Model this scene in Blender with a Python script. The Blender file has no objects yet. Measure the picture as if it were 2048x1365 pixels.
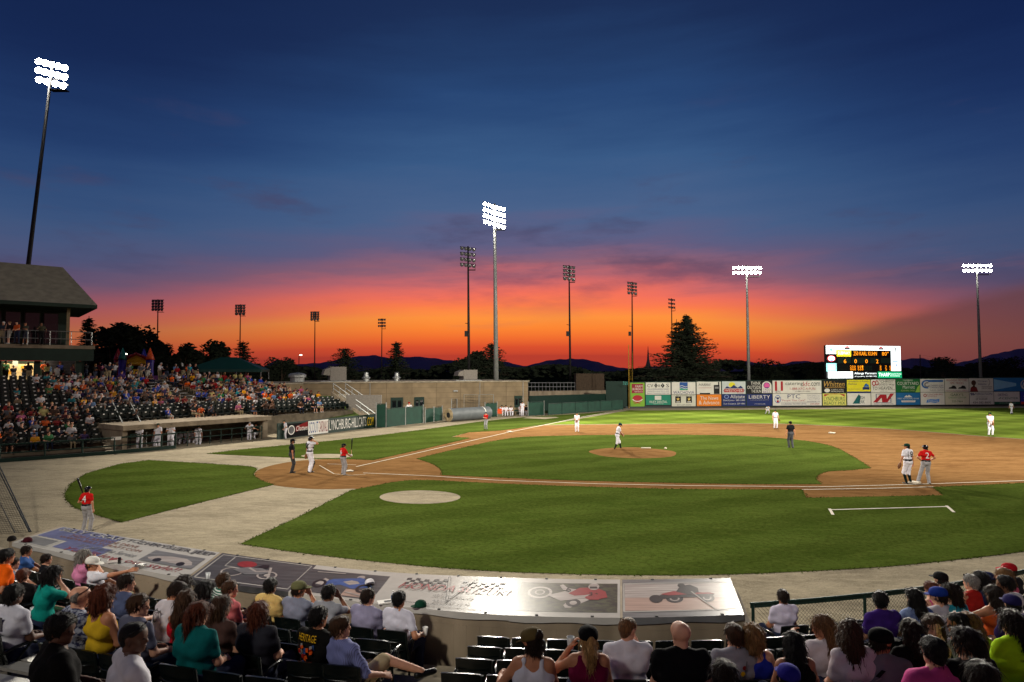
import bpy, bmesh, math, random
import numpy as np
from mathutils import Vector, Matrix
R = math.radians
rnd = random.Random(7)
scene = bpy.context.scene
COL = scene.collection

# ------------------------------------------------------------------ camera
CH, FP = 5.3, 1300.0
PITCH = math.atan((741 - 682.5) / FP)
cam_d = bpy.data.cameras.new('camera')
cam = bpy.data.objects.new('camera', cam_d)
COL.objects.link(cam)
cam.location = (0, 0, CH)
cam.rotation_euler = (math.pi / 2 + PITCH, 0, 0)
cam_d.sensor_width = 36
cam_d.lens = 36 * FP / 2048
cam_d.clip_start = 0.1
cam_d.clip_end = 9000
scene.camera = cam
CP, SP = math.cos(PITCH), math.sin(PITCH)


def ray(u, v):
    x, y = (u - 1024) / FP, (682.5 - v) / FP
    return Vector((x, CP - y * SP, SP + y * CP))


def G(u, v, z=0.0):                     # point of the horizontal plane at height z seen at (u, v)
    r = ray(u, v)
    t = (z - CH) / r.z
    return Vector((r.x * t, r.y * t, z))


def D(u, v, d):                         # point at distance d ahead seen at (u, v)
    r = ray(u, v)
    t = d / r.y
    return Vector((r.x * t, d, CH + r.z * t))


def UV(p):
    x, y, z = p[0], p[1], p[2] - CH
    dep = y * CP + z * SP
    return 1024 + FP * x / dep, 682.5 - FP * (z * CP - y * SP) / dep


# ------------------------------------------------------------------ render and colour
scene.render.engine = 'CYCLES'
scene.cycles.use_denoising = True
scene.cycles.max_bounces = 5
scene.cycles.diffuse_bounces = 2
scene.cycles.glossy_bounces = 2
scene.cycles.transparent_max_bounces = 8
scene.cycles.sample_clamp_indirect = 4
scene.cycles.caustics_reflective = False
scene.cycles.caustics_refractive = False
scene.view_settings.view_transform = 'Standard'
scene.view_settings.look = 'None'
scene.view_settings.exposure = 0
scene.view_settings.gamma = 1
scene.view_settings.use_curve_mapping = False


def s2l(c):
    c = c / 255.0
    return c / 12.92 if c <= 0.04045 else ((c + 0.055) / 1.055) ** 2.4


def C(r, g, b):
    return (s2l(r), s2l(g), s2l(b), 1.0)


# ------------------------------------------------------------------ sky after sunset
world = bpy.data.worlds.new('World')
scene.world = world
world.use_nodes = True
wn, wl = world.node_tree.nodes, world.node_tree.links
wn.clear()


def wmath(op, a, b=None, c=None, clamp=False):
    n = wn.new('ShaderNodeMath')
    n.operation = op
    n.use_clamp = clamp
    for i, x in enumerate((a, b, c)):
        if x is None:
            continue
        if isinstance(x, (int, float)):
            n.inputs[i].default_value = x
        else:
            wl.new(x, n.inputs[i])
    return n.outputs[0]


def wstep(x, lo, hi):
    n = wn.new('ShaderNodeMapRange')
    n.interpolation_type = 'SMOOTHSTEP'
    n.inputs['From Min'].default_value = lo
    n.inputs['From Max'].default_value = hi
    wl.new(x, n.inputs['Value'])
    return n.outputs['Result']


def wnoise(x, y, z, scale, detail=4, rough=.55):
    cb = wn.new('ShaderNodeCombineXYZ')
    for i, s in enumerate((x, y, z)):
        if isinstance(s, (int, float)):
            cb.inputs[i].default_value = s
        else:
            wl.new(s, cb.inputs[i])
    n = wn.new('ShaderNodeTexNoise')
    n.inputs['Scale'].default_value = scale
    n.inputs['Detail'].default_value = detail
    n.inputs['Roughness'].default_value = rough
    wl.new(cb.outputs[0], n.inputs['Vector'])
    return n.outputs[0]


def wramp(fac, stops):
    n = wn.new('ShaderNodeValToRGB')
    n.color_ramp.interpolation = 'LINEAR'
    el = n.color_ramp.elements
    while len(el) < len(stops):
        el.new(0.5)
    for e, (p, c) in zip(el, stops):
        e.position = (p / 90) ** .5
        e.color = C(*c)
    wl.new(fac, n.inputs[0])
    return n.outputs[0]


def wmix(f, a, b, mode='MIX'):
    n = wn.new('ShaderNodeMix')
    n.data_type = 'RGBA'
    n.blend_type = mode
    wl.new(f, n.inputs[0])
    for i, x in ((6, a), (7, b)):
        if isinstance(x, tuple):
            n.inputs[i].default_value = x
        else:
            wl.new(x, n.inputs[i])
    return n.outputs[2]


tc = wn.new('ShaderNodeTexCoord')
nz = wn.new('ShaderNodeVectorMath'); nz.operation = 'NORMALIZE'
wl.new(tc.outputs['Generated'], nz.inputs[0])
sx = wn.new('ShaderNodeSeparateXYZ')
wl.new(nz.outputs[0], sx.inputs[0])
az = wmath('MULTIPLY', wmath('ARCTAN2', sx.outputs[0], sx.outputs[1]), 57.2958)
el = wmath('MULTIPLY', wmath('ARCSINE', sx.outputs[2]), 57.2958)
n1 = wnoise(wmath('MULTIPLY', az, .022), wmath('MULTIPLY', wmath('ADD', el, wmath('MULTIPLY', az, -.035)), .17), 1.3, 2.4, 5, .6)
n2 = wnoise(wmath('MULTIPLY', az, .03), wmath('MULTIPLY', el, .11), 7.7, 2.0, 6, .6)
wob = wmath('MULTIPLY', wmath('SUBTRACT', n1, .5), wmath('MULTIPLY', wstep(el, 1.5, 12.), 5.5))
hump = wmath('MULTIPLY', wstep(wmath('ABSOLUTE', wmath('SUBTRACT', az, -2.)), 40., 8.), 1.3)   # the afterglow stands highest over the sunset point
spread = wmath('ADD', 1.02, wmath('MULTIPLY', wstep(wmath('ABSOLUTE', wmath('SUBTRACT', az, 4.)), 8., 40.), .28))
el2 = wmath('MAXIMUM', wmath('SUBTRACT', wmath('ADD', wmath('MULTIPLY', el, spread), wob), hump), 0.02)
t = wmath('POWER', wmath('DIVIDE', el2, 90.), .5, clamp=True)
warm = wramp(t, [(0.02, (184, 62, 46)), (.8, (218, 80, 46)), (1.6, (242, 110, 48)), (2.5, (253, 134, 52)), (3.4, (255, 148, 62)),
                 (4.4, (254, 126, 76)), (5.4, (244, 114, 92)), (6.6, (208, 106, 106)), (8., (146, 98, 116)), (10., (100, 94, 128)),
                 (13., (74, 98, 138)), (17., (57, 90, 134)), (22., (40, 70, 116)), (29., (28, 47, 86)), (45., (17, 32, 68)), (90., (9, 18, 48))])
dull = wramp(t, [(0.02, (96, 40, 42)), (1.5, (122, 54, 50)), (3., (128, 66, 64)), (4.5, (112, 70, 78)), (6., (94, 72, 92)), (8., (78, 74, 104)),
                 (11., (64, 80, 116)), (15., (52, 75, 116)), (20., (37, 61, 106)), (25., (26, 47, 92)), (30., (19, 37, 80)), (45., (13, 26, 60)), (90., (8, 16, 42))])
side = wmath('MULTIPLY', wstep(wmath('ABSOLUTE', wmath('SUBTRACT', az, 4.)), 8., 40.), wmath('ADD', .70, wmath('MULTIPLY', wstep(az, -12., 8.), .30)))
sky = wmix(side, warm, dull)
# low bank of cloud spreading from the right, its upper edge rising away from the sunset
edge = wmath('ADD', wmath('MULTIPLY', wmath('SUBTRACT', az, 23.), .21), wmath('ADD', 2.6, wmath('MULTIPLY', wmath('SUBTRACT', n2, .5), 2.)))
bank = wmath('MULTIPLY', wmath('MULTIPLY', wstep(az, 21., 29.), wstep(wmath('SUBTRACT', edge, el), -.5, .9)), .72)
sky = wmix(bank, sky, C(104, 64, 66))
# thin streaks of mauve-grey cloud
st = wmath('MULTIPLY', wstep(n2, .53, .72), wmath('MULTIPLY', wmath('MULTIPLY', wstep(el, 3.5, 9.), wstep(el, 25., 15.)), .6))
sky = wmix(st, sky, C(72, 66, 96))
st2 = wmath('MULTIPLY', wstep(n1, .55, .75), wmath('MULTIPLY', wmath('MULTIPLY', wstep(el, 2.5, 5.), wstep(el, 11., 7.)), .4))
sky = wmix(st2, sky, C(150, 92, 100))
bg = wn.new('ShaderNodeBackground')
bg.inputs[1].default_value = 1.0
wl.new(sky, bg.inputs[0])
wo = wn.new('ShaderNodeOutputWorld')
wl.new(bg.outputs[0], wo.inputs[0])
world.cycles.sampling_method = 'MANUAL'
world.cycles.sample_map_resolution = 1024


# ------------------------------------------------------------------ floodlights of the ballpark (their beams)
def flood(loc, aim, watts, cone, blend=.6, col=(1., .93, .80)):
    ld = bpy.data.lights.new('floodlight_beam', 'SPOT')
    ld.energy = watts * 1.2
    ld.spot_size = R(cone)
    ld.spot_blend = blend
    ld.shadow_soft_size = 1.2
    ld.color = col
    o = bpy.data.objects.new('floodlight_beam', ld)
    o.location = loc
    o.rotation_euler = (Vector(aim) - Vector(loc)).to_track_quat('-Z', 'Y').to_euler()
    COL.objects.link(o)
    return o


T_LEFT = D(105, 150, 58)
T_MID = D(988, 432, 80)
T_RA = D(1493, 540, 101)
T_RB = D(1953, 536, 108)
KW = 1000
flood(T_LEFT + Vector((1.5, -1.5, 0)), (6, 44, 0), 80 * KW, 74)
flood(T_MID + Vector((1.0, -1.5, 0)), (10, 44, 0), 95 * KW, 70)
flood(T_RA + Vector((0, -1.5, 0)), (9, 50, 0), 165 * KW, 56)
flood(T_RB + Vector((-1, -1.5, 0)), (18, 52, 0), 165 * KW, 58)
T_BACK = Vector((-17, -17, 30))          # the two towers of the first-base side, behind the photographer's stand
T_SIDE = Vector((48, 4, 30))
flood(T_BACK, (9, 54, 0), 98 * KW, 54, .8)
flood(T_BACK, (-25, 62, 2), 28 * KW, 40, .9)
flood(T_SIDE, (24, 72, 0), 250 * KW, 62, .7)


# ------------------------------------------------------------------ materials
MATS = {}


def M(name, col, rough=.75, var=.18, scale=6., bump=0., bscale=None, metal=0., emit=None, estr=1., coord='Object', stretch=None, col2=None, detail=3, spec=.3, sharp=None, coat=0.):
    if name in MATS:
        return MATS[name]
    m = bpy.data.materials.new(name)
    MATS[name] = m
    m.use_nodes = True
    nt = m.node_tree
    n, l = nt.nodes, nt.links
    b = n['Principled BSDF']
    c = C(*col)
    b.inputs['Roughness'].default_value = rough
    b.inputs['Metallic'].default_value = metal
    b.inputs['Specular IOR Level'].default_value = spec
    b.inputs['Coat Weight'].default_value = coat
    tcn = n.new('ShaderNodeTexCoord')
    vec = tcn.outputs[coord]
    if stretch:
        mp = n.new('ShaderNodeMapping')
        mp.inputs['Scale'].default_value = stretch
        l.new(vec, mp.inputs[0])
        vec = mp.outputs[0]
    no = n.new('ShaderNodeTexNoise')
    no.inputs['Scale'].default_value = scale
    no.inputs['Detail'].default_value = detail
    l.new(vec, no.inputs['Vector'])
    rp = n.new('ShaderNodeValToRGB')
    lo, hi = (.3, .7) if sharp is None else (.5 - sharp, .5 + sharp)
    rp.color_ramp.elements[0].position = lo
    rp.color_ramp.elements[1].position = hi
    if col2:
        c2 = C(*col2)
        rp.color_ramp.elements[0].color = c
        rp.color_ramp.elements[1].color = c2
    else:
        rp.color_ramp.elements[0].color = tuple(x * (1 - var) for x in c[:3]) + (1,)
        rp.color_ramp.elements[1].color = tuple(min(1, x * (1 + var)) for x in c[:3]) + (1,)
    l.new(no.outputs[0], rp.inputs[0])
    l.new(rp.outputs[0], b.inputs['Base Color'])
    if bump:
        bn = n.new('ShaderNodeTexNoise')
        bn.inputs['Scale'].default_value = bscale or scale * 4
        bn.inputs['Detail'].default_value = 4
        l.new(vec, bn.inputs['Vector'])
        bp = n.new('ShaderNodeBump')
        bp.inputs['Strength'].default_value = bump
        bp.inputs['Distance'].default_value = .02
        l.new(bn.outputs[0], bp.inputs['Height'])
        l.new(bp.outputs[0], b.inputs['Normal'])
    if emit:
        b.inputs['Emission Color'].default_value = C(*emit)
        b.inputs['Emission Strength'].default_value = estr
    return m


def ground_mat(name, base, layers, rough=.9, bump=.3, bscale=30., stripes=None):
    """base colour plus noise layers (colour, scale, lo, hi, strength, stretch) laid over it"""
    m = bpy.data.materials.new(name)
    MATS[name] = m
    m.use_nodes = True
    n, l = m.node_tree.nodes, m.node_tree.links
    b = n['Principled BSDF']
    b.inputs['Roughness'].default_value = rough
    b.inputs['Specular IOR Level'].default_value = 0.
    tcn = n.new('ShaderNodeTexCoord')
    cur = None
    for (col, scale, lo, hi, stg, stre) in layers:
        mp = n.new('ShaderNodeMapping')
        mp.inputs['Scale'].default_value = stre or (1, 1, 1)
        mp.inputs['Rotation'].default_value = (0, 0, .5)
        l.new(tcn.outputs['Object'], mp.inputs[0])
        no = n.new('ShaderNodeTexNoise')
        no.inputs['Scale'].default_value = scale
        no.inputs['Detail'].default_value = 5
        no.inputs['Roughness'].default_value = .6
        l.new(mp.outputs[0], no.inputs['Vector'])
        mr = n.new('ShaderNodeMapRange')
        mr.inputs['From Min'].default_value = lo
        mr.inputs['From Max'].default_value = hi
        mr.inputs['To Max'].default_value = stg
        l.new(no.outputs[0], mr.inputs[0])
        mx = n.new('ShaderNodeMix')
        mx.data_type = 'RGBA'
        l.new(mr.outputs[0], mx.inputs[0])
        if cur is None:
            mx.inputs[6].default_value = C(*base)
        else:
            l.new(cur, mx.inputs[6])
        mx.inputs[7].default_value = C(*col)
        cur = mx.outputs[2]
    for (ang, width, amt) in (stripes or []):
        mp = n.new('ShaderNodeMapping')
        mp.inputs['Rotation'].default_value = (0, 0, R(ang))
        l.new(tcn.outputs['Object'], mp.inputs[0])
        wv = n.new('ShaderNodeTexWave')
        wv.inputs['Scale'].default_value = .314 / width
        wv.inputs['Distortion'].default_value = 1.2
        wv.inputs['Detail'].default_value = 2
        wv.inputs['Detail Scale'].default_value = .6
        l.new(mp.outputs[0], wv.inputs['Vector'])
        mr = n.new('ShaderNodeMapRange')
        mr.inputs['From Min'].default_value = .3
        mr.inputs['From Max'].default_value = .7
        mr.inputs['To Min'].default_value = 1 - amt
        mr.inputs['To Max'].default_value = 1 + amt
        l.new(wv.outputs['Fac'], mr.inputs[0])
        mx = n.new('ShaderNodeVectorMath')
        mx.operation = 'SCALE'
        l.new(cur, mx.inputs[0])
        l.new(mr.outputs[0], mx.inputs['Scale'])
        cur = mx.outputs[0]
    l.new(cur, b.inputs['Base Color'])
    bn = n.new('ShaderNodeTexNoise')
    bn.inputs['Scale'].default_value = bscale
    bn.inputs['Detail'].default_value = 5
    l.new(tcn.outputs['Object'], bn.inputs['Vector'])
    bp = n.new('ShaderNodeBump')
    bp.inputs['Strength'].default_value = bump
    bp.inputs['Distance'].default_value = .03
    l.new(bn.outputs[0], bp.inputs['Height'])
    l.new(bp.outputs[0], b.inputs['Normal'])
    return m


def tint_mat(name, rough=.85):           # cloth whose colour is the object's own colour, mottled by noise
    m = bpy.data.materials.new(name)
    MATS[name] = m
    m.use_nodes = True
    n, l = m.node_tree.nodes, m.node_tree.links
    b = n['Principled BSDF']
    b.inputs['Roughness'].default_value = rough
    oi = n.new('ShaderNodeObjectInfo')
    no = n.new('ShaderNodeTexNoise')
    no.inputs['Scale'].default_value = 5
    tcn = n.new('ShaderNodeTexCoord')
    l.new(tcn.outputs['Object'], no.inputs['Vector'])
    mr = n.new('ShaderNodeMapRange')
    mr.inputs['To Min'].default_value = .5
    mr.inputs['To Max'].default_value = .9
    l.new(no.outputs[0], mr.inputs[0])
    vm = n.new('ShaderNodeVectorMath')
    vm.operation = 'SCALE'
    l.new(oi.outputs['Color'], vm.inputs[0])
    l.new(mr.outputs[0], vm.inputs['Scale'])
    l.new(vm.outputs[0], b.inputs['Base Color'])
    return m


# ------------------------------------------------------------------ mesh helpers
def tag(o, label=None, cat=None, group=None, kind=None):
    if label: o['label'] = label
    if cat: o['category'] = cat
    if group: o['group'] = group
    if kind: o['kind'] = kind
    return o


def root_at(name, loc, rz=0., label=None, cat=None, group=None):
    o = bpy.data.objects.new(name, None)
    o.empty_display_size = .2
    o.location = loc
    o.rotation_euler = (0, 0, rz)
    COL.objects.link(o)
    return tag(o, label, cat, group)


def local_matrix(o):
    m = Matrix.Translation(o.location) @ o.rotation_euler.to_matrix().to_4x4()
    return (local_matrix(o.parent) @ m) if o.parent else m


def link_mesh(name, me, parent=None, loc=None, rz=0.):
    o = bpy.data.objects.new(name, me)
    COL.objects.link(o)
    if parent: o.parent = parent
    if loc is not None: o.location = loc
    o.rotation_euler = (0, 0, rz)
    return o


class MB:
    def __init__(self):
        self.v, self.f, self.mi = [], [], []
        self.cur = 0

    def add(self, vs, fs):
        b = len(self.v)
        self.v += [tuple(x) for x in vs]
        self.f += [tuple(i + b for i in f) for f in fs]
        self.mi += [self.cur] * len(fs)
        return self

    def box(self, c, s, rz=0., mat=None):
        hx, hy, hz = s[0] / 2, s[1] / 2, s[2] / 2
        co, si = math.cos(rz), math.sin(rz)
        vs = []
        for z in (-hz, hz):
            for x, y in ((-hx, -hy), (hx, -hy), (hx, hy), (-hx, hy)):
                p = Vector((x * co - y * si, x * si + y * co, z))
                if mat is not None: p = mat @ p
                vs.append(p + Vector(c))
        return self.add(vs, [(3, 2, 1, 0), (4, 5, 6, 7), (0, 1, 5, 4), (1, 2, 6, 5), (2, 3, 7, 6), (3, 0, 4, 7)])

    def prism(self, pts, z0, z1):        # plan polygon extruded upward
        n = len(pts)
        vs = [(p[0], p[1], z0) for p in pts] + [(p[0], p[1], z1) for p in pts]
        return self.add(vs, [tuple(range(n - 1, -1, -1)), tuple(range(n, 2 * n))] + [(i, (i + 1) % n, n + (i + 1) % n, n + i) for i in range(n)])

    def wall(self, a, b, t, z0, z1, z0b=None, z1b=None):   # upright slab between two plan points
        a, b = Vector((a[0], a[1])), Vector((b[0], b[1]))
        d = (b - a).normalized()
        nn = Vector((-d.y, d.x)) * t / 2
        z0b = z0 if z0b is None else z0b
        z1b = z1 if z1b is None else z1b
        q = [a - nn, b - nn, b + nn, a + nn]
        zl, zh = (z0, z0b, z0b, z0), (z1, z1b, z1b, z1)
        vs = [(p.x, p.y, z) for p, z in zip(q, zl)] + [(p.x, p.y, z) for p, z in zip(q, zh)]
        return self.add(vs, [(3, 2, 1, 0), (4, 5, 6, 7), (0, 1, 5, 4), (1, 2, 6, 5), (2, 3, 7, 6), (3, 0, 4, 7)])

    def tube(self, pts, rad, n=6, caps=True):
        pts = [Vector(p) for p in pts]
        rads = rad if isinstance(rad, (list, tuple)) else [rad] * len(pts)
        vs, fs = [], []
        for i, p in enumerate(pts):
            d = (pts[min(i + 1, len(pts) - 1)] - pts[max(i - 1, 0)]).normalized()
            a = Vector((0, 0, 1)) if abs(d.z) < .9 else Vector((1, 0, 0))
            x = d.cross(a).normalized()
            y = d.cross(x)
            for k in range(n):
                an = 2 * math.pi * k / n
                vs.append(p + (x * math.cos(an) + y * math.sin(an)) * rads[i])
        for i in range(len(pts) - 1):
            for k in range(n):
                k2 = (k + 1) % n
                fs.append((i * n + k, i * n + k2, (i + 1) * n + k2, (i + 1) * n + k))
        if caps:
            fs.append(tuple(range(n - 1, -1, -1)))
            fs.append(tuple(range((len(pts) - 1) * n, len(pts) * n)))
        return self.add(vs, fs)

    def lathe(self, prof, n=12, c=(0, 0, 0), sx=1., sy=1., mat=None):
        vs, fs = [], []
        for r, z in prof:
            for k in range(n):
                an = 2 * math.pi * k / n
                p = Vector((r * math.cos(an) * sx, r * math.sin(an) * sy, z))
                if mat is not None: p = mat @ p
                vs.append(p + Vector(c))
        for i in range(len(prof) - 1):
            for k in range(n):
                k2 = (k + 1) % n
                fs.append((i * n + k, i * n + k2, (i + 1) * n + k2, (i + 1) * n + k))
        fs.append(tuple(range(n - 1, -1, -1)))
        fs.append(tuple(range((len(prof) - 1) * n, len(prof) * n)))
        return self.add(vs, fs)

    def quad(self, a, b, c, d):
        return self.add([a, b, c, d], [(0, 1, 2, 3)])

    def mesh(self, name, mats, smooth=False):
        me = bpy.data.meshes.new(name)
        me.from_pydata(self.v, [], self.f)
        for m in (mats if isinstance(mats, (list, tuple)) else [mats]):
            me.materials.append(m)
        if self.mi and max(self.mi) > 0:
            me.polygons.foreach_set('material_index', self.mi)
        if smooth:
            me.polygons.foreach_set('use_smooth', [True] * len(me.polygons))
        me.update()
        return me

    def build(self, name, mats, parent=None, world=False, smooth=False, loc=None, rz=0.):
        if world and parent is not None:
            mi = local_matrix(parent).inverted()
            self.v = [tuple(mi @ Vector(p)) for p in self.v]
        return link_mesh(name, self.mesh(name, mats, smooth), parent, loc, rz)


def build_at(mb, name, mats, loc, label=None, cat=None, group=None, smooth=False):   # world-space mesh re-based on its own spot
    mb.v = [(p[0] - loc[0], p[1] - loc[1], p[2] - loc[2]) for p in mb.v]
    o = mb.build(name, mats, smooth=smooth)
    o.location = loc
    return tag(o, label, cat, group)


def copy_tree(o, parent=None):
    c = o.copy()
    COL.objects.link(c)
    if parent: c.parent = parent
    for ch in o.children:
        copy_tree(ch, c)
    return c


def catmull(pts, per=8):
    P = [Vector(p) for p in pts]
    out = []
    for i in range(len(P) - 1):
        p0, p1, p2, p3 = P[max(i - 1, 0)], P[i], P[i + 1], P[min(i + 2, len(P) - 1)]
        for k in range(per):
            t = k / per
            out.append(.5 * ((2 * p1) + (p2 - p0) * t + (2 * p0 - 5 * p1 + 4 * p2 - p3) * t * t + (3 * p1 - p0 - 3 * p2 + p3) * t ** 3))
    out.append(P[-1])
    return out


TXT = {}


def text_geo(s, shear=0.):
    key = (s, shear)
    if key not in TXT:
        cu = bpy.data.curves.new('lettering', 'FONT')
        cu.body = s
        cu.resolution_u = 2
        cu.shear = shear
        cu.align_x = 'LEFT'
        o = bpy.data.objects.new('lettering', cu)
        COL.objects.link(o)
        dg = bpy.context.evaluated_depsgraph_get()
        me = bpy.data.meshes.new_from_object(o.evaluated_get(dg))
        vs = [(v.co.x, v.co.y) for v in me.vertices]
        fs = [tuple(p.vertices) for p in me.polygons]
        bpy.data.objects.remove(o)
        bpy.data.meshes.remove(me)
        bpy.data.curves.remove(cu)
        xs, ys = [v[0] for v in vs], [v[1] for v in vs]
        x0, x1, y0, y1 = min(xs), max(xs), min(ys), max(ys)
        TXT[key] = ([((x - x0) / (x1 - x0), (y - y0) / (y1 - y0)) for x, y in vs], fs)
    return TXT[key]


class Print:
    """flat print laid on a surface; fn(x, y, lift) places a point of the unit print field"""
    def __init__(self, root, fn, step=.0007):
        self.root, self.fn, self.step, self.k = root, fn, step, 0

    def put(self, name, pts, faces, mat):
        self.k += 1
        mb = MB().add([self.fn(x, y, self.step * (1 + self.k)) for x, y in pts], faces)
        return mb.build(name, mat, self.root)

    def rect(self, x0, y0, x1, y1, mat, name='print_field', nx=1):
        pts, fs = [], []
        for i in range(nx + 1):
            x = x0 + (x1 - x0) * i / nx
            pts += [(x, y0), (x, y1)]
            if i: fs.append((2 * i - 2, 2 * i, 2 * i + 1, 2 * i - 1))
        return self.put(name, pts, fs, mat)

    def poly(self, pts, mat, name='emblem'):
        return self.put(name, pts, [tuple(range(len(pts)))], mat)

    def disc(self, cx, cy, rx, ry, mat, name='emblem', n=18):
        return self.poly([(cx + rx * math.cos(2 * math.pi * k / n), cy + ry * math.sin(2 * math.pi * k / n)) for k in range(n)], mat, name)

    def ring(self, cx, cy, rx, ry, w, mat, name='emblem', n=22, a0=0., a1=360., ax=1.):
        pts, fs = [], []
        for k in range(n + 1):
            a = R(a0 + (a1 - a0) * k / n)
            pts += [(cx + rx * math.cos(a), cy + ry * math.sin(a)), (cx + rx * (1 - w) * math.cos(a), cy + ry * (1 - w) * math.sin(a))]
            if k: fs.append((2 * k - 2, 2 * k, 2 * k + 1, 2 * k - 1))
        return self.put(name, pts, fs, mat)

    def line(self, pts, w, mat, name='printed_line', asp=1.):
        vs, fs = [], []
        for i, p in enumerate(pts):
            a, b = pts[max(i - 1, 0)], pts[min(i + 1, len(pts) - 1)]
            dx, dy = (b[0] - a[0]) * asp, b[1] - a[1]
            L = math.hypot(dx, dy) or 1
            nx, ny = -dy / L * w / asp, dx / L * w
            vs += [(p[0] + nx, p[1] + ny), (p[0] - nx, p[1] - ny)]
            if i: fs.append((2 * i - 2, 2 * i - 1, 2 * i + 1, 2 * i))
        return self.put(name, vs, fs, mat)

    def text(self, s, x0, y0, x1, y1, mat, shear=0., name='lettering'):
        vs, fs = text_geo(s, shear)
        return self.put(name, [(x0 + a * (x1 - x0), y0 + b * (y1 - y0)) for a, b in vs], fs, mat)
# ================================================================== setting: ground, field
m_ground = ground_mat('dark_meadow', (36, 50, 28), [((60, 70, 40), .05, .4, .7, .6, None)])
m_track = ground_mat('crushed_gravel', (146, 136, 116), [((102, 94, 80), .35, .42, .72, .8, (1, 2.2, 1)), ((176, 164, 140), 1.6, .45, .75, .55, (1, 2.5, 1)), ((74, 66, 52), 6., .5, .8, .55, (1, 2, 1)), ((190, 180, 158), 26., .5, .75, .5, None)], bump=.6, bscale=14)
m_dirt = ground_mat('infield_clay', (116, 86, 54), [((86, 58, 34), .32, .42, .7, .75, (.6, 2.6, 1)), ((142, 108, 70), 1.1, .45, .75, .6, (.7, 2.5, 1)), ((74, 48, 26), 2.6, .5, .75, .7, (.7, 3, 1)), ((150, 112, 70), 22., .5, .8, .35, None)], bump=.45, bscale=9)
m_lawn = ground_mat('mown_grass', (68, 82, 32), [((48, 64, 20), .3, .4, .7, .75, (1, 2, 1)), ((92, 100, 44), 1.2, .52, .8, .55, (1, 2.2, 1)), ((42, 52, 18), 7., .42, .72, .8, None), ((100, 106, 52), 42., .5, .75, .45, None)], bump=.45, bscale=26, stripes=[(62, 3.2, .09)])
m_outfield = ground_mat('mown_outfield_grass', (98, 114, 44), [((76, 96, 32), .12, .4, .7, .7, None), ((126, 134, 62), .5, .5, .8, .5, None), ((66, 84, 28), 5., .45, .75, .45, None)], bump=.5, bscale=16, stripes=[(58, 5.0, .16), (-34, 5.0, .10)])
m_chalk = M('chalk', (192, 184, 166), rough=.95, var=.12, scale=3, bump=.2)


def sheet(name, pts, z, mat, label=None, kind='structure', step=None):
    # flat plan polygon, filled
    bm = bmesh.new()
    vs = [bm.verts.new((p[0], p[1], 0)) for p in pts]
    es = [bm.edges.new((vs[i], vs[(i + 1) % len(vs)])) for i in range(len(vs))]
    bmesh.ops.triangle_fill(bm, use_beauty=True, use_dissolve=False, edges=es)
    for f in bm.faces:
        if f.normal.z < 0: f.normal_flip()
    me = bpy.data.meshes.new(name)
    bm.to_mesh(me)
    bm.free()
    me.materials.append(mat)
    o = link_mesh(name, me, loc=(0, 0, z))
    if label: o['label'] = label
    o['kind'] = kind
    return o


def gpix(pts, curve=None):
    w = [G(u, v) for u, v in pts]
    if curve:
        w = [w0 for w0 in catmull(w + [w[0]], curve)][:-1]
    return w


sheet('ground', [(-3000, -400), (3000, -400), (4500, 6000), (-4500, 6000)], -.06, m_ground, 'dark open ground reaching to the hills')
WA, WB = G(1258, 817), G(2048, 812)
WD = (WB - WA).normalized()
WEND = WA + WD * 105
sheet('warning_track', [(-75, -6), (60, -6), (90, 60), WEND + Vector((2, 1, 0)), WA + Vector((0, 1.0, 0)), G(1060, 829), (-3, 92), (-60, 60)], 0, m_track, 'pale crushed gravel warning track round the playing field')


def smooth_run(pts, per=6):
    return [p for p in catmull([G(u, v) for u, v in pts], per)]


# clay: home circle, base lines, infield skin
circ = [(745, 920), (690, 919), (640, 919), (590, 923), (545, 931), (516, 941), (509, 952), (522, 962), (548, 971), (600, 977), (650, 979), (706, 978)]
dirt = smooth_run(circ) + [G(900, 990), G(1300, 1000), G(1604, 1000), G(1612, 996), G(1890, 992), G(2200, 992), G(2400, 985), G(2400, 905)] + \
    smooth_run([(2200, 893), (2100, 883), (1950, 872), (1800, 860), (1660, 852), (1540, 848), (1400, 848), (1250, 849), (1090, 851)]) + \
    [G(1000, 861), G(938, 865), G(900, 876), G(880, 890)]
sheet('infield_dirt', dirt, .004, m_dirt, 'tan clay of the infield, base lines and home plate circle')
lawn_home = [G(u, v) for u, v in ((130, 987), (141, 969), (171, 948), (242, 928), (298, 921), (400, 927), (496, 933), (511, 936))] + smooth_run([(514, 940), (508, 950), (519, 960), (548, 970)]) + [G(u, v) for u, v in ((400, 1006), (242, 1046), (150, 1017), (131, 1000))]
sheet('home_lawn', lawn_home, .012, m_lawn, 'small green lawn panel behind home plate')
lawn_third = smooth_run([(414, 908), (480, 900), (560, 892), (700, 878), (860, 858), (959, 844), (1060, 834), (1160, 828), (1235, 822)], 4) + [G(1252, 818.5), G(1085, 850.5), G(1003, 861.5), G(936, 865.5), G(903, 874.5), G(941, 876.5), G(850, 898)] + smooth_run([(745, 921), (700, 919), (640, 918.5), (560, 915), (470, 911), (414, 908)], 4)[:-1]
sheet('third_base_lawn', lawn_third, .012, m_lawn, 'green foul territory lawn along the third base line')
inf = smooth_run([(833, 918), (900, 902), (1000, 880.5), (1070, 873.5), (1250, 870.5), (1450, 871.5), (1580, 879), (1660, 892), (1712, 918), (1742, 937)], 5) + smooth_run([(1700, 941), (1655, 944), (1637, 951), (1633, 959), (1644, 969)], 4) + smooth_run([(1500, 969), (1374, 967), (1200, 963), (1050, 958), (884, 951)], 3) + smooth_run([(884, 944), (876, 935), (858, 926), (833, 918)], 4)[1:-1]
sheet('infield_lawn', inf, .012, m_lawn, 'bright mown infield grass between the bases')
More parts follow.
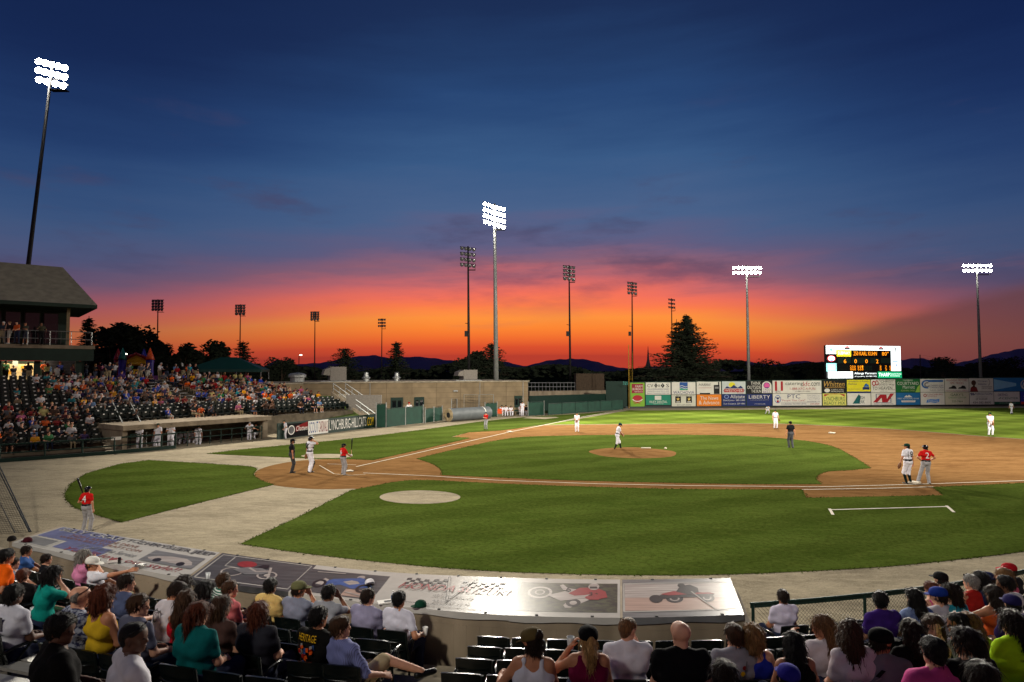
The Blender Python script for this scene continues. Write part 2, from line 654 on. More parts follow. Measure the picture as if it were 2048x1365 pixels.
fore = [G(480, 1089), G(600, 1033), G(703, 981)] + smooth_run([(740, 974), (830, 961), (1000, 968), (1200, 975), (1374, 979), (1604, 980)], 4) + [G(1613, 996.5), G(1886, 991.5), G(1866, 975)] + smooth_run([(2048, 967), (2250, 955)], 3) + [G(2500, 935), G(2500, 1030)] + smooth_run([(2300, 1066), (2048, 1104), (1850, 1127), (1700, 1139), (1450, 1150), (1250, 1151), (1000, 1144), (800, 1129), (620, 1109), (480, 1089)], 4)[:-1]
sheet('first_base_lawn', fore, .012, m_lawn, 'dark green foul territory lawn in front of the near dugout')
outf = smooth_run([(1093, 850), (1250, 848.5), (1400, 847.5), (1540, 847.5), (1660, 851.5), (1800, 859.5), (1950, 871.5), (2100, 882.5), (2200, 892.5)], 4) + [G(2420, 905), WEND + WD * -4 + Vector((2, -3, 0)), G(2048, 816), G(1700, 818.5), G(1290, 821.5), G(1259, 821)]
sheet('outfield_lawn', outf, .012, m_outfield, 'striped green outfield grass before the wall of signs')
# ragged grass along the lawn edges
mb = MB()
rg = random.Random(77)
for poly in (lawn_home, lawn_third, inf, fore):
    for a, b in zip(poly, poly[1:] + poly[:1]):
        a, b = Vector((a[0], a[1], 0)), Vector((b[0], b[1], 0))
        if min(a.y, b.y) > 62: continue
        for k in range(int((b - a).length * 26)):
            p = a.lerp(b, rg.random()) + Vector((rg.gauss(0, .045), rg.gauss(0, .045), .008))
            an, h_ = rg.uniform(0, 3.14), rg.uniform(.014, .034)
            w_ = Vector((math.cos(an), math.sin(an), 0)) * rg.uniform(.012, .03)
            t_ = Vector((rg.gauss(0, .02), rg.gauss(0, .02), h_))
            b0 = len(mb.v)
            mb.v += [tuple(p - w_), tuple(p + w_), tuple(p + w_ * .4 + t_), tuple(p - w_ * .4 + t_)]
            mb.f.append((b0, b0 + 1, b0 + 2, b0 + 3)); mb.mi.append(0)
tag(mb.build('grass_edge', m_lawn), 'ragged grass blades along the lawn edges', kind='stuff')
ell = lambda cx, cy, rx, ry, n=28: [(cx + rx * math.cos(2 * math.pi * k / n), cy + ry * math.sin(2 * math.pi * k / n)) for k in range(n)]
sheet('on_deck_circle', [G(u, v) for u, v in ell(840, 995.5, 81, 13.5)], .018, m_track, 'pale oval on-deck circle in the near lawn')
sheet('on_deck_circle', [G(u, v) for u, v in ell(654, 913, 52, 4.2)], .018, m_track, 'pale oval on-deck circle behind the catcher')
sheet('bullpen_dirt', [G(u, v) for u, v in ((1045, 837), (1060, 834.5), (1110, 834.5), (1118, 836), (1090, 839))], .018, m_track, 'pale gravel bullpen patch by the benches')
# pitcher's mound
mc = G(1266, 906)
mb = MB()
ra = (G(1352, 906) - G(1180, 906)).length / 2
ringz = [(1.0, .006), (.8, .07), (.55, .17), (.25, .25)]
for k, (f, z) in enumerate(ringz):
    for i in range(40):
        a = 2 * math.pi * i / 40
        mb.v.append((ra * f * math.cos(a) * (1 + .03 * math.sin(5 * a)), ra * f * math.sin(a) * .98, z))
for k in range(3):
    for i in range(40):
        j = (i + 1) % 40
        mb.f.append((k * 40 + i, k * 40 + j, (k + 1) * 40 + j, (k + 1) * 40 + i)); mb.mi.append(0)
mb.f.append(tuple(range(120, 160))); mb.mi.append(0)
o = mb.build('pitching_mound', m_dirt, smooth=True, loc=(mc.x, mc.y, .008))
tag(o, 'low clay pitching mound in the infield lawn', kind='structure')
tag(MB().box((0, 0, .02), (.61, .15, .04)).build('pitching_rubber', m_chalk, loc=(mc.x + .9, mc.y + .3, .262)), 'white rubber plate on top of the clay mound', 'pitching rubber')
tag(MB().lathe([(.02, 0), (.09, .0), (.1, .05), (.05, .1), (.01, .11)], 10).build('rosin_bag', m_chalk, smooth=True, loc=G(1331, 898, .12)), 'small white rosin bag lying on the mound edge', 'rosin bag')


def strip(name, pix, w, z=.0225, label=None):
    pts = [G(u, v) for u, v in pix]
    mb = MB()
    for i, p in enumerate(pts):
        d = (pts[min(i + 1, len(pts) - 1)] - pts[max(i - 1, 0)]).normalized()
        nn = Vector((-d.y, d.x, 0)) * w / 2
        mb.v += [tuple(p + nn), tuple(p - nn)]
        if i:
            mb.f.append((2 * i - 2, 2 * i - 1, 2 * i + 1, 2 * i)); mb.mi.append(0)
    o = mb.build(name, m_chalk, loc=(0, 0, z))
    return tag(o, label, kind='structure')


strip('foul_line', [(712, 934.5), (800, 915), (900, 892), (1019, 865), (1088, 851)], .10, label='white chalk line from home plate past third base')
strip('foul_line', [(1088, 851), (1170, 833.5), (1256, 818)], .14, .0235, label='white chalk line from third base to the foul pole')
strip('foul_line', [(726, 947), (860, 953), (1000, 962), (1200, 969), (1374, 972.5), (1640, 975), (1828, 970), (2048, 962.5), (2300, 950)], .085, label='white chalk line from home plate past first base')
strip('foul_line', [(1604, 980.5), (1760, 978), (1868, 974.8)], .09, .0245, label='white chalk runner lane line beside first base')
strip('chalk_box', [(1660, 1021), (1895, 1014.5)], .10, label='long side of the chalk coach box in the near lawn')
strip('chalk_box', [(1659, 1019), (1666, 1031)], .10, .0245, label='short left side of the chalk coach box in the near lawn')
strip('chalk_box', [(1893, 1013), (1908, 1026)], .10, .0245, label='short right side of the chalk coach box in the near lawn')
strip('batters_box', [(639, 932), (668, 949), (700, 952), (731, 950)], .05, .0265, label='worn chalk batter box line nearest the camera at home plate')
strip('batters_box', [(655, 929), (712, 931)], .06, .0265, label='worn chalk batter box line beyond home plate')


def base_bag(u, v, label, group='bases'):
    p = G(u, v)
    mb = MB().box((0, 0, .045), (.42, .42, .07), .7)
    o = mb.build('base_bag', m_chalk, loc=(p.x, p.y, .02))
    return tag(o, label, 'base', group)


base_bag(1829, 968, 'white first base bag at the fielder\'s feet')
base_bag(1664, 867.5, 'white second base bag alone on the infield clay')
base_bag(1020, 865, 'white third base bag on the chalk line')
p = G(694, 943)
tag(MB().prism([(-.22, .1), (-.22, -.15), (.22, -.15), (.22, .1), (0, .32)], 0, .03).build('home_plate', m_chalk, loc=(p.x + .1, p.y, .008)), 'white home plate behind the batter\'s leg', 'home plate')

# ------------------------------------------------------------------ hills and far woods
m_hill_hazed = M('far_hill_hazed', (128, 112, 142), rough=1, var=.15, scale=.003)  # distance haze painted into the base colour as a lighter purple
hp = [(-300, 715), (0, 722), (200, 728), (360, 738), (400, 722), (445, 712), (490, 726), (520, 737), (556, 720), (582, 730), (620, 727), (655, 724), (700, 715), (745, 711), (775, 716), (820, 714), (870, 717), (910, 722), (960, 723), (1010, 724), (1046, 732), (1085, 724), (1120, 719), (1150, 718), (1190, 723), (1225, 733), (1262, 738), (1300, 734), (1440, 735), (1480, 723), (1520, 727), (1560, 729), (1600, 722), (1640, 725), (1680, 727), (1730, 734), (1790, 722), (1830, 717), (1860, 720), (1900, 728), (1935, 722), (1975, 712), (2010, 704), (2048, 697), (2150, 690), (2400, 700)]
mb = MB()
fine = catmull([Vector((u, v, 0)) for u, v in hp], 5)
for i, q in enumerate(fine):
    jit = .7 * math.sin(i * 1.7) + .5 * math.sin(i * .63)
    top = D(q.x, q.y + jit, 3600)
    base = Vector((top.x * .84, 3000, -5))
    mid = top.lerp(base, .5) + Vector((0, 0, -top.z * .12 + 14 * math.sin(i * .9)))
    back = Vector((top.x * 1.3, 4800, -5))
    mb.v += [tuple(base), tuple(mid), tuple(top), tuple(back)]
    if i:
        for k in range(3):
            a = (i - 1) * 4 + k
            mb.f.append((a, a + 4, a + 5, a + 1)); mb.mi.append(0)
tag(mb.build('hills', m_hill_hazed, smooth=True), 'low mountain ridge along the horizon, purple haze painted into its colour', kind='structure')

m_leaf = M('dusk_foliage', (34, 42, 26), rough=.9, var=.5, scale=.8)
m_bark = M('bark', (66, 54, 42), rough=.95, var=.3, scale=4)


def leaf_quads(mb, rg, c, sz, flat=0.):
    a = rg.uniform(0, 6.28)
    tl = rg.uniform(-1, 1) * (1 - flat)
    x = Vector((math.cos(a), math.sin(a), tl * .4))
    y = Vector((-math.sin(a) * .4, math.cos(a) * .4, 1 - flat * .6)) * .8
    s = sz * rg.uniform(.6, 1.3)
    mb.v += [tuple(c - x * s), tuple(c - y * s * .5), tuple(c + x * s), tuple(c + y * s * .5)]
    b = len(mb.v)
    mb.f.append((b - 4, b - 3, b - 2, b - 1)); mb.mi.append(0)


def tree(kind, u0, u1, vtop, d, label, name, seed, dens=1.3, zb=0.):
    rg = random.Random(seed)
    top = D((u0 + u1) / 2, vtop, d)
    H = (top.z - zb) * (1.04 if kind == 'cedar' else 1.14)
    W = (u1 - u0) / FP * d / 2 * (1.6 if kind == 'cedar' else 1.55)
    r = root_at(name, (top.x, d, zb), 0, label, 'tree', 'trees beyond the ballpark')
    tr, cr = MB(), MB()
    tr.tube([(0, 0, -.3), (.05 * H * .1, 0, H * .35), (0, .02 * H, H * .7), (0, 0, H * .97)], [H * .028, H * .02, H * .011, H * .003], 7)
    if kind == 'cedar':
        tiers = int(17 * dens)
        for i in range(tiers):
            f = .04 + .95 * i / tiers
            L0 = W * (1 - f) ** (1.0 if dens > 1.4 else .62) * rg.uniform(.7, 1.08)
            nb = int(7 + 4 * (1 - f))
            for k in range(nb):
                a = 6.283 * (k + rg.random()) / nb
                L = L0 * rg.uniform(.55, 1.2) + .3
                z0 = H * f * .97
                lift = rg.uniform(.02, .16) * L
                tip = Vector((math.cos(a) * L, math.sin(a) * L, z0 + lift - .05 * L))
                if i % 3 == 0: tr.tube([(0, 0, z0), tuple(tip * .5 + Vector((0, 0, z0 * .5 + lift * .3))), tuple(tip)], [H * .006, H * .004, H * .0015], 4, False)
                n = int((7 + L * 5) * dens)
                for q in range(n):
                    s = (q + rg.random()) / n
                    sp = .22 * L * (1 - s * .7)
                    c = Vector((math.cos(a) * L * s + rg.gauss(0, sp * .5), math.sin(a) * L * s + rg.gauss(0, sp * .5), z0 + lift * s * s - .10 * L * s * s + rg.gauss(0, .06 + .007 * H)))
                    leaf_quads(cr, rg, c, .10 + .017 * H * (1.15 - .5 * s), .7)
    else:
        blobs = []
        for i in range(int(9 + 5 * dens)):
            a, rr = rg.uniform(0, 6.28), rg.random() ** .5
            zf = rg.uniform(.3, .88)
            wd = W * (1 - .75 * max(0, zf - .5))
            blobs.append((Vector((math.cos(a) * rr * wd * .72, math.sin(a) * rr * wd * .72, H * zf)), rg.uniform(.26, .42) * min(W, H * .7)))
        for c, r0 in blobs:
            tr.tube([(0, 0, H * .25), tuple(c * .6 + Vector((0, 0, H * .12))), tuple(c)], [H * .012, H * .007, H * .003], 5, False)
            for q in range(int(190 * dens)):
                v = Vector((rg.gauss(0, 1), rg.gauss(0, 1), rg.gauss(0, 1))).normalized() * r0 * rg.uniform(.35, 1.12) ** .7
                leaf_quads(cr, rg, c + Vector((v.x, v.y, v.z * .85)), .10 + .022 * H)
    tr.build('trunk', m_bark, r)
    cr.build('crown', m_leaf, r)
    return r


tree('cedar', 1284, 1462, 630, 128, 'tall dark spreading cedar with two tops behind the outfield signs', 'cedar_tree', 3, 1.9)
tree('cedar', 1322, 1384, 640, 129, 'slimmer pointed cedar top growing in the tall cedar\'s left side', 'cedar_tree', 33, 1.)
tree('cedar', 640, 742, 696, 118, 'wide flat-topped cedar behind the roof ventilator boxes', 'cedar_tree', 5)
tree('cedar', 764, 822, 684, 118, 'pointed dark conifer behind the bullpen building', 'conifer_tree', 8)
tree('cedar', 940, 1026, 686, 120, 'dark conifer behind the lit middle light pole', 'conifer_tree', 9)
tree('round', 915, 975, 712, 122, 'low round tree left of the lit middle light pole', 'round_tree', 10)
tree('round', 186, 272, 664, 92, 'large round tree beside the two-storey press building', 'round_tree', 11, 1.5)
tree('round', 250, 300, 680, 96, 'smaller round tree behind the inflatable castle', 'round_tree', 12)
tree('cedar', 300, 368, 686, 98, 'dark conifer right of the inflatable castle', 'conifer_tree', 13)
tree('round', 330, 392, 700, 96, 'low round tree left of the canopy tent', 'round_tree', 14, 1.2)
tree('round', 398, 470, 692, 112, 'broad round tree behind the canopy tent', 'round_tree', 15, 1.2)
tree('cedar', 448, 524, 682, 110, 'bushy conifer behind the canopy tent\'s right end', 'conifer_tree', 16, 1.2)
tree('cedar', 150, 206, 634, 84, 'thin conifer showing its tip past the press building roof', 'conifer_tree', 17)
tree('round', 536, 590, 724, 130, 'small round tree by the street lamp', 'round_tree', 18)
tree('round', 1508, 1582, 730, 150, 'low round tree right of the light pole behind the signs', 'round_tree', 19)
tree('round', 1612, 1660, 734, 150, 'low round tree against the scoreboard\'s left edge', 'round_tree', 20)
tree('round', 1862, 1912, 726, 150, 'low round tree right of the scoreboard', 'round_tree', 21)
tree('round', 1966, 2040, 726, 150, 'low round tree right of the last light pole', 'round_tree', 22)
for k_, (a_, b_, c_, d_, lb_) in enumerate(((206, 300, 672, 100, 'broad dark tree filling the gap behind the castle turrets'), (268, 352, 696, 104, 'dark tree right behind the castle\'s orange turret'), (340, 400, 712, 106, 'low dark tree touching the tent\'s left edge'), (290, 330, 690, 102, 'small dark tree under the unlit tower behind the castle'))):
    tree('round', a_, b_, c_, d_, lb_, 'round_tree', 60 + k_, 1.4)
mb = MB()
rg = random.Random(50)
for i in range(12000):
    u = rg.uniform(-250, 2350)
    vt = 737 + 6 * math.sin(u * .011) + 5 * math.sin(u * .037 + 1) - 8 * (math.sin(u * .013 + 2) > .6)
    v = vt + abs(rg.gauss(0, 1)) * 9
    c = D(u, min(v, 768), 170 + rg.uniform(-16, 16))
    if c.z < .2: c.z = rg.uniform(.2, 2)
    leaf_quads(mb, rg, c, .85)
tag(mb.build('far_woods', m_leaf), 'dark line of far trees below the hills', kind='stuff')
# church spire over the woods
sp = D(1296, 692, 175)
r = root_at('church_steeple', (sp.x, sp.y, 0), .3, 'thin pointed church steeple beside the tall cedar', 'steeple')
m_slate = M('slate_dark', (52, 50, 54), rough=.7)
MB().box((0, 0, 3.2), (1.5, 1.5, 6.4)).build('tower', m_slate, r)
MB().lathe([(.8, 6.4), (.36, 8.), (.03, sp.z)], 6).build('spire', m_slate, r)
# ================================================================== near stand: terrace, dugout, fence, seats
m_conc = M('stained_concrete', (146, 132, 112), rough=.9, var=.3, scale=1.4, bump=.25, bscale=20, col2=(104, 92, 76), sharp=.25, stretch=(1, 1, .35))
m_conc2 = M('pale_concrete', (150, 140, 122), rough=.9, var=.25, scale=2.2, bump=.2)
m_dgreen = M('dark_green_paint', (16, 42, 34), rough=.6, var=.2, scale=5, spec=.25)
m_seat = M('seat_plastic', (10, 17, 16), rough=.26, var=.25, scale=9, spec=.6)
m_seatfar = M('green_seat_plastic', (11, 24, 22), rough=.35, var=.25, scale=9, spec=.5)
m_iron = M('cast_iron', (12, 20, 18), rough=.45, var=.2, scale=9, spec=.5)
m_galv = M('galvanised_steel', (150, 152, 150), rough=.45, var=.15, scale=8, metal=.6)
m_white = M('white_paint', (214, 212, 206), rough=.6, var=.08, scale=6)
m_black = M('black_matt', (14, 14, 15), rough=.7, var=.2)
m_alu = M('bleacher_aluminium', (176, 174, 168), rough=.42, var=.12, scale=7, metal=.5, stretch=(.3, 8, 8))

FC = catmull([(-22, 22.8), (-12.1, 16.9), (-6.6, 14.1), (-3.7, 13.0), (-.5, 12.2), (3.96, 12.15), (10.3, 13.9), (18, 17.9)], 24)
FCN = []
for i, p in enumerate(FC):
    d = (FC[min(i + 1, len(FC) - 1)] - FC[max(i - 1, 0)]).normalized()
    FCN.append(Vector((d.y, -d.x)))       # towards the camera


def row_s(i): return .75 + .85 * i
def row_z(i): return .12 + .2 * i


def row_line(s):
    return [p + n * s for p, n in zip(FC, FCN)]


def on_row(i, u, dz):                     # spot on row i seen at column u at height dz over its floor
    L = row_line(row_s(i))
    us = [UV((p.x, p.y, row_z(i) + dz))[0] for p in L]
    for k in range(len(L) - 1):
        if us[k] <= u <= us[k + 1]:
            f = (u - us[k]) / (us[k + 1] - us[k])
            return L[k].lerp(L[k + 1], f), FCN[k].lerp(FCN[k + 1], f).normalized(), k + f
    return None


mb = MB()
for i in range(-1, 14):
    s0, s1, z = row_s(i) - .52, row_s(i) + .33, row_z(max(i, 0))
    a, b = row_line(s0), row_line(s1)
    zp = row_z(max(i - 1, 0))
    for k in range(len(a) - 1):
        mb.quad((a[k].x, a[k].y, zp - .3), (b[k].x, b[k].y, z - .4), (b[k + 1].x, b[k + 1].y, z - .4), (a[k + 1].x, a[k + 1].y, zp - .3))
        mb.quad((a[k].x, a[k].y, z), (b[k].x, b[k].y, z), (b[k + 1].x, b[k + 1].y, z), (a[k + 1].x, a[k + 1].y, z))
        mb.quad((a[k].x, a[k].y, zp - .3), (a[k].x, a[k].y, z), (a[k + 1].x, a[k + 1].y, z), (a[k + 1].x, a[k + 1].y, zp - .3))
tag(mb.build('stand_terrace', m_conc2), 'stepped concrete terrace of the near stand', kind='structure')

# ---- near dugout: concrete roof slab and wall, printed vinyl sheets on top
RF = [(118, 1053), (280, 1080), (440, 1106), (605, 1128), (790, 1146), (1015, 1156), (1240, 1160), (1462, 1157)]
RB = [(18, 1083), (190, 1121), (372, 1157), (548, 1180), (742, 1207), (985, 1229), (1240, 1236), (1490, 1230)]
ZF, ZB = .98, 1.15
RFW = catmull([G(u, v, ZF) for u, v in RF], 10)
RBW = catmull([G(u, v, ZB) for u, v in RB], 10)


def roofp(t, w, lift=0.):                 # t along 0..7 (left to right), w 0 back edge .. 1 field edge
    x = max(0, min(len(RFW) - 1.001, t * 10))
    i = int(x)
    f = x - i
    p = RBW[i].lerp(RBW[i + 1], f).lerp(RFW[i].lerp(RFW[i + 1], f), w)
    return Vector((p.x, p.y, p.z + lift))


dug = root_at('dugout', (RBW[35].x, RBW[35].y, 0), 0, 'concrete near dugout with a roof covered in printed vinyl sheets', 'dugout')
mb = MB()
n = len(RFW)
for i in range(n):
    for p, dz in ((RBW[i], 0), (RFW[i], 0), (RFW[i], -.22), (RBW[i], -.22)):
        mb.v.append((p.x, p.y, p.z + dz))
    if i:
        for k in range(4):
            a, b = (i - 1) * 4 + k, (i - 1) * 4 + (k + 1) % 4
            mb.f.append((a, b, b + 4, a + 4)); mb.mi.append(0)
mb.f += [(3, 2, 1, 0), tuple(range((n - 1) * 4, n * 4))]; mb.mi += [0, 0]
mb.build('roof', m_conc, dug, world=True)
mb = MB()
for i in range(n - 1):
    a, b = RBW[i], RBW[i + 1]
    na = (RFW[i] - a); na.z = 0; na = na.normalized()
    nb = (RFW[i + 1] - b); nb.z = 0; nb = nb.normalized()
    mb.wall((a + na * .103), (b + nb * .103), .2, -.2, ZB - .222)
mb.build('back_wall', m_conc, dug, world=True)
for i in (0, n - 1):
    mb = MB()
    mb.wall(RBW[i] + (RFW[i] - RBW[i]) * .08, RFW[i], .25, -.2, ZB - .225, None, ZF - .225)
    mb.build('end_wall', m_conc, dug, world=True)
for i in range(4, n, 9):
    p = RFW[i]
    MB().box((p.x, p.y, ZF / 2 - .15), (.1, .1, ZF - .2)).build('post', m_dgreen, dug, world=True)
# white chalk scrawl and cracks on the wall face
def wallface(u, v, off=.035):
    r = ray(u, v)
    best = None
    for i in range(n - 1):
        a, b = RBW[i], RBW[i + 1]
        na = (RFW[i] - a); na.z = 0; na = na.normalized()
        a = a + na * (.03 - off); b = b + na * (.03 - off)
        e = b - a
        den = r.x * e.y - r.y * e.x
        tt = (a.x * e.y - a.y * e.x) / den
        s = (r.x * tt - a.x) * e.x + (r.y * tt - a.y) * e.y
        s /= e.x * e.x + e.y * e.y
        if -.01 <= s <= 1.01: return Vector((r.x * tt, r.y * tt, CH + r.z * tt))
mb = MB()
pl = [wallface(u, v, .012) for u, v in ((863, 1225), (871, 1243), (869, 1262), (868, 1278), (876, 1290), (872, 1306), (877, 1318))]
mb.tube(pl, .006, 4)
mb.tube([wallface(858, 1246, .012), wallface(880, 1245, .012)], .005, 4)
mb.build('chalk_mark', m_chalk, dug, world=True)

m_vw = M('white_vinyl', (160, 157, 152), rough=.24, var=.06, scale=3, spec=.04, bump=.03, bscale=5)
m_vg = M('grey_vinyl', (96, 96, 98), rough=.3, var=.3, scale=2.5, spec=.04, bump=.05, bscale=5, stretch=(.5, 3, 1))
m_vd = M('dark_vinyl', (64, 64, 66), rough=.3, var=.35, scale=3, spec=.04, bump=.05, bscale=5, stretch=(.5, 3, 1))
m_vb = M('faded_blue_vinyl', (82, 86, 122), rough=.3, var=.2, scale=3, spec=.04)
m_vr = M('print_red', (122, 36, 38), rough=.3, spec=.04, var=.15, scale=5)
m_vblue = M('print_blue', (52, 76, 128), rough=.3, spec=.04, var=.2, scale=5)
m_vk = M('print_black', (22, 22, 24), rough=.3, spec=.04, var=.2, scale=5)
m_vskin = M('print_brown', (112, 72, 56), rough=.3, spec=.04, var=.25, scale=5)
m_vgreen = M('print_leafy', (62, 66, 46), rough=.3, spec=.04, scale=7, col2=(30, 32, 28), sharp=.12)
m_vsand = M('print_sand', (150, 126, 116), rough=.3, spec=.04, var=.2, scale=3, stretch=(.3, 4, 1))
m_vblurw = M('print_blur_white', (166, 160, 156), rough=.3, spec=.04, scale=4, col2=(112, 100, 98), sharp=.2, stretch=(.3, 5, 1))


def vinyl(t0, t1, mat, label, w0=.0, w1=1.0, name='vinyl_banner'):
    mb = MB()
    N = max(6, int((t1 - t0) * 9))
    for i in range(N + 1):
        t = t0 + (t1 - t0) * i / N
        wz = .006
        a, b = roofp(t, w0, wz), roofp(t, w1, wz)
        e = (a - b).normalized()
        lo = a + e * .03 + Vector((0, 0, -.10 - .015 * math.sin(i * 1.3)))
        hi = b - e * .012 + Vector((0, 0, -.06))
        mb.v += [tuple(lo), tuple(a + e * .018), tuple(b), tuple(hi)]
        if i:
            for k in range(3):
                q = (i - 1) * 4 + k
                mb.f.append((q, q + 4, q + 5, q + 1)); mb.mi.append(0)
    c = roofp((t0 + t1) / 2, .5)
    o = build_at(mb, name, mat, c, label, 'banner', 'printed sheets on the near dugout roof', smooth=False)
    fn = lambda x, y, lift: roofp(t0 + (t1 - t0) * x, w0 + (w1 - w0) * y, lift + .0075) - c
    P = Print(o, fn, .0007)
    for k in range(max(2, int((t1 - t0) * 3))):
        for y in (0.01, .99):
            q = fn((k + .5) / max(2, int((t1 - t0) * 3)), y, .006)
            MB().box(q, (.05, .04, .016)).build('tie_knot', m_black, o)
    return P


# car dealer sheet
P = vinyl(.08, 2.0, m_vw, 'faded blue and white car dealer vinyl sheet with a silver car')
P.rect(.02, .42, .40, .97, m_vb, nx=6); P.rect(.22, .12, .46, .42, m_vb, nx=4)
P.rect(.015, .05, .2, .40, m_vw, nx=3); P.rect(.025, .08, .19, .36, m_vg, nx=3, name='picture')
P.text('BILLY CRAFT CHRYSLER JEEP', .055, .765, .99, .94, m_vk)
P.text('BILLY CRAFT', .05, .785, .445, .955, m_vw)
P.text('CHRYSLER JEEP', .462, .785, .985, .955, m_vg)
P.text('2420 LAKESIDE DRIVE', .17, .63, .55, .73, m_vskin)
P.text('WWW.BILLYCRAFT.COM', .14, .50, .60, .59, m_vskin)
P.text('It\'s all in the Service', .30, .30, .62, .43, m_vg, .3)
P.text('You\'ll love our style!!', .28, .06, .93, .24, m_vr, .3)
P.rect(.66, .26, .97, .68, m_vg, nx=4, name='picture')
P.poly([(.68, .4), (.72, .5), (.80, .56), (.88, .56), (.93, .48), (.95, .38), (.92, .34), (.70, .34)], m_vblurw)
P.disc(.745, .36, .022, .07, m_vk); P.disc(.885, .36, .022, .07, m_vk)
# dark racing motorcycle
P = vinyl(2.03, 3.16, m_vd, 'dark vinyl sheet with a racing motorcycle and red spot')
P.line([(.03, .06), (.03, .93), (.97, .93), (.97, .06), (.03, .06)], .012, m_vw, asp=1.6)
P.line([(.17, .9), (.17, .55), (.62, .48)], .010, m_vw, asp=1.6)
P.disc(.36, .70, .10, .12, m_vr)
P.ring(.30, .38, .11, .15, .16, m_vblurw); P.ring(.66, .40, .10, .14, .2, m_vblurw); P.disc(.66, .40, .03, .05, m_vblurw)
P.poly([(.28, .46), (.40, .60), (.55, .62), (.66, .50), (.60, .40), (.45, .34)], m_vg)
P.line([(.42, .58), (.52, .48), (.64, .55)], .02, m_vblurw, asp=1.6); P.line([(.62, .68), (.70, .30)], .02, m_vblurw, asp=1.6)
P.poly([(.46, .6), (.52, .74), (.58, .76), (.60, .64)], m_vk)
# grey sheet with blue racing bike
P = vinyl(3.16, 4.02, m_vw, 'grey vinyl sheet with a leaning blue racing motorcycle')
P.rect(.0, .07, .96, .84, m_vd, nx=4, name='picture')
P.rect(.6, .1, .93, .3, m_vsand, nx=2)
P.poly([(.22, .34), (.36, .56), (.60, .66), (.80, .58), (.86, .42), (.66, .32), (.5, .40), (.34, .30)], m_vblue)
P.poly([(.2, .34), (.26, .56), (.32, .52), (.30, .32)], m_vblurw); P.poly([(.5, .5), (.62, .62), (.70, .5), (.6, .42)], m_vblurw)
P.ring(.25, .36, .08, .14, .4, m_vk); P.ring(.78, .36, .08, .14, .4, m_vk)
P.disc(.66, .70, .045, .07, m_vblurw); P.poly([(.58, .58), (.64, .70), (.72, .66), (.74, .54)], m_vblue)
P.line([(.45, .78), (.1, .74)], .012, m_vblurw); P.line([(.62, .2), (.9, .12)], .014, m_vblurw)
# white dealer sheet with red lettering and chequered flags
P = vinyl(4.02, 5.13, m_vw, 'white vinyl sheet with red slanted lettering and chequered flags')
for fx in (0, 1):
    for i in range(9):
        for j in range(3):
            if (i + j) % 2 == 0:
                x = .12 + fx * .44 + i * .036
                P.poly([(x, .62 + j * .07 + .02 * math.sin(i)), (x + .036, .62 + j * .07 + .02 * math.sin(i + 1)), (x + .036, .69 + j * .07 + .02 * math.sin(i + 1)), (x, .69 + j * .07 + .02 * math.sin(i))], m_vk if not fx else m_vg, 'flag_check')
P.line([(.44, .92), (.52, .2)], .028, m_vk, asp=3); P.line([(.444, .90), (.524, .22)], .014, m_vw, asp=3); P.line([(.66, .92), (.52, .2)], .012, m_vk, asp=3)
P.text('HONDA', .10, .46, .53, .64, m_vr, .35); P.text('SUZUKI', .56, .46, .96, .62, m_vr, .35)
P.text('of Lynchburg', .40, .28, .70, .37, m_vk)
P.text('434.847.1276', .42, .15, .70, .21, m_vk)
P.text('www.hondasuzukioflynchburg.com', .22, .055, .92, .115, m_vk)
# red motocross jump
P = vinyl(5.13, 6.0, m_vw, 'vinyl sheet with a red motocross rider in mid jump')
P.rect(.01, .10, .975, .86, m_vgreen, nx=4, name='picture')
P.ring(.22, .58, .12, .16, .22, m_vblurw); P.ring(.22, .58, .05, .07, .3, m_vblurw)
P.poly([(.47, .26), (.52, .40), (.72, .56), (.78, .50), (.66, .34), (.54, .2), (.49, .2)], m_vblurw); P.ring(.56, .32, .07, .1, .5, m_vk)
P.poly([(.30, .50), (.46, .62), (.66, .60), (.74, .50), (.60, .42), (.44, .36)], m_vblurw); P.poly([(.40, .78), (.44, .66), (.56, .60), (.60, .66), (.48, .72), (.43, .82)], m_vblurw)
P.poly([(.50, .56), (.60, .72), (.76, .74), (.86, .62), (.88, .46), (.80, .42), (.78, .58), (.66, .52), (.56, .50)], m_vr)
P.poly([(.66, .46), (.74, .58), (.82, .50), (.80, .40), (.70, .40)], m_vr); P.disc(.74, .76, .055, .10, m_vblurw); P.poly([(.70, .70), (.78, .70), (.77, .76), (.70, .76)], m_vk)
P.text('6', .47, .60, .52, .74, m_vk); P.text('3', .70, .50, .735, .60, m_vk)
# quad bike in sand
P = vinyl(6.02, 6.99, m_vg, 'vinyl sheet with a red and black quad bike throwing sand')
P.line([(.012, .12), (.012, .86), (.955, .86), (.955, .12), (.012, .12)], .012, m_vw, asp=1.5)
P.rect(.02, .14, .945, .46, m_vsand, nx=4, name='picture'); P.rect(.02, .46, .945, .84, m_vblurw, nx=4, name='picture')
P.poly([(.62, .46), (.86, .66), (.94, .60), (.94, .40)], m_vblurw)
for cx in (.40, .66):
    P.disc(cx, .42, .065, .11, m_vk); P.ring(cx, .42, .038, .065, .35, m_vblurw)
P.poly([(.22, .40), (.30, .52), (.42, .60), (.60, .58), (.74, .52), (.70, .44), (.46, .44)], m_vk); P.disc(.26, .42, .05, .1, m_vk)
P.poly([(.30, .54), (.40, .62), (.52, .57), (.70, .56), (.74, .52), (.5, .52), (.36, .50)], m_vr)
P.poly([(.42, .60), (.46, .76), (.54, .80), (.60, .70), (.60, .58), (.52, .5)], m_vk); P.disc(.47, .78, .03, .06, m_vk)
P.line([(.54, .6), (.62, .34), (.70, .14)], .010, m_vw, asp=1.5)

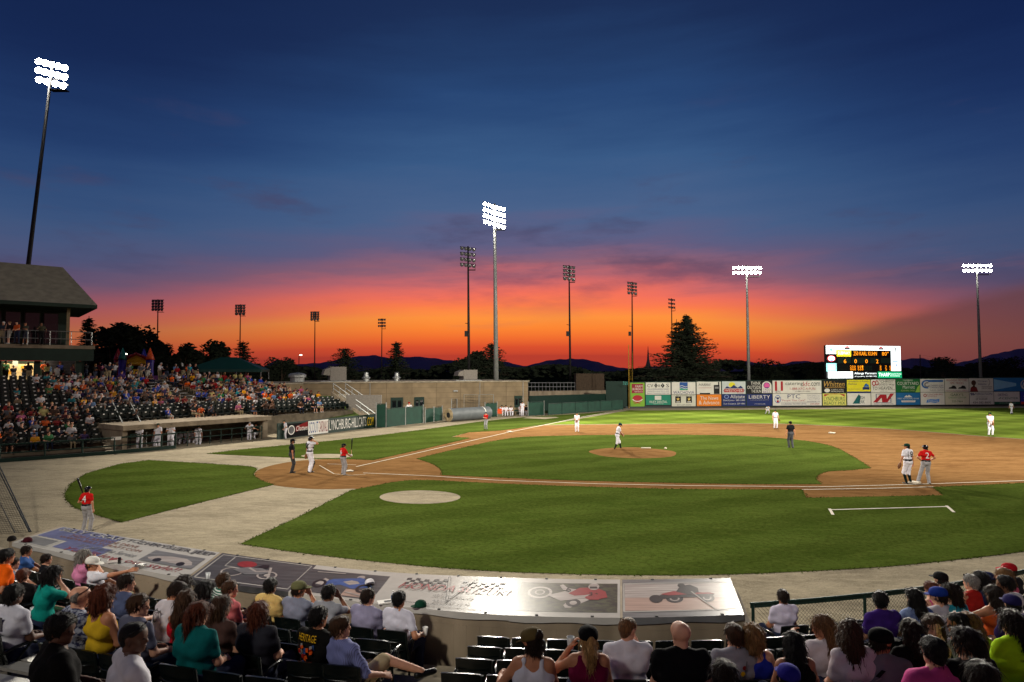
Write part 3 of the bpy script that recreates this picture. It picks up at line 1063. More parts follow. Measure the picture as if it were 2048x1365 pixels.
# ---- chain-link fence right of the dugout
L0 = row_line(-.02)
fk = [k for k in range(len(FC)) if UV((L0[k].x, L0[k].y, 1.1))[0] > 1478]
fpts = [Vector((L0[k].x, L0[k].y, 0)) for k in fk]
fence = root_at('chain_link_fence', fpts[len(fpts) // 3], 0, 'low chain-link fence with dark green top rail before the seats', 'fence')
cum = [0]
for a, b in zip(fpts, fpts[1:]): cum.append(cum[-1] + (b - a).length)


def fat(s):
    s = max(0, min(cum[-1], s))
    for i in range(len(cum) - 1):
        if s <= cum[i + 1]:
            return fpts[i].lerp(fpts[i + 1], (s - cum[i]) / (cum[i + 1] - cum[i]))
    return fpts[-1]


top = [fat(s) + Vector((0, 0, .98)) for s in np.linspace(0, cum[-1], 50)]
mb = MB(); mb.tube(top, .026, 6); mb.build('top_rail', m_dgreen, fence, world=True)
mb = MB()
for i in range(len(top) - 1):
    a, b = top[i], top[i + 1]
    mb.wall(a, b, .012, .90, .975)
mb.build('top_band', m_dgreen, fence, world=True)
mb = MB(); mb.tube([p - Vector((0, 0, .55)) for p in top], .022, 6); mb.build('middle_rail', m_dgreen, fence, world=True)
s = 0.05
while s < cum[-1]:
    p = fat(s)
    mb = MB(); mb.tube([(p.x, p.y, -.1), (p.x, p.y, 1.0)], .03, 7); mb.build('post', m_dgreen, fence, world=True)
    s += 2.4
mb = MB()
stp = .075
for k in range(int(cum[-1] / stp)):
    for sg in (1, -1):
        q = []
        for j in range(5):
            z = .2 + .7 * j / 4
            ss = k * stp + (sg * .8 * j / 4) * .85
            if 0 <= ss <= cum[-1]: q.append(fat(ss) + Vector((0, 0, z)))
        if len(q) > 1: mb.tube(q, .003, 3, False)
w = mb.build('wire_mesh', m_iron, fence, world=True)
w['kind'] = 'stuff'

# ---- seats
def make_seat():
    r = root_at('stadium_seat', (0, 0, 0), 0)
    mb = MB()
    N = 7
    prof = [(-.21, .40), (-.235, .52), (-.262, .66), (-.285, .80), (-.30, .865)]
    for i in range(N):
        x = -.235 + .47 * i / (N - 1)
        cv = .03 * (1 - (2 * i / (N - 1) - 1) ** 2)
        for j, (y, z) in enumerate(prof):
            dz = -.018 * abs(2 * i / (N - 1) - 1) ** 3 if j == 4 else 0
            mb.v.append((x, y - cv, z + dz))
        for j, (y, z) in enumerate(prof):
            dz = -.018 * abs(2 * i / (N - 1) - 1) ** 3 if j == 4 else 0
            mb.v.append((x, y - cv + .028, z + dz))
    for i in range(N - 1):
        for j in range(4):
            a = i * 10 + j
            mb.f.append((a, a + 10, a + 11, a + 1)); mb.mi.append(0)
            a = i * 10 + 5 + j
            mb.f.append((a, a + 1, a + 11, a + 10)); mb.mi.append(0)
        a = i * 10
        mb.f.append((a + 4, a + 14, a + 19, a + 9)); mb.mi.append(0)
        mb.f.append((a, a + 5, a + 15, a + 10)); mb.mi.append(0)
    for a in (0, (N - 1) * 10):
        for j in range(4):
            mb.f.append((a + j, a + j + 1, a + 6 + j, a + 5 + j) if a == 0 else (a + j, a + 5 + j, a + 6 + j, a + j + 1)); mb.mi.append(0)
    mb.build('backrest', m_seat, r, smooth=False)
    mb = MB()
    for z, y in ((.56, -.272), (.70, -.30)):
        mb = MB().tube([(-.215, y, z), (-.1, y - .026, z - .015), (.1, y - .026, z - .015), (.215, y, z)], .011, 5)
        mb.build('back_rib', m_seat, r, smooth=True)
    MB().box((0, .02, .435), (.45, .40, .035)).box((0, .215, .425), (.45, .03, .05)).build('seat', m_seat, r)
    for s in (-1, 1):
        mb = MB()
        mb.tube([(s * .255, -.25, .60), (s * .255, -.1, .635), (s * .255, .12, .63), (s * .255, .17, .60)], .022, 6)
        mb.build('armrest', m_seat, r, smooth=True)
    mb = MB()
    mb.tube([(.255, -.29, .84), (.255, -.25, .62), (.255, -.17, .42), (.255, -.12, .02)], .02, 5)
    mb.tube([(.255, .1, .62), (.255, -.1, .42)], .016, 5)
    mb.box((.255, -.1, .012), (.06, .26, .024))
    mb.build('leg', m_iron, r)
    return r


SEAT0 = make_seat()
SEATS = [0]
ROWNAME = ['front', 'second', 'third', 'fourth', 'fifth', 'sixth', 'seventh', 'eighth', 'ninth', 'tenth']


def place_seat(x, y, z, nrm, label, group='dark folding seats of the near stand'):
    o = SEAT0 if SEATS[0] == 0 else copy_tree(SEAT0)
    SEATS[0] += 1
    o.location = (x, y, z)
    o.rotation_euler = (0, 0, math.atan2(nrm.x, -nrm.y))      # faces the field
    tag(o, label, 'seat', group)
    return o
# ================================================================== people: one continuous surface grown from limb distances
def surface_nets(S, org, h):
    ins = S < 0
    nx, ny, nz = S.shape
    cs = (nx - 1, ny - 1, nz - 1)
    ncell = cs[0] * cs[1] * cs[2]
    acc = np.zeros((ncell, 3)); cnt = np.zeros(ncell)
    quads = []
    for ax in range(3):
        a = [slice(None)] * 3; b = [slice(None)] * 3
        a[ax] = slice(0, -1); b[ax] = slice(1, None)
        A, B = S[tuple(a)], S[tuple(b)]
        ch = (A < 0) != (B < 0)
        o1, o2 = (ax + 1) % 3, (ax + 2) % 3
        sl = [slice(None)] * 3
        sl[o1] = slice(1, -1); sl[o2] = slice(1, -1)
        msk = np.zeros_like(ch); msk[tuple(sl)] = ch[tuple(sl)]
        idx = np.argwhere(msk)
        if len(idx) == 0: continue
        va, vb = A[msk], B[msk]
        tt = va / (va - vb)
        pos = idx.astype(float)
        pos[:, ax] += tt
        cells = []
        for d1, d2 in ((-1, -1), (0, -1), (0, 0), (-1, 0)):
            c = idx.copy()
            c[:, o1] += d1; c[:, o2] += d2
            lin = (c[:, 0] * cs[1] + c[:, 1]) * cs[2] + c[:, 2]
            cells.append(lin)
            for k in range(3): acc[:, k] += np.bincount(lin, weights=pos[:, k], minlength=ncell)
            cnt += np.bincount(lin, minlength=ncell)
        q = np.stack(cells, 1)
        fl = va > 0
        q[fl] = q[fl][:, ::-1]
        quads.append(q)
    if not quads: return np.zeros((0, 3)), np.zeros((0, 4), int)
    Q = np.concatenate(quads)
    used = np.unique(Q)
    remap = np.full(ncell, -1); remap[used] = np.arange(len(used))
    V = acc[used] / cnt[used][:, None] * h + np.asarray(org)
    return V, remap[Q]


def grow(prims, h, k=.03, fold=0., cut=None, seed=0., name=''):
    """prims: (a, b, ra, rb); smooth union of round cones, optional cloth folds and cut-away spheres"""
    pr = [(np.asarray(a, float), np.asarray(b, float), ra, rb) for a, b, ra, rb in prims]
    lo = np.min([np.minimum(a, b) - max(ra, rb) for a, b, ra, rb in pr], 0) - 2.5 * h
    hi = np.max([np.maximum(a, b) + max(ra, rb) for a, b, ra, rb in pr], 0) + 2.5 * h
    n = np.ceil((hi - lo) / h).astype(int) + 1
    S = np.full(n, 1., np.float32)
    ax = [lo[i] + h * np.arange(n[i]) for i in range(3)]
    for a, b, ra, rb in pr:
        r = max(ra, rb) + k + 2 * h
        i0 = np.maximum(((np.minimum(a, b) - r - lo) / h).astype(int), 0)
        i1 = np.minimum(np.ceil((np.maximum(a, b) + r - lo) / h).astype(int) + 1, n)
        X, Y, Z = ax[0][i0[0]:i1[0], None, None], ax[1][None, i0[1]:i1[1], None], ax[2][None, None, i0[2]:i1[2]]
        ab = b - a
        L2 = float(ab @ ab)
        px, py, pz = X - a[0], Y - a[1], Z - a[2]
        if L2 > 1e-9:
            t = np.clip((px * ab[0] + py * ab[1] + pz * ab[2]) / L2, 0, 1)
        else:
            t = np.zeros((1, 1, 1))
        d = np.sqrt((px - t * ab[0]) ** 2 + (py - t * ab[1]) ** 2 + (pz - t * ab[2]) ** 2) - (ra + (rb - ra) * t)
        sub = S[i0[0]:i1[0], i0[1]:i1[1], i0[2]:i1[2]]
        hh = np.clip(.5 + .5 * (sub - d) / k, 0, 1)
        S[i0[0]:i1[0], i0[1]:i1[1], i0[2]:i1[2]] = sub * (1 - hh) + d * hh - k * hh * (1 - hh)
    if fold or cut:
        X, Y, Z = ax[0][:, None, None], ax[1][None, :, None], ax[2][None, None, :]
        if fold and name == 'hair':
            S = S + (fold * (np.sin(85 * X + 12 * Z + seed) * np.sin(78 * Y - 9 * Z + seed) + .6 * np.sin(48 * X + 52 * Y + 20 * Z + seed))).astype(np.float32)
        elif fold:
            S = S + (fold * (np.sin(27 * X + 16 * Z + seed) * np.sin(34 * Z - 13 * X + 2 * seed) + .7 * np.sin(41 * Y + 23 * Z - 9 * X + seed) * np.sin(19 * X - 21 * Z))).astype(np.float32)
        for c, r in (cut or []):
            S = np.maximum(S, (r - np.sqrt((X - c[0]) ** 2 + (Y - c[1]) ** 2 + (Z - c[2]) ** 2)).astype(np.float32))
    return surface_nets(S, lo, h)


def np_mesh(name, parts, mats, smooth=True):
    """parts: list of (V, Q, material index)"""
    vs, qs, mi, off = [], [], [], 0
    for V, Q, m in parts:
        vs.append(V); qs.append(Q + off); off += len(V)
        mi.append(np.full(len(Q), m) if np.isscalar(m) else m)
    V, Q, mi = np.concatenate(vs), np.concatenate(qs), np.concatenate(mi)
    me = bpy.data.meshes.new(name)
    me.vertices.add(len(V)); me.loops.add(len(Q) * 4); me.polygons.add(len(Q))
    me.vertices.foreach_set('co', V.astype(np.float32).ravel())
    me.loops.foreach_set('vertex_index', Q.astype(np.int32).ravel())
    me.polygons.foreach_set('loop_start', np.arange(0, len(Q) * 4, 4, dtype=np.int32))
    me.polygons.foreach_set('material_index', mi.astype(np.int32))
    me.polygons.foreach_set('use_smooth', np.full(len(Q), smooth))
    for m in mats: me.materials.append(m)
    me.update(calc_edges=True)
    return me


V3 = lambda *a: np.array(a, float)


def unit(v):
    return v / (np.linalg.norm(v) + 1e-12)


def ik(a, b, l1, l2, hint):
    d = b - a
    L = np.linalg.norm(d)
    L = min(max(L, .06), (l1 + l2) * .999)
    d = unit(d)
    b = a + d * L
    x = (l1 * l1 - l2 * l2 + L * L) / (2 * L)
    hgt = math.sqrt(max(0, l1 * l1 - x * x))
    pp = unit(hint - d * (hint @ d))
    return a + d * x + pp * hgt, b


def rotm(yaw, pitch, roll):               # yaw about z, pitch nods down, roll tilts
    return np.array(Matrix.Rotation(yaw, 3, 'Z') @ Matrix.Rotation(-pitch, 3, 'X') @ Matrix.Rotation(roll, 3, 'Y'))


HANDS = {}


def hand_mesh(curl, h, side):             # fingers along +y, palm down, thumb towards +x * side
    key = (curl, h, side)
    if key not in HANDS:
        pr = []
        for i, (x, L) in enumerate(((.028, .070), (.009, .080), (-.011, .074), (-.029, .056))):
            pr.append((V3(x * .55, .0, 0), V3(x, .082, .004 - .004 * abs(i - 1.3)), .0155, .0115))
            p, ang = V3(x, .084, 0), 0.
            for seg, (f, r0) in enumerate(((.46, .0092), (.30, .0084), (.24, .0074))):
                ang += curl * (.8 if seg == 0 else 1.)
                q = p + V3((x * .10), math.cos(ang) * L * f, -math.sin(ang) * L * f)
                pr.append((p, q, r0, r0 - .001))
                p = q
        a = V3(.022, .018, -.004); b = V3(.050, .050, -.016); c = V3(.052 - curl * .02, .082, -.024 - curl * .012)
        pr += [(a, b, .0135, .0105), (b, c, .0105, .0085)]
        V, Q = grow(pr, h, .0045)
        if side < 0:
            V = V * V3(-1, 1, 1); Q = Q[:, ::-1]
        HANDS[key] = (V, Q)
    return HANDS[key]


SKIN = {'light': (206, 152, 124), 'fair': (220, 168, 142), 'tan': (176, 118, 86), 'dark': (84, 54, 40), 'brown': (122, 80, 56)}
m_skin = {k: M('skin_' + k, v, rough=.55, var=.07, scale=14, spec=.35) for k, v in SKIN.items()}
m_eye = M('eye_dark', (26, 20, 18), rough=.2, var=.1)
m_lip = M('lips', (140, 70, 66), rough=.5, var=.1)
m_lipd = M('lips_dark', (66, 36, 32), rough=.5, var=.1)
HAIRC = {'black': (16, 13, 12), 'dkbrown': (34, 22, 15), 'brown': (62, 40, 24), 'ltbrown': (104, 72, 44), 'auburn': (84, 38, 20), 'blond': (168, 128, 78), 'grey': (126, 122, 116), 'white': (176, 172, 166), 'dirtyblond': (126, 92, 56)}
m_hair = {k: M('hair_' + k, v, rough=.55, var=.55, scale=26, stretch=(3.4, 3.4, .4), bump=1., bscale=55, spec=.22) for k, v in HAIRC.items()}


def cloth(col, pat=None):
    nm = 'cloth_%d_%d_%d' % col + ('_' + pat if pat else '')
    if nm in MATS: return MATS[nm]
    if pat == 'hawaii':
        return M(nm, col, rough=.85, scale=26, col2=(150, 156, 170), sharp=.07, detail=2)
    if pat == 'tiedye':
        return M(nm, col, rough=.85, scale=9, col2=(150, 170, 205), sharp=.16, detail=4)
    if pat == 'stripe':
        m = M(nm, col, rough=.85, var=.05)
        n, l = m.node_tree.nodes, m.node_tree.links
        wv = n.new('ShaderNodeTexWave'); wv.bands_direction = 'Z'; wv.inputs['Scale'].default_value = 9
        tcn = n.new('ShaderNodeTexCoord'); l.new(tcn.outputs['Object'], wv.inputs['Vector'])
        rp = n.new('ShaderNodeValToRGB'); rp.color_ramp.interpolation = 'CONSTANT'
        rp.color_ramp.elements[0].color = C(*col); rp.color_ramp.elements[1].position = .55; rp.color_ramp.elements[1].color = C(196, 200, 196)
        l.new(wv.outputs['Fac'], rp.inputs[0]); l.new(rp.outputs[0], n['Principled BSDF'].inputs['Base Color'])
        return m
    if pat == 'pin':
        m = M(nm, col, rough=.85, var=.05)
        n, l = m.node_tree.nodes, m.node_tree.links
        wv = n.new('ShaderNodeTexWave'); wv.bands_direction = 'X'; wv.inputs['Scale'].default_value = 18
        tcn = n.new('ShaderNodeTexCoord'); l.new(tcn.outputs['Object'], wv.inputs['Vector'])
        rp = n.new('ShaderNodeValToRGB')
        rp.color_ramp.elements[0].color = C(*[int(c * .68) for c in col]); rp.color_ramp.elements[1].position = .45; rp.color_ramp.elements[1].color = C(*col)
        l.new(wv.outputs['Fac'], rp.inputs[0]); l.new(rp.outputs[0], n['Principled BSDF'].inputs['Base Color'])
        return m
    return M(nm, col, rough=.88, var=.14, scale=7, bump=.55, bscale=12, spec=.1)


m_shoe = M('shoe_black', (16, 16, 17), rough=.4, var=.2)
m_shoew = M('shoe_white', (186, 184, 180), rough=.5, var=.1)
m_helmet = M('helmet_gloss', (10, 11, 16), rough=.12, var=.1, spec=.7)
m_strap = M('gear_black', (18, 18, 20), rough=.5, var=.2)
m_glove = M('glove_leather', (112, 70, 38), rough=.6, var=.25, scale=12)


def person(loc, rz, pose='sit', sc=1., wide=1., fem=False, skin='light', shirt=(120, 120, 120), sleeve='tee', pants=(40, 46, 70), leg='long', hair='short', hcol='dkbrown',
           cap=None, head=(0, 0, 0), lean=(0, 0), twist=0., hands=None, feet=None, hint=None, pat=None, label=None, group=None, fine=True, number=None, ncol=None, extra=(),
           shoe=None, sock=None, glove=None, drop=0., curl=.45):
    hb = .021 if fine else .03
    sh = random.Random(label or 'x').random() * 20
    # --- joints
    P = V3(0, 0, .50 if pose == 'sit' else .95 - drop)
    lf, ls = R(lean[0]), R(lean[1])
    u = unit(V3(math.sin(ls), math.sin(lf), math.cos(lf) * math.cos(ls)))
    tw = R(twist)
    rt = V3(math.cos(tw), math.sin(tw), 0); rt = unit(rt - u * (rt @ u))
    f = np.cross(u, rt)
    chest, belly, neck = P + u * .34, P + u * .16, P + u * .50
    sw = (.155 if fem else .178) * (.5 + .5 * wide)
    shL, shR = neck - u * .045 - rt * sw, neck - u * .045 + rt * sw
    hipx = V3(1, 0, 0)
    H = rotm(R(head[0]) + tw * .6, R(head[1]), R(head[2]))
    hc = neck + u * .122 + f * .03
    if feet is None:
        feet = [(-.13, .40, .08), (.13, .40, .08)] if pose == 'sit' else [(-.11, .03, .08), (.11, -.02, .08)]
    if hands is None:
        hands = [(-.12, .30, .62), (.12, .30, .62)] if pose == 'sit' else [(-.26, .06, .80), (.26, .06, .80)]
    kh = V3(0, 1, .6) if pose == 'sit' else V3(0, 1, 0)
    legs = []
    for s, ft in zip((-1, 1), feet):
        hp = P + hipx * s * .085 + V3(0, 0, -.03)
        kn, an = ik(hp, V3(*ft), .44, .43, kh + V3(s * .12, 0, 0))
        legs.append((hp, kn, an))
    arms = []
    for i, (s, shd, hd) in enumerate(((-1, shL, hands[0]), (1, shR, hands[1]))):
        hn = V3(*(hint[i])) if hint else V3(s * .55, -.5, -.75)
        el, wr = ik(shd, V3(*hd), .285, .25, hn)
        arms.append((shd, el, wr))
    w = wide
    torso = [(P - hipx * .075, P + hipx * .075, .112 * w, .112 * w), (belly - rt * .06 + f * .012 * w, belly + rt * .06 + f * .012 * w, .108 * w, .108 * w), (chest - rt * .08, chest + rt * .08, .112 * w, .112 * w),
             (shL + rt * .02, shR - rt * .02, .066, .066), (chest, neck - u * .03, .095, .075), (shL + rt * .07 + u * .01, neck + u * .015, .05, .052), (shR - rt * .07 + u * .01, neck + u * .015, .05, .052)]
    if fem: torso += [(chest - rt * .07 + f * .075 - u * .03, chest + rt * .07 + f * .075 - u * .03, .058, .058)]
    legp = []
    for hp, kn, an in legs: legp += [(hp, kn, .088 * (.6 + .4 * w), .058), (kn, an, .058, .038)]
    armp = []
    for a, e, wr in arms: armp += [(a, e, .05 * (.6 + .4 * w), .039), (e, wr, .040, .027)]
    neckp = [(neck - u * .05, hc - u * .03, .062, .055)]
    body = torso + legp + armp + neckp
    hl = lambda x, y, z: hc + H @ V3(x, y, z + .03)
    hp_ = [(hl(0, -.022, .035), hl(0, .022, .04), .083, .078), (hl(0, .03, .0), hl(0, .038, -.06), .062, .048), (hl(-.035, .012, -.06), hl(.035, .012, -.06), .034, .034), (hl(0, .06, -.085), hl(0, .062, -.09), .024, .022),
           (hl(0, .083, .01), hl(0, .101, -.026), .0095, .0135), (hl(-.03, .075, .024), hl(.03, .075, .024), .015, .015), (hl(-.016, .08, -.056), hl(.016, .08, -.056), .011, .011),
           (hl(-.079, -.008, .015), hl(-.077, -.012, -.022), .015, .011), (hl(.079, -.008, .015), hl(.077, -.012, -.022), .015, .011), (hl(0, -.02, -.04), neck - u * .02, .056, .060)]
    parts = [grow(body, hb, .035) + (0,), grow(hp_, .0115 if fine else .017, .018) + (0,)]
    for i, (a, e, wr) in enumerate(arms):
        s = -1 if i == 0 else 1
        dv = unit(wr - e)
        pn = unit(V3(-s * .7, -.1, -.7) if abs(dv[2]) < .8 else V3(-s, .15, 0))
        z = -unit(pn - dv * (pn @ dv))
        x = np.cross(dv, z)
        Mh = np.stack([x, dv, z], 1)
        Vh, Qh = hand_mesh(curl, .0075 if fine else .011, -s if True else s)
        parts.append(((Vh @ Mh.T) + wr - dv * .004, Qh, 0))
    me = np_mesh('person', parts, [m_skin[skin]])
    o = link_mesh('person', me, loc=loc, rz=rz)
    o.scale = (sc, sc, sc)
    tag(o, label, 'person', group)

    def child(name, prims, h, mat, k=.03, fold=0., cut=None):
        V, Q = grow(prims, h, k, fold, cut, sh, name)
        return link_mesh(name, np_mesh(name, [(V, Q, 0)], [mat]), o)
    # --- clothes
    g = .013
    ms = cloth(shirt, pat)
    if sleeve != 'none':
        tp = [(a, b, ra + g, rb + g) for a, b, ra, rb in torso]
        if sleeve in ('tank', 'strap'):
            ln = neck - u * (.03 if sleeve == 'tank' else .1)
            tp = [(a, b, ra + g, rb + g) for a, b, ra, rb in torso[:3] + torso[7:]]
            for s in (-1, 1):
                tp.append((chest + rt * s * .085 + u * .02, neck + rt * s * .085 - u * .02, .05 if sleeve == 'tank' else .02, .03 if sleeve == 'tank' else .013))
                tp.append((chest + rt * s * .085 - f * .07, neck + rt * s * .085 - f * .045, .045 if sleeve == 'tank' else .014, .022 if sleeve == 'tank' else .012))
                if sleeve == 'strap':
                    tp = tp[:-2]
                    tp += [(chest + rt * s * .085 - f * .112, neck + rt * s * .085 - f * .055 + u * .012, .018, .016), (neck + rt * s * .085 - f * .055 + u * .012, neck + rt * s * .085 + f * .03 + u * .012, .016, .016)]
        else:
            fr = {'tee': .62, 'long': 1., 'half': .95}[sleeve]
            for a, e, wr in arms:
                tp.append((a, a + (e - a) * fr, .066 * (.6 + .4 * w), .058))
                if sleeve == 'long': tp.append((e, wr, .054, .04))
        cut = [(neck + u * .045 + f * .05, .062)]
        child('shirt', tp, hb, ms, .03, .0075 if fine else .004, cut)
    mp = cloth(pants)
    pp = [(P - hipx * .075, P + hipx * .075, .112 * w + .017, .112 * w + .017), (P - hipx * .06 + u * .06, P + hipx * .06 + u * .06, .108 * w + .01, .108 * w + .01)]
    for hp, kn, an in legs:
        if leg == 'short':
            pp.append((hp, hp + (kn - hp) * .92, .10 * (.6 + .4 * w), .088))
        elif leg == 'knee':
            pp += [(hp, kn, .102 * (.6 + .4 * w), .08), (kn, kn + (an - kn) * .22, .078, .06)]
        else:
            pp += [(hp, kn, .102 * (.6 + .4 * w), .079), (kn, kn + (an - kn) * .97, .077, .066)]
    child('shorts' if leg == 'short' else 'trousers', pp, hb * 1.1, mp, .03, .006)
    if sock:
        for hp, kn, an in legs: child('sock', [(kn + (an - kn) * .12, an, .064, .045)], hb, cloth(sock), .02)
    for hp, kn, an in legs:
        tdir = V3(0, 1, 0) if pose != 'sit' or True else 0
        hd = unit(V3(an[0] - P[0], 1.2, 0)) * .5
        d2 = unit(V3((an[0]) * .8, 1., 0))
        child('shoe', [(an + V3(0, 0, -.035) - d2 * .05, an + V3(0, 0, -.04) + d2 * .16, .043, .036)], hb * .9, m_shoew if shoe == 'white' else m_shoe, .02)
    # --- face
    if fine:
        for s in (-1, 1):
            c = hl(s * .031, .088, .004)
            MB().lathe([(.001, -.007), (.009, -.004), (.011, 0), (.009, .004), (.001, .007)], 7, c).build('eye', m_eye, o, smooth=True)
        a = hl(0, .088, -.056)
        MB().lathe([(.001, -.006), (.016, -.003), (.018, 0), (.016, .003), (.001, .006)], 8, a, 1, .45, mat=Matrix([list(r) for r in H])).build('mouth', m_lipd if skin == 'dark' else m_lip, o, smooth=True)
    # --- hair
    hh = .0125 if fine else .018
    mh = m_hair[hcol]
    down = V3(0, 0, -1)
    hs = []
    cutr = [(hl(0, .142, -.045), .112)]
    cq = -.007 if cap else 0.
    base = [(hl(0, -.022, .040), hl(0, .016, .048), .0925 + cq, .086 + cq), (hl(0, -.042, .0), hl(0, -.045, -.03), .074, .058)]
    sides = [(hl(s * .052, -.012, .05), hl(s * .062, -.022, -.005), .04, .026) for s in (-1, 1)]
    fold = .0042
    if hair == 'short': hs = base + sides
    elif hair == 'buzz': hs = [(a, b, ra - .006, rb - .006) for a, b, ra, rb in base]; fold = 0
    elif hair == 'fringe': hs = [(hl(-.05, -.04, .01), hl(.05, -.04, .01), .05, .05)] + sides; cutr = [(hl(0, .1, .06), .125)]
    elif hair == 'afro': hs = [(a, b, ra + .008, rb + .008) for a, b, ra, rb in base] + sides; fold = .006
    elif hair == 'curly':
        hs = [(a, b, ra + .018, rb + .018) for a, b, ra, rb in base] + [(hl(s * .06, -.02, .04), hl(s * .072, -.03, -.07), .05, .05) for s in (-1, 1)] + [(hl(0, -.06, 0), hl(0, -.07, -.1), .08, .075)]; fold = .011
    elif hair == 'bob':
        hs = base + [(hl(s * .06, -.02, .04), hl(s * .07, -.02, -.085), .045, .042) for s in (-1, 1)] + [(hl(0, -.055, 0), hl(0, -.06, -.09), .08, .07)]
    elif hair in ('long', 'wavy'):
        e = hl(0, -.075, -.03)
        L = .24 if hair == 'wavy' else .30
        hs = base + [(hl(s * .06, -.02, .04), hl(s * .07, -.03, -.06), .044, .04) for s in (-1, 1)]
        hs += [(e, e + down * .12 - f * .03, .082, .078), (e + down * .12 - f * .03, e + down * L - f * .055, .078, .045)]
        for s in (-1, 1):
            q = hl(s * .068, -.035, -.06)
            hs += [(q, q + down * (L - .08) - f * .05 + rt * s * .015, .042, .026)]
        fold = .009 if hair == 'wavy' else .006
    elif hair in ('pony', 'braid'):
        hs = [(a, b, ra - .001, rb - .001) for a, b, ra, rb in base] + sides
        q = hl(0, -.115, .03)
        q2 = q + down * .10 - f * .03
        hs += [(hl(0, -.09, .04), q, .03, .026), (q, q2, .034, .036), (q2, q2 + down * .2 + f * .01, .036, .014)]
        if hair == 'braid': fold = .006
    elif hair == 'bun':
        hs = base + sides + [(hl(0, -.115, .05), hl(0, -.12, .05), .042, .042)]; fold = .008
    if hs:
        V, Q = grow(hs, hh, .02, fold, cutr, sh, 'hair')
        parts = [(V, Q, 0)]
        if fine and hair != 'buzz':       # loose strands over the mass of hair
            rs = np.random.RandomState(int(sh * 1000))
            A = V[Q]
            c = A.mean(1); nn = np.cross(A[:, 2] - A[:, 0], A[:, 3] - A[:, 1]); nn /= np.linalg.norm(nn, axis=1)[:, None] + 1e-9
            n_ = {'short': 420, 'fringe': 160, 'afro': 420}.get(hair, 620)
            if cap:
                kp = ((c - hc) @ H)[:, 2] < .035
                c, nn = c[kp], nn[kp]
            k_ = rs.randint(0, len(c), n_)
            L = {'short': .030, 'fringe': .02, 'afro': .014, 'curly': .045}.get(hair, .085) * rs.uniform(.5, 1.5, n_)
            dn = np.tile(V3(0, 0, -1.), (n_, 1)) + nn[k_] * ({'afro': 2.5, 'curly': .9, 'short': .5}.get(hair, .14)) + rs.normal(0, .2, (n_, 3))
            dn -= nn[k_] * np.minimum(0, (dn * nn[k_]).sum(1))[:, None]
            dn /= np.linalg.norm(dn, axis=1)[:, None]
            wv = np.cross(dn, nn[k_] + rs.normal(0, .3, (n_, 3))); wv /= np.linalg.norm(wv, axis=1)[:, None] + 1e-9
            wv *= rs.uniform(.0022, .005, n_)[:, None]
            a0 = c[k_] - nn[k_] * .002
            mid = a0 + dn * (L * .5)[:, None] + nn[k_] * (L * .12)[:, None]
            e0 = a0 + dn * L[:, None]
            SV = np.stack([a0 - wv, a0 + wv, mid + wv * .8, mid - wv * .8, e0 + wv * .25, e0 - wv * .25], 1).reshape(-1, 3)
            b_ = np.arange(n_) * 6
            parts.append((SV, np.concatenate([np.stack([b_, b_ + 1, b_ + 2, b_ + 3], 1), np.stack([b_ + 3, b_ + 2, b_ + 4, b_ + 5], 1)]), 0))
        link_mesh('hair', np_mesh('hair', parts, [mh]), o)
    # --- headgear
    M3 = Matrix([list(r) for r in H])
    cc = hl(0, -.004, .03)
    if cap:
        kind, ccol = cap
        mc = m_helmet if kind == 'helmet' else cloth(ccol)
        mb = MB()
        k = 1.13 if kind == 'helmet' else 1.06
        mb.lathe([(.098 * k, -.008), (.101 * k, .015), (.098 * k, .045), (.083 * k, .075), (.052 * k, .095), (.012, .103)], 16, cc, .93, 1.10, M3)
        co = mb.build('cap' if kind != 'helmet' else 'helmet', mc, o, smooth=True)
        mb = MB()
        N = 9
        sgn = -1 if kind == 'back' else 1
        vs = []
        for j in range(N):
            a = math.pi * (j / (N - 1))
            cx, sy = math.cos(a), math.sin(a)
            for rr, zz in ((.98, .004), (1.0, .0)):
                pass
            inner = Vector((.088 * cx * k, sgn * (.055 + .05 * sy) * k, .004))
            outer = Vector((.082 * cx * k, sgn * (.075 + .118 * sy) * k, -.012 * sy + .004 * abs(cx)))
            for q in (inner, outer, outer + Vector((0, 0, .007)), inner + Vector((0, 0, .007))):
                vs.append(M3 @ q + Vector(cc))
        fs = []
        for j in range(N - 1):
            for q in range(4):
                a, b = j * 4 + q, j * 4 + (q + 1) % 4
                fs.append((a, b, b + 4, a + 4))
        mb.add(vs, fs)
        mb.build('brim', mc, o, smooth=False)
        if kind == 'helmet':
            mb = MB()
            mb.lathe([(.02, -.06), (.045, -.055), (.05, -.02), (.05, .02), (.03, .03)], 8, cc + H @ V3(-.07, .0, -.02), .5, 1.1, M3)
            mb.build('ear_flap', mc, o, smooth=True)
    if 'shades' in extra:                 # sunglasses pushed up on the head
        a = hl(0, .075, .095)
        mb = MB()
        for s in (-1, 1):
            mb.lathe([(.002, -.004), (.024, -.003), (.024, .003), (.002, .004)], 9, hl(s * .032, .07, .1), mat=M3 @ Matrix.Rotation(.9, 3, 'X'))
            mb.tube([hl(s * .055, .065, .1), hl(s * .083, .0, .06), hl(s * .082, -.05, .03)], .004, 4)
        mb.build('sunglasses', m_helmet, o, smooth=True)
    if number:
        c = chest - f * (.112 * w + .026)
        hgt = .26 if len(number) < 3 else .2
        wid = (.15 if len(number) == 1 else .26)
        vs, fs = text_geo(number)
        mb = MB().add([c + rt * ((a - .5) * wid) + u * ((b - .5) * hgt) + f * (.02 * abs(a - .5) ** 2 * wid) for a, b in vs], fs)
        mb.build('back_number', cloth(ncol or (225, 225, 225)), o)
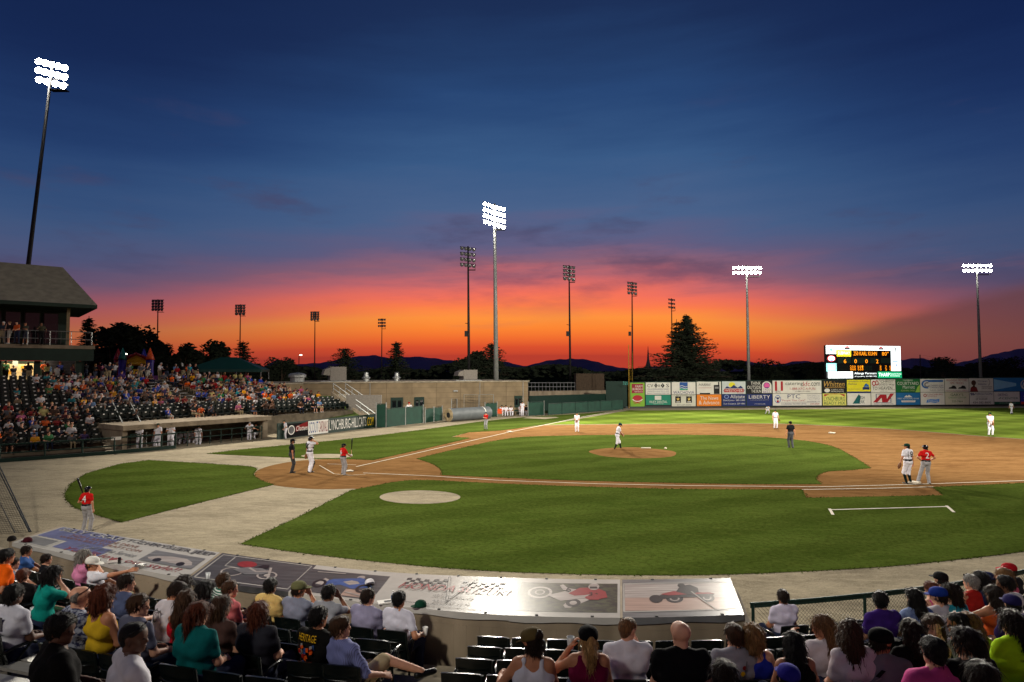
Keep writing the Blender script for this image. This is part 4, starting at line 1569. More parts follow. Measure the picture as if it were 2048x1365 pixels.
    if glove is not None:
        a, e, wr = arms[glove]
        dv = unit(wr - e)
        V, Q = grow([(wr + dv * .03, wr + dv * .12, .06, .075), (wr + dv * .10, wr + dv * .20 + V3(.04, 0, 0), .045, .028), (wr + dv * .10, wr + dv * .21 - V3(.03, .02, 0), .045, .028)], .016, .03)
        link_mesh('fielding_glove', np_mesh('fielding_glove', [(V, Q, 0)], [m_glove]), o)
    if 'belt' in extra:
        c = P + u * .075
        child('belt', [(c - hipx * .062, c + hipx * .062, .126 * w, .126 * w)], .022, m_strap, .02, 0, [(c + u * .16, .139), (c - u * .16, .139)])
    if 'watch' in extra:
        a, e, wr = arms[1]
        dv = unit(wr - e)
        child('wristband', [(wr - dv * .03, wr - dv * .015, .034, .034)], .012, m_white, .01)
    return o, dict(hands=[a[2] for a in arms], elbows=[a[1] for a in arms], head=hc, neck=neck, chest=chest, f=f, u=u, rt=rt, legs=legs, H=H, hl=hl, P=P)


def to_world(o, p):
    return Matrix.Translation(o.location) @ (o.rotation_euler.to_matrix() @ (Vector(p) * o.scale[0]))
# ================================================================== spectators of the near stand
OCC = {}                                  # row -> list of occupied curve positions
CLEN = [0]
for a_, b_ in zip(FC, FC[1:]): CLEN.append(CLEN[-1] + (b_ - a_).length)


def near(u, vt, hp, label, row=None, yaw=0, face=None, dv=0, seat=True, **kw):
    best = None
    for i in range(0, 11):
        q = on_row(i, u, 1.2)
        if not q: continue
        p, n, k = q
        if i == 0 and u < 1500: continue
        d = p.y
        lo, hi = kw.get('rng', (.94, 1.14))
        sc = min(hi, max(lo, hp * d / (FP * .235)))
        top = row_z(i) + 1.268 * sc
        v = UV((p.x, p.y, top))[1]
        err = abs(v - vt) + (0 if row is None or row == i else 1e6)
        if best is None or err < best[0]: best = (err, i, p, n, sc, d, v, k)
    err, i, p, n, sc, d, v, k = best
    kw.pop('rng', None)
    dz = max(-.10, min(.10, (v - vt) * d / FP))
    rz = math.atan2(n.x, -n.y) + R(yaw)
    o, J = person((p.x, p.y, row_z(i) + dz), rz, 'sit', sc=sc, label=label, group='spectators in the near stand', **kw)
    NEAR[label] = (o, J)
    OCC.setdefault(i, []).append(k)
    if seat: place_seat(p.x, p.y, row_z(i), n, 'dark seat under the ' + ' '.join(label.split()[:12]))
    if DEBUG: print('near', i, round(d, 1), round(sc, 2), round(v - vt), label)
    return o, J


DEBUG = False
NEAR = {}
def cup_at(loc, label, col='clear', h=.13, name='drink_cup'):
    mb = MB()
    mb.lathe([(.031, 0), (.033, .01), (.045, h), (.043, h), (.040, h - .02), (.001, h - .021)], 12)
    o = mb.build(name, m_cup if col == 'clear' else m_white, smooth=True, loc=loc)
    return tag(o, label, 'cup')


m_cup = M('frosted_plastic', (190, 194, 196), rough=.25, var=.06, spec=.6)
HAND_FACE = [(-.12, .30, .62), (.07, .20, 1.06)]
HAND_CUP = [(-.18, .24, .98), (.12, .30, .62)]
FOLD = [(.08, .20, .80), (-.08, .22, .78)]
KNEES = [(-.13, .42, .60), (.13, .42, .60)]
SIDE = [(-.27, .12, .58), (.27, .12, .58)]
W, GR, DG, BK = (204, 202, 206), (120, 122, 134), (70, 72, 80), (16, 16, 18)

# -- left block, by the dugout's back wall
near(8, 1100, 30, 'man in bright orange t-shirt at the far left edge', yaw=-15, shirt=(226, 92, 12), hair='short', hcol='black', skin='tan', hands=SIDE)
near(50, 1093, 24, 'small dark-haired child in blue top leaning towards the dugout roof', yaw=-30, shirt=(52, 84, 140), hcol='dkbrown', hair='short', rng=(.75, .95), skin='tan', hands=KNEES, row=1)
near(24, 1118, 24, 'child in grey top and red shorts beside the orange-shirted man', yaw=-40, shirt=(120, 122, 136), pants=(150, 30, 40), leg='short', hcol='dkbrown', rng=(.75, .95), hands=KNEES)
near(90, 1112, 24, 'dark-haired boy in black top slouching under the dugout wall', shirt=(20, 22, 28), hcol='dkbrown', rng=(.75, .95), row=1, yaw=-30)
near(44, 1140, 28, 'brown-haired child in black shirt behind the teal t-shirt', shirt=(22, 20, 22), hcol='auburn', rng=(.75, 1.), yaw=20)
near(163, 1110, 36, 'woman with long grey hair in pink blouse by the dugout wall', fem=True, shirt=(206, 128, 166), hair='bob', hcol='grey', yaw=-20, head=(-40, 5, 0), hands=HAND_FACE, row=1)
near(207, 1122, 36, 'man in white t-shirt and white cap resting one arm on the dugout roof', shirt=(206, 206, 214), cap=('cap', (210, 208, 200)), hcol='brown', yaw=-30, head=(-40, 5, 0), lean=(-18, 0), hands=[(-.2, .3, .62), (.36, .42, 1.02)], pants=(190, 180, 150), leg='short', row=1, skin='tan')
near(80, 1136, 38, 'child in bright teal t-shirt with black hair', shirt=(14, 134, 122), hcol='black', hair='bob', yaw=-25, hands=HAND_FACE, rng=(.85, 1.1), lean=(10, 0))
near(152, 1176, 48, 'grey-haired balding man in navy floral shirt with sunglasses on his head', shirt=(34, 40, 76), pat='hawaii', hair='fringe', hcol='grey', yaw=-20, head=(-25, 6, 0), wide=1.22, extra=('shades',))
near(202, 1176, 46, 'woman with curly auburn hair in yellow sleeveless top', fem=True, shirt=(196, 160, 34), sleeve='tank', hair='curly', hcol='auburn', yaw=-10, extra=('shades',), skin='tan')
near(248, 1151, 40, 'dark-haired man in blue-grey t-shirt turned towards the plate', shirt=(72, 80, 110), hcol='dkbrown', yaw=-10, head=(-35, 0, 0))
near(271, 1192, 46, 'brown-haired man in slate grey t-shirt facing right', shirt=(84, 86, 104), hcol='brown', yaw=-12, head=(-50, 0, 0))
near(324, 1169, 42, 'man in white t-shirt with grey dragon print looking down', shirt=(196, 190, 196), hcol='dkbrown', yaw=-20, head=(-40, 25, 0), lean=(12, 0), extra=('shades',), wide=1.15, skin='tan')
near(363, 1154, 40, 'woman with straight dark hair next to the dragon print shirt', fem=True, shirt=(30, 26, 30), sleeve='tank', hair='long', hcol='dkbrown')
near(368, 1184, 46, 'woman with long brown hair in red strap top', fem=True, shirt=(176, 24, 40), sleeve='strap', hair='long', hcol='brown', skin='tan')
near(405, 1164, 42, 'person with straight black hair behind the auburn ponytail', fem=True, shirt=(28, 30, 40), hair='bob', hcol='black')
near(443, 1166, 34, 'girl in green and white striped t-shirt', fem=True, shirt=(24, 92, 74), pat='stripe', hair='short', hcol='brown', yaw=-20, row=1)
near(456, 1172, 40, 'youth with curly brown hair in salmon pink t-shirt', shirt=(196, 104, 108), hair='short', hcol='brown', yaw=-20, head=(-40, 0, 0), row=2)
near(392, 1208, 58, 'large woman in dark teal top with auburn ponytail', fem=True, shirt=(8, 92, 92), hair='pony', hcol='auburn', wide=1.32, yaw=-5, head=(-15, 10, 0), extra=('shades',))
near(438, 1196, 48, 'woman with brown hair in dull brown blouse', fem=True, shirt=(70, 50, 46), hair='bob', hcol='brown', extra=('shades',), yaw=-5, head=(-30, 0, 0))
near(22, 1172, 52, 'man in printed white t-shirt at the bottom left corner', shirt=(200, 200, 210), hcol='black', yaw=0, wide=1.15, skin='dark')
near(112, 1234, 76, 'large man in black t-shirt turned to the right in the front left', shirt=(14, 13, 14), hcol='black', hair='afro', skin='dark', yaw=-30, head=(-45, 2, 0), wide=1.35)
near(258, 1250, 58, 'man in white t-shirt with cropped black hair in the bottom left', shirt=(206, 204, 210), hcol='black', hair='buzz', skin='dark', yaw=-35, head=(-35, 0, 0), extra=('shades',), wide=1.15, hands=[(-.12, .3, .62), (.34, .38, .72)])
near(514, 1207, 46, 'woman with red-brown bob in charcoal t-shirt', fem=True, shirt=(38, 38, 46), hair='bob', hcol='auburn', wide=1.3)
near(538, 1177, 38, 'man in pale yellow t-shirt against the dugout wall', shirt=(196, 168, 104), hcol='black', skin='brown', row=1, yaw=-8)
near(594, 1186, 38, 'man in olive cap and grey t-shirt resting chin on hand', shirt=(116, 120, 138), cap=('cap', (92, 92, 62)), hcol='dkbrown', hands=HAND_FACE, yaw=-8, head=(-30, 5, 0), row=1, wide=1.15, skin='tan')
near(655, 1195, 36, 'dark-haired youth in light grey t-shirt holding a phone to his face', shirt=(132, 134, 142), hcol='black', hands=HAND_FACE, skin='brown', row=1, yaw=-5, head=(-15, 5, 0))
near(633, 1217, 46, 'man in black t-shirt with orange printed back', shirt=(15, 14, 15), hcol='black', yaw=-15, head=(-15, 0, 0), pants=(62, 78, 116), wide=1.15, hands=[(-.1, .3, .62), (.10, .34, .92)], extra=('watch',), skin='tan')
near(699, 1225, 44, 'man in blue striped shirt leaning back with crossed bare leg', shirt=(118, 124, 176), pat='pin', hcol='brown', yaw=-25, head=(-35, -5, 0), lean=(-14, 0), sleeve='half', pants=(170, 154, 120), leg='short', feet=[(-.1, .40, .08), (.45, .66, .52)], hands=[(-.2, .2, .62), (.34, .2, .62)])
near(733, 1184, 42, 'heavy man in lavender-grey t-shirt by the water bottle', shirt=(134, 130, 156), hcol='dkbrown', yaw=-15, head=(-20, 0, 0), wide=1.3, row=1)
J795 = near(796, 1212, 38, 'black-haired boy in white t-shirt at the block\'s right end', shirt=(196, 194, 208), hcol='black', skin='tan', yaw=-8, head=(-15, 3, 0), row=1, hands=[(-.2, .2, .6), (.30, .16, .66)])
# -- right block
near(1066, 1262, 48, 'woman in olive cap and white strap top looking down left', fem=True, shirt=(204, 202, 212), sleeve='strap', cap=('cap', (86, 72, 42)), hair='bun', hcol='dkbrown', head=(48, 22, 0), hands=[(-.34, .26, .72), (.14, .3, .62)], skin='tan')
J1177 = near(1177, 1258, 46, 'woman in black cap with long blond ponytail and maroon tank top', fem=True, shirt=(104, 14, 52), sleeve='tank', cap=('cap', (12, 12, 14)), hair='pony', hcol='blond', hands=HAND_CUP, head=(10, 0, 0), skin='tan')
near(1256, 1240, 50, 'man in white polo shirt with cropped sandy hair', shirt=(206, 204, 214), hair='buzz', hcol='ltbrown', head=(-48, 4, 0), hands=HAND_FACE, wide=1.15)
near(1363, 1248, 50, 'bald man in black polo shirt', shirt=(14, 14, 16), hair='none', head=(22, 0, 0), wide=1.3)
near(1568, 1182, 30, 'boy in white t-shirt sitting alone by the fence', shirt=(204, 196, 216), hcol='dkbrown', head=(-12, 0, 0), rng=(.85, 1.05), row=0, skin='tan')
near(1470, 1253, 46, 'person in grey t-shirt with small colourful back print', shirt=(138, 136, 146), hcol='brown', hair='short', head=(10, 5, 0), wide=1.1)
near(1508, 1256, 42, 'woman with curly blond hair in royal blue sleeveless top', fem=True, shirt=(32, 44, 150), sleeve='tank', hair='curly', hcol='dirtyblond', head=(-20, 5, 0), hands=[(-.1, .3, .62), (.22, .32, .82)])
near(1590, 1262, 44, 'woman with long dark hair in black and yellow top', fem=True, shirt=(24, 22, 18), sleeve='tank', hair='long', hcol='black', head=(-10, 10, 0), skin='tan', hands=[(-.1, .3, .62), (.16, .30, .88)])
near(1650, 1235, 46, 'girl in white t-shirt with long light brown hair seen in profile', fem=True, shirt=(202, 194, 200), hair='long', hcol='ltbrown', head=(70, 8, 0), hands=[(-.2, .3, .95), (.1, .3, .62)], skin='tan')
near(1450, 1326, 50, 'brown-haired person of whom only the head top shows at the bottom edge', shirt=(60, 50, 50), hcol='dkbrown', hair='bob')
near(1580, 1335, 50, 'person in blue and white cap at the bottom edge', shirt=(36, 34, 120), hcol='black', cap=('cap', (44, 40, 140)))
near(1765, 1186, 36, 'man in plain purple t-shirt with dark hair and glasses', shirt=(58, 32, 110), hcol='black', head=(-42, 0, 0), wide=1.1)
near(1832, 1180, 40, 'woman with long black hair in blue tie-dyed t-shirt', fem=True, shirt=(58, 76, 140), pat='tiedye', hair='long', hcol='black', wide=1.15)
near(1866, 1166, 30, 'person with red-brown hair in pink sleeveless top', fem=True, shirt=(206, 74, 136), sleeve='tank', hair='short', hcol='auburn')
near(1885, 1147, 30, 'person in plain black cap near the fence', shirt=(24, 24, 28), cap=('cap', (14, 14, 16)), hcol='black')
near(1882, 1178, 34, 'man in royal blue cap and white t-shirt with round back print', shirt=(192, 186, 194), cap=('cap', (24, 48, 128)), hcol='dkbrown', head=(30, 8, 0), wide=1.1)
near(1907, 1174, 34, 'woman with dark curly hair in turquoise top', fem=True, shirt=(42, 150, 168), hair='curly', hcol='dkbrown', head=(50, 0, 0))
near(1946, 1152, 32, 'grey-haired man in dark red t-shirt', shirt=(146, 30, 26), hair='short', hcol='grey', head=(10, 0, 0), extra=('shades',))
near(1966, 1146, 34, 'woman with long dark hair in navy blue top', fem=True, shirt=(24, 34, 66), hair='long', hcol='black')
near(1980, 1147, 28, 'child in navy cap and light blue t-shirt', shirt=(110, 132, 188), cap=('cap', (26, 34, 70)), hcol='dkbrown', rng=(.8, 1.05))
near(2022, 1129, 28, 'person in bright red cap by the fence', shirt=(36, 34, 38), cap=('cap', (160, 20, 30)), hcol='dkbrown', head=(55, 0, 0))
near(2012, 1140, 30, 'person with sandy blond hair in pink top', fem=True, shirt=(206, 90, 120), hair='bob', hcol='dirtyblond', head=(60, 0, 0))
near(2016, 1155, 34, 'dark-haired man in white t-shirt at the right edge', shirt=(204, 200, 208), hcol='black', skin='brown', head=(45, 0, 0))
near(1992, 1174, 40, 'woman with long dark hair in orange and grey racerback top', fem=True, shirt=(196, 84, 34), sleeve='tank', hair='long', hcol='dkbrown', skin='tan', hands=[(-.22, .30, 1.0), (.1, .3, .62)])
near(2029, 1193, 36, 'person in dark purple cap at the right edge', shirt=(54, 40, 90), cap=('cap', (38, 34, 84)), hcol='black', head=(-20, 0, 0))
near(1714, 1249, 52, 'woman in white blouse with long brown hair falling over her shoulder', fem=True, shirt=(198, 188, 194), hair='long', hcol='brown', head=(-40, 10, 0), lean=(6, 0))
near(1764, 1262, 58, 'young man in black cap and grey t-shirt in right profile', shirt=(112, 108, 116), cap=('cap', (12, 12, 14)), hair='short', hcol='dkbrown', yaw=-20, head=(-62, 4, 0), wide=1.15, skin='tan')
near(1828, 1245, 46, 'woman with dark wavy hair in black t-shirt', fem=True, shirt=(18, 17, 19), hair='wavy', hcol='dkbrown', wide=1.2)
near(1874, 1232, 44, 'young woman looking back towards the camera in navy tank top', fem=True, shirt=(24, 28, 48), sleeve='tank', hair='long', hcol='brown', yaw=70, head=(80, 0, 0), skin='fair')
near(1920, 1230, 42, 'dark-haired woman seen in left profile behind the yellow shirts', fem=True, shirt=(176, 168, 182), hair='long', hcol='black', head=(72, 0, 0), skin='tan')
near(1944, 1235, 42, 'girl with light brown hair in neon yellow t-shirt', fem=True, shirt=(170, 214, 28), hair='long', hcol='ltbrown')
near(1873, 1280, 62, 'dark-haired person in bright pink t-shirt at the bottom edge', shirt=(204, 74, 140), hcol='black', hair='short', wide=1.35, extra=('shades',))
near(1940, 1262, 56, 'woman in black t-shirt with pink ribbon print and dark ponytail', fem=True, shirt=(18, 16, 18), hair='pony', hcol='dkbrown', head=(25, 10, 0), wide=1.15, skin='tan')
near(2030, 1226, 52, 'woman in neon yellow t-shirt with long brown braid and bank lettering', fem=True, shirt=(176, 220, 30), hair='braid', hcol='dkbrown', wide=1.2)
near(1970, 1330, 60, 'dark-haired person whose crown shows at the bottom edge right', shirt=(120, 120, 126), hcol='dkbrown', hair='bob')

# empty seats between them
SN = {}
ORDW = ['', 'first', 'second', 'third', 'fourth', 'fifth', 'sixth', 'seventh', 'eighth', 'ninth', 'tenth', 'eleventh', 'twelfth', 'thirteenth', 'fourteenth', 'fifteenth', 'sixteenth', 'seventeenth', 'eighteenth', 'nineteenth', 'twentieth'] + ['twenty-' + w_ for w_ in ('first', 'second', 'third', 'fourth', 'fifth', 'sixth', 'seventh', 'eighth', 'ninth')]
for i in range(0, 9):
    L = row_line(row_s(i))
    # block limits: the left block ends at the aisle, the right block starts beyond it
    occ = sorted(OCC.get(i, []))
    ln = [0]
    for a_, b_ in zip(L, L[1:]): ln.append(ln[-1] + (b_ - a_).length)
    occd = [ln[int(k)] + (k - int(k)) * (ln[min(int(k) + 1, len(ln) - 1)] - ln[int(k)]) for k in occ]
    s = 0.
    while s < ln[-1]:
        k = next((j for j in range(len(ln) - 1) if ln[j + 1] > s), len(ln) - 2)
        f = (s - ln[k]) / (ln[k + 1] - ln[k])
        p = L[k].lerp(L[k + 1], f)
        n = FCN[k].lerp(FCN[k + 1], f).normalized()
        u, v = UV((p.x, p.y, row_z(i) + .8))
        ok = -60 < u < 2110 and v < 1400 and p.y > 1.5
        if i == 0: ok = ok and u > 1538
        else: ok = ok and not ({1: 826, 2: 828, 3: 770, 4: 690}.get(i, 600) < u < {1: 985, 2: 968, 3: 945, 4: 930}.get(i, 930)) and not (i >= 3 and u < 160 + 30 * (i - 3))
        if ok and all(abs(s - q) > .50 for q in occd):
            side_ = 'left of the aisle' if u < 900 else 'right of the aisle'
            SN[(i, side_)] = SN.get((i, side_), 0) + 1
            place_seat(p.x, p.y, row_z(i), n, 'empty dark folding seat, %s row %s, %s from the left' % (ROWNAME[i], side_, ORDW[min(SN[(i, side_)], 29)]))
            s += .54
        else:
            s += .09
# aluminium benches at the far left of the block
for i in range(3, 7):
    L = row_line(row_s(i) + .05)
    us = [UV((p.x, p.y, row_z(i) + .45))[0] for p in L]
    ks = [k for k in range(len(L)) if -120 < us[k] < 130 + 18 * i]
    if len(ks) > 2:
        mb = MB()
        for a_, b_ in zip(ks, ks[1:]):
            for off in (-.11, .11):
                p, q = L[a_] + FCN[a_] * off, L[b_] + FCN[b_] * off
                mb.wall(p, q, .19, row_z(i) + .41, row_z(i) + .45)
        c = L[ks[len(ks) // 2]]
        build_at(mb, 'bleacher_bench', m_alu, (c.x, c.y, row_z(i)), 'bare aluminium bench in the %s row at the left edge' % ROWNAME[i], 'bench', 'aluminium benches of the near stand')

# -- small things lying on the dugout roof and held in hands
def cap_thing(loc, rz, col, label, tilt=0.):
    r = root_at('baseball_hat', loc, rz, label, 'cap')
    r.rotation_euler = (tilt, 0, rz)
    mcap = cloth(col)
    MB().lathe([(.098, 0), (.101, .02), (.097, .05), (.08, .08), (.05, .1), (.01, .107)], 14, (0, 0, 0), .93, 1.1).build('crown', mcap, r, smooth=True)
    mb = MB()
    vs, fs = [], []
    for j in range(9):
        a = math.pi * j / 8
        i_, o_ = Vector((.088 * math.cos(a), .055 + .05 * math.sin(a), .006)), Vector((.082 * math.cos(a), .075 + .12 * math.sin(a), .0))
        vs += [i_, o_, o_ + Vector((0, 0, .007)), i_ + Vector((0, 0, .007))]
        if j:
            for q in range(4):
                a0, b0 = (j - 1) * 4 + q, (j - 1) * 4 + (q + 1) % 4
                fs.append((a0, b0, b0 + 4, a0 + 4))
    mb.add(vs, fs).build('brim', mcap, r)
    return r


def on_roof(u, v):                         # spot of the roof plane seen at (u, v)
    best = None
    for a in np.linspace(.02, 6.98, 300):
        for b in (0.03, .1, .2, .3, .5, .7, .9):
            p = roofp(a, b, .02)
            q = UV(p)
            e = abs(q[0] - u) + abs(q[1] - v)
            if best is None or e < best[0]: best = (e, p)
    return best[1]


cap_thing(on_roof(55, 1083), 1.2, (60, 16, 26), 'dark maroon cap lying on the left end of the dugout roof')
cap_thing(on_roof(16, 1080), .4, (22, 18, 18), 'black cap lying at the dugout roof\'s left corner')
cap_thing(on_roof(738, 1172), 3.5, (206, 204, 208), 'white cap lying on the racing motorcycle sheet', .5)
cap_thing(on_roof(842, 1212), 2.3, (16, 56, 42), 'dark green cap lying on the white vinyl sheet', .15)
cup_at(on_roof(414, 1166), 'clear plastic cup on the dark vinyl sheet behind black hair')
cup_at(on_roof(545, 1178), 'amber drink cup on the dugout roof behind the yellow t-shirt', 'w')
mb = MB()
mb.lathe([(.03, 0), (.034, .01), (.034, .07)], 12)
mb.cur = 1
mb.lathe([(.034, .072), (.034, .14)], 12)
mb.cur = 0
mb.lathe([(.034, .142), (.03, .165), (.014, .19), (.013, .205)], 12)
mb.cur = 2
mb.lathe([(.016, .206), (.016, .222)], 10)
tag(mb.build('water_bottle', [m_cup, m_vblue, m_white], smooth=True, loc=on_roof(785, 1205)), 'clear water bottle with blue label on the white vinyl sheet', 'bottle')
mb = MB(); mb.box((0, 0, .012), (.26, .17, .02), .4); mb.cur = 1; mb.box((.05, .0, .024), (.12, .08, .004), .4)
tag(mb.build('programme', [m_white, m_vg], loc=on_roof(768, 1207)), 'white printed programme on the dugout roof edge', 'paper')
mb = MB(); mb.lathe([(.033, 0), (.033, .12), (.028, .125)], 12)
tag(mb.build('drink_can', m_helmet, smooth=True, loc=on_roof(240, 1128)), 'dark drink can on the car dealer sheet', 'can')
mb = MB(); mb.lathe([(.05, 0), (.085, .03), (.09, .07), (.082, .07), (.06, .03), (.01, .02)], 14, (0, 0, 0), 1.4, 1)
tag(mb.build('foil_tray', M('foil', (190, 190, 186), rough=.25, metal=.9, bump=.6, bscale=60), loc=on_roof(279, 1136)), 'crumpled silver foil tray on the car dealer sheet', 'tray')
mb = MB(); mb.box((0, 0, .03), (.2, .13, .05), .5); mb.cur = 1; mb.box((0, 0, .06), (.16, .1, .012), .5)
tag(mb.build('snack_tray', [m_white, m_vr], loc=on_roof(226, 1124)), 'white snack tray with red food beside the can', 'tray')
o, J = J1177
cup_at(to_world(o, J['hands'][0] + V3(.01, .06, -.04)), 'clear plastic cup held up by the blond woman')
o, J = J795
cup_at(to_world(o, J['hands'][1] + V3(.02, .07, -.03)), 'white cup held by the boy in white', 'w')
q = on_row(3, 66, .5)
cup_at(Vector((q[0].x, q[0].y, row_z(3) + .46)), 'clear plastic cup standing on the aluminium bench')

# prints on shirts
def back_print(J, fn, step=.004):
    o, j = J
    w = .135
    c = j['chest'] - j['f'] * (.112 * 1.2 + .035)
    return Print(o, lambda x, y, lift: Vector(c + j['rt'] * (x - .5) * .34 + j['u'] * (y - .5) * .36 - j['f'] * (lift - .10 * (x - .5) ** 2)), step)
# ================================================================== players, umpires and coaches on the field
m_bat = M('bat_black', (18, 16, 16), rough=.3, var=.1)
m_wood = M('ash_wood', (176, 132, 84), rough=.45, var=.15, scale=6, stretch=(6, 6, .5))


def stand(u, vt, vb, label, rzd, base=None, z=0., group='players and umpires on the field', **kw):
    p = base if base is not None else G(u, vb, z)
    h = (vb - vt) * p.y / FP
    full = kw.pop('full', 1.80)
    sc = max(.86, min(1.18, h / full))
    kw.setdefault('pose', 'stand')
    return person((p.x, p.y, z - .035 * sc), R(rzd), sc=sc, label=label, group=group, fine=kw.pop('fine', False), **kw)


def bat(o, a, d, label, L=.86, gold=True):
    a, d = Vector(a), Vector(d).normalized()
    mb = MB()
    mb.tube([a - d * .05, a - d * .03, a, a + d * .3], [.024, .022, .0135, .015], 8)
    mb.cur = 1
    mb.tube([a + d * .3, a + d * .55, a + d * (L - .12), a + d * (L - .02), a + d * L], [.016, .028, .034, .032, .012], 8)
    return build_at(mb, 'baseball_bat', [m_wood if gold else m_bat, m_bat], a, label, 'bat', smooth=True)


WU, RJ, GP, UMP = (222, 220, 228), (188, 24, 22), (150, 148, 150), (20, 20, 22)
DKG = (14, 44, 34)
wu = dict(shirt=WU, pants=WU, sleeve='tee', extra=('belt',), hcol='black')
vis = dict(shirt=RJ, pants=GP, sleeve='tee', extra=('belt',), hcol='black')
# on-deck batter
o, J = stand(172, 975, 1063, 'batter in red jersey number 4 waiting on the gravel, bat on shoulder', -8, number='4', cap=('helmet', 0), skin='tan', hands=[(-.17, .16, 1.10), (.30, .0, .78)], feet=[(-.13, .0, .08), (.16, .0, .08)], fine=True, **vis)
a = to_world(o, J['hands'][0])
bat(o, a, (-.30, -.12, 1.0), 'black bat resting on the shoulder of the number 4 batter')
# plate umpire
o, J = stand(583, 875, 946, 'umpire in black shirt and charcoal trousers behind the plate', -68, shirt=UMP, pants=(58, 58, 60), cap=('cap', (14, 14, 16)), hcol='black', skin='tan', wide=1.15, hands=[(-.27, .04, .80), (.27, .04, .80)], fine=True)
hl = J['hl']
mb = MB(); mb.lathe([(.03, -.07), (.065, -.05), (.075, 0), (.065, .05), (.03, .06)], 8, hl(0, .075, -.03), 1, .55, Matrix([list(r) for r in J['H']])); mb.build('face_mask', m_strap, o)
mb = MB(); mb.box(J['P'] + V3(-.17, -.02, .0), (.08, .16, .2)); mb.build('ball_bag', m_strap, o)
# catcher
o, J = stand(619, 870, 945, 'catcher in white pinstripes with black leg guards and lifted mask', -48, shirt=WU, pants=WU, pat='pin', sleeve='tee', cap=('helmet', 0), skin='tan', hands=[(-.24, -.06, .84), (.14, .16, 1.52)], glove=0, number='8', ncol=(30, 30, 34), extra=('belt',), fine=True, hint=[(-.6, -.4, -.7), (.8, .1, -.5)])
mb = MB()
c, f, u, rt = J['chest'], J['f'], J['u'], J['rt']
for s in (-1, 1):
    pts = [c + rt * s * .15 + u * .14 - f * .10, c + rt * s * .07 + u * .02 - f * .165, c - rt * s * .12 - u * .14 - f * .15]
    mb.tube([Vector(p) for p in pts], .02, 5)
mb.build('harness_strap', m_strap, o)
V, Q = grow([(c - rt * .08 + f * .09 - u * .05, c + rt * .08 + f * .09 - u * .05, .09, .09), (c + f * .09 + u * .08 - rt * .08, c + f * .09 + u * .08 + rt * .08, .075, .075), (c + f * .08 - u * .2, c + f * .08 - u * .2, .09, .09)], .025, .03)
link_mesh('chest_protector', np_mesh('chest_protector', [(V, Q, 0)], [m_strap]), o)
for hp, kn, an in J['legs']:
    V, Q = grow([(kn + V3(0, .03, .07), kn + V3(0, .045, -.02), .07, .075), (kn + V3(0, .03, -.05), an + V3(0, .03, .02), .07, .055), (an + V3(0, .06, -.02), an + V3(0, .10, -.03), .045, .04)], .02, .03)
    link_mesh('leg_guard', np_mesh('leg_guard', [(V, Q, 0)], [m_helmet]), o)
mb = MB(); mb.lathe([(.04, -.06), (.085, -.04), (.095, 0), (.08, .05), (.04, .06)], 9, J['hl'](0, .085, .10), 1, .5, Matrix([list(r) for r in J['H']]) @ Matrix.Rotation(.8, 3, 'X')); mb.build('face_mask', m_galv, o)
# batter
o, J = stand(686, 885, 950, 'batter in red jersey number 6 holding his bat upright at the plate', -40, number='6', cap=('helmet', 0), skin='tan', hands=[(.12, .38, 1.02), (.20, .36, 1.08)], feet=[(-.20, .10, .08), (.18, -.04, .08)], head=(-30, 0, 0), fine=True, **vis)
a = to_world(o, (J['hands'][0] + J['hands'][1]) / 2 + V3(.02, .07, -.02))
bat(o, a, (.03, .05, 1), 'upright bat with pale handle held by the number 6 batter')
for h_ in J['hands']:
    V, Q = grow([(h_ - V3(0, .02, 0), h_ + V3(0, .05, 0), .042, .05)], .015)
    link_mesh('batting_glove', np_mesh('batting_glove', [(V, Q, 0)], [m_white]), o)
# the rest
stand(972, 823, 859, 'third base coach in red jersey with folded arms', 160, cap=('cap', (24, 26, 44)), hands=FOLD and [(.10, .22, 1.20), (-.10, .24, 1.16)], head=(-20, 0, 0), **vis)
stand(1154, 823, 864, 'third baseman in white with hands held together', 170, cap=('cap', DKG), hands=[(-.06, .25, 1.0), (.06, .25, 1.0)], glove=0, **wu)
o, J = stand(1235, 843, 900, 'pitcher in white with dark socks walking down from the mound', -85, cap=('cap', (20, 50, 58)), z=.16, leg='knee', sock=(18, 26, 24), lean=(12, 0), head=(0, 30, 0), hands=[(-.12, .26, 1.02), (.08, .34, .96)], feet=[(-.1, .26, .08), (.1, -.22, .09)], glove=0, skin='tan', **wu)
stand(1551, 818, 857, 'shortstop in white standing at the edge of the outfield', 178, cap=('cap', DKG), hands=[(-.30, .1, .86), (.27, .02, .78)], glove=0, **wu)
stand(1582, 840, 896, 'umpire in black shirt and grey trousers on the infield grass', 6, shirt=UMP, pants=(66, 66, 70), cap=('cap', (12, 12, 14)), hcol='black', skin='tan', hands=[(-.30, .1, .86), (.27, -.05, .8)], feet=[(-.06, .10, .08), (.06, -.12, .08)])
stand(1534, 813, 828, 'outfielder in white crouching with hands on knees before the signs', 180, cap=('cap', DKG), full=1.32, drop=.24, lean=(58, 0), head=(0, -45, 0), hands=[(-.2, .38, .56), (.2, .38, .56)], feet=[(-.24, .06, .08), (.24, .06, .08)], **wu)
stand(1981, 823, 871, 'second baseman in white standing by the clay\'s outer edge', 165, cap=('cap', DKG), hands=[(-.10, .24, .95), (.08, .26, .92)], glove=0, sleeve='tee', **{k: v for k, v in wu.items() if k != 'sleeve'})
stand(2023, 806, 828, 'outfielder in white walking in front of the far right signs', -70, cap=('cap', DKG), feet=[(-.1, .34, .08), (.1, -.32, .12)], hands=[(-.24, -.1, .82), (.24, .22, .84)], **wu)
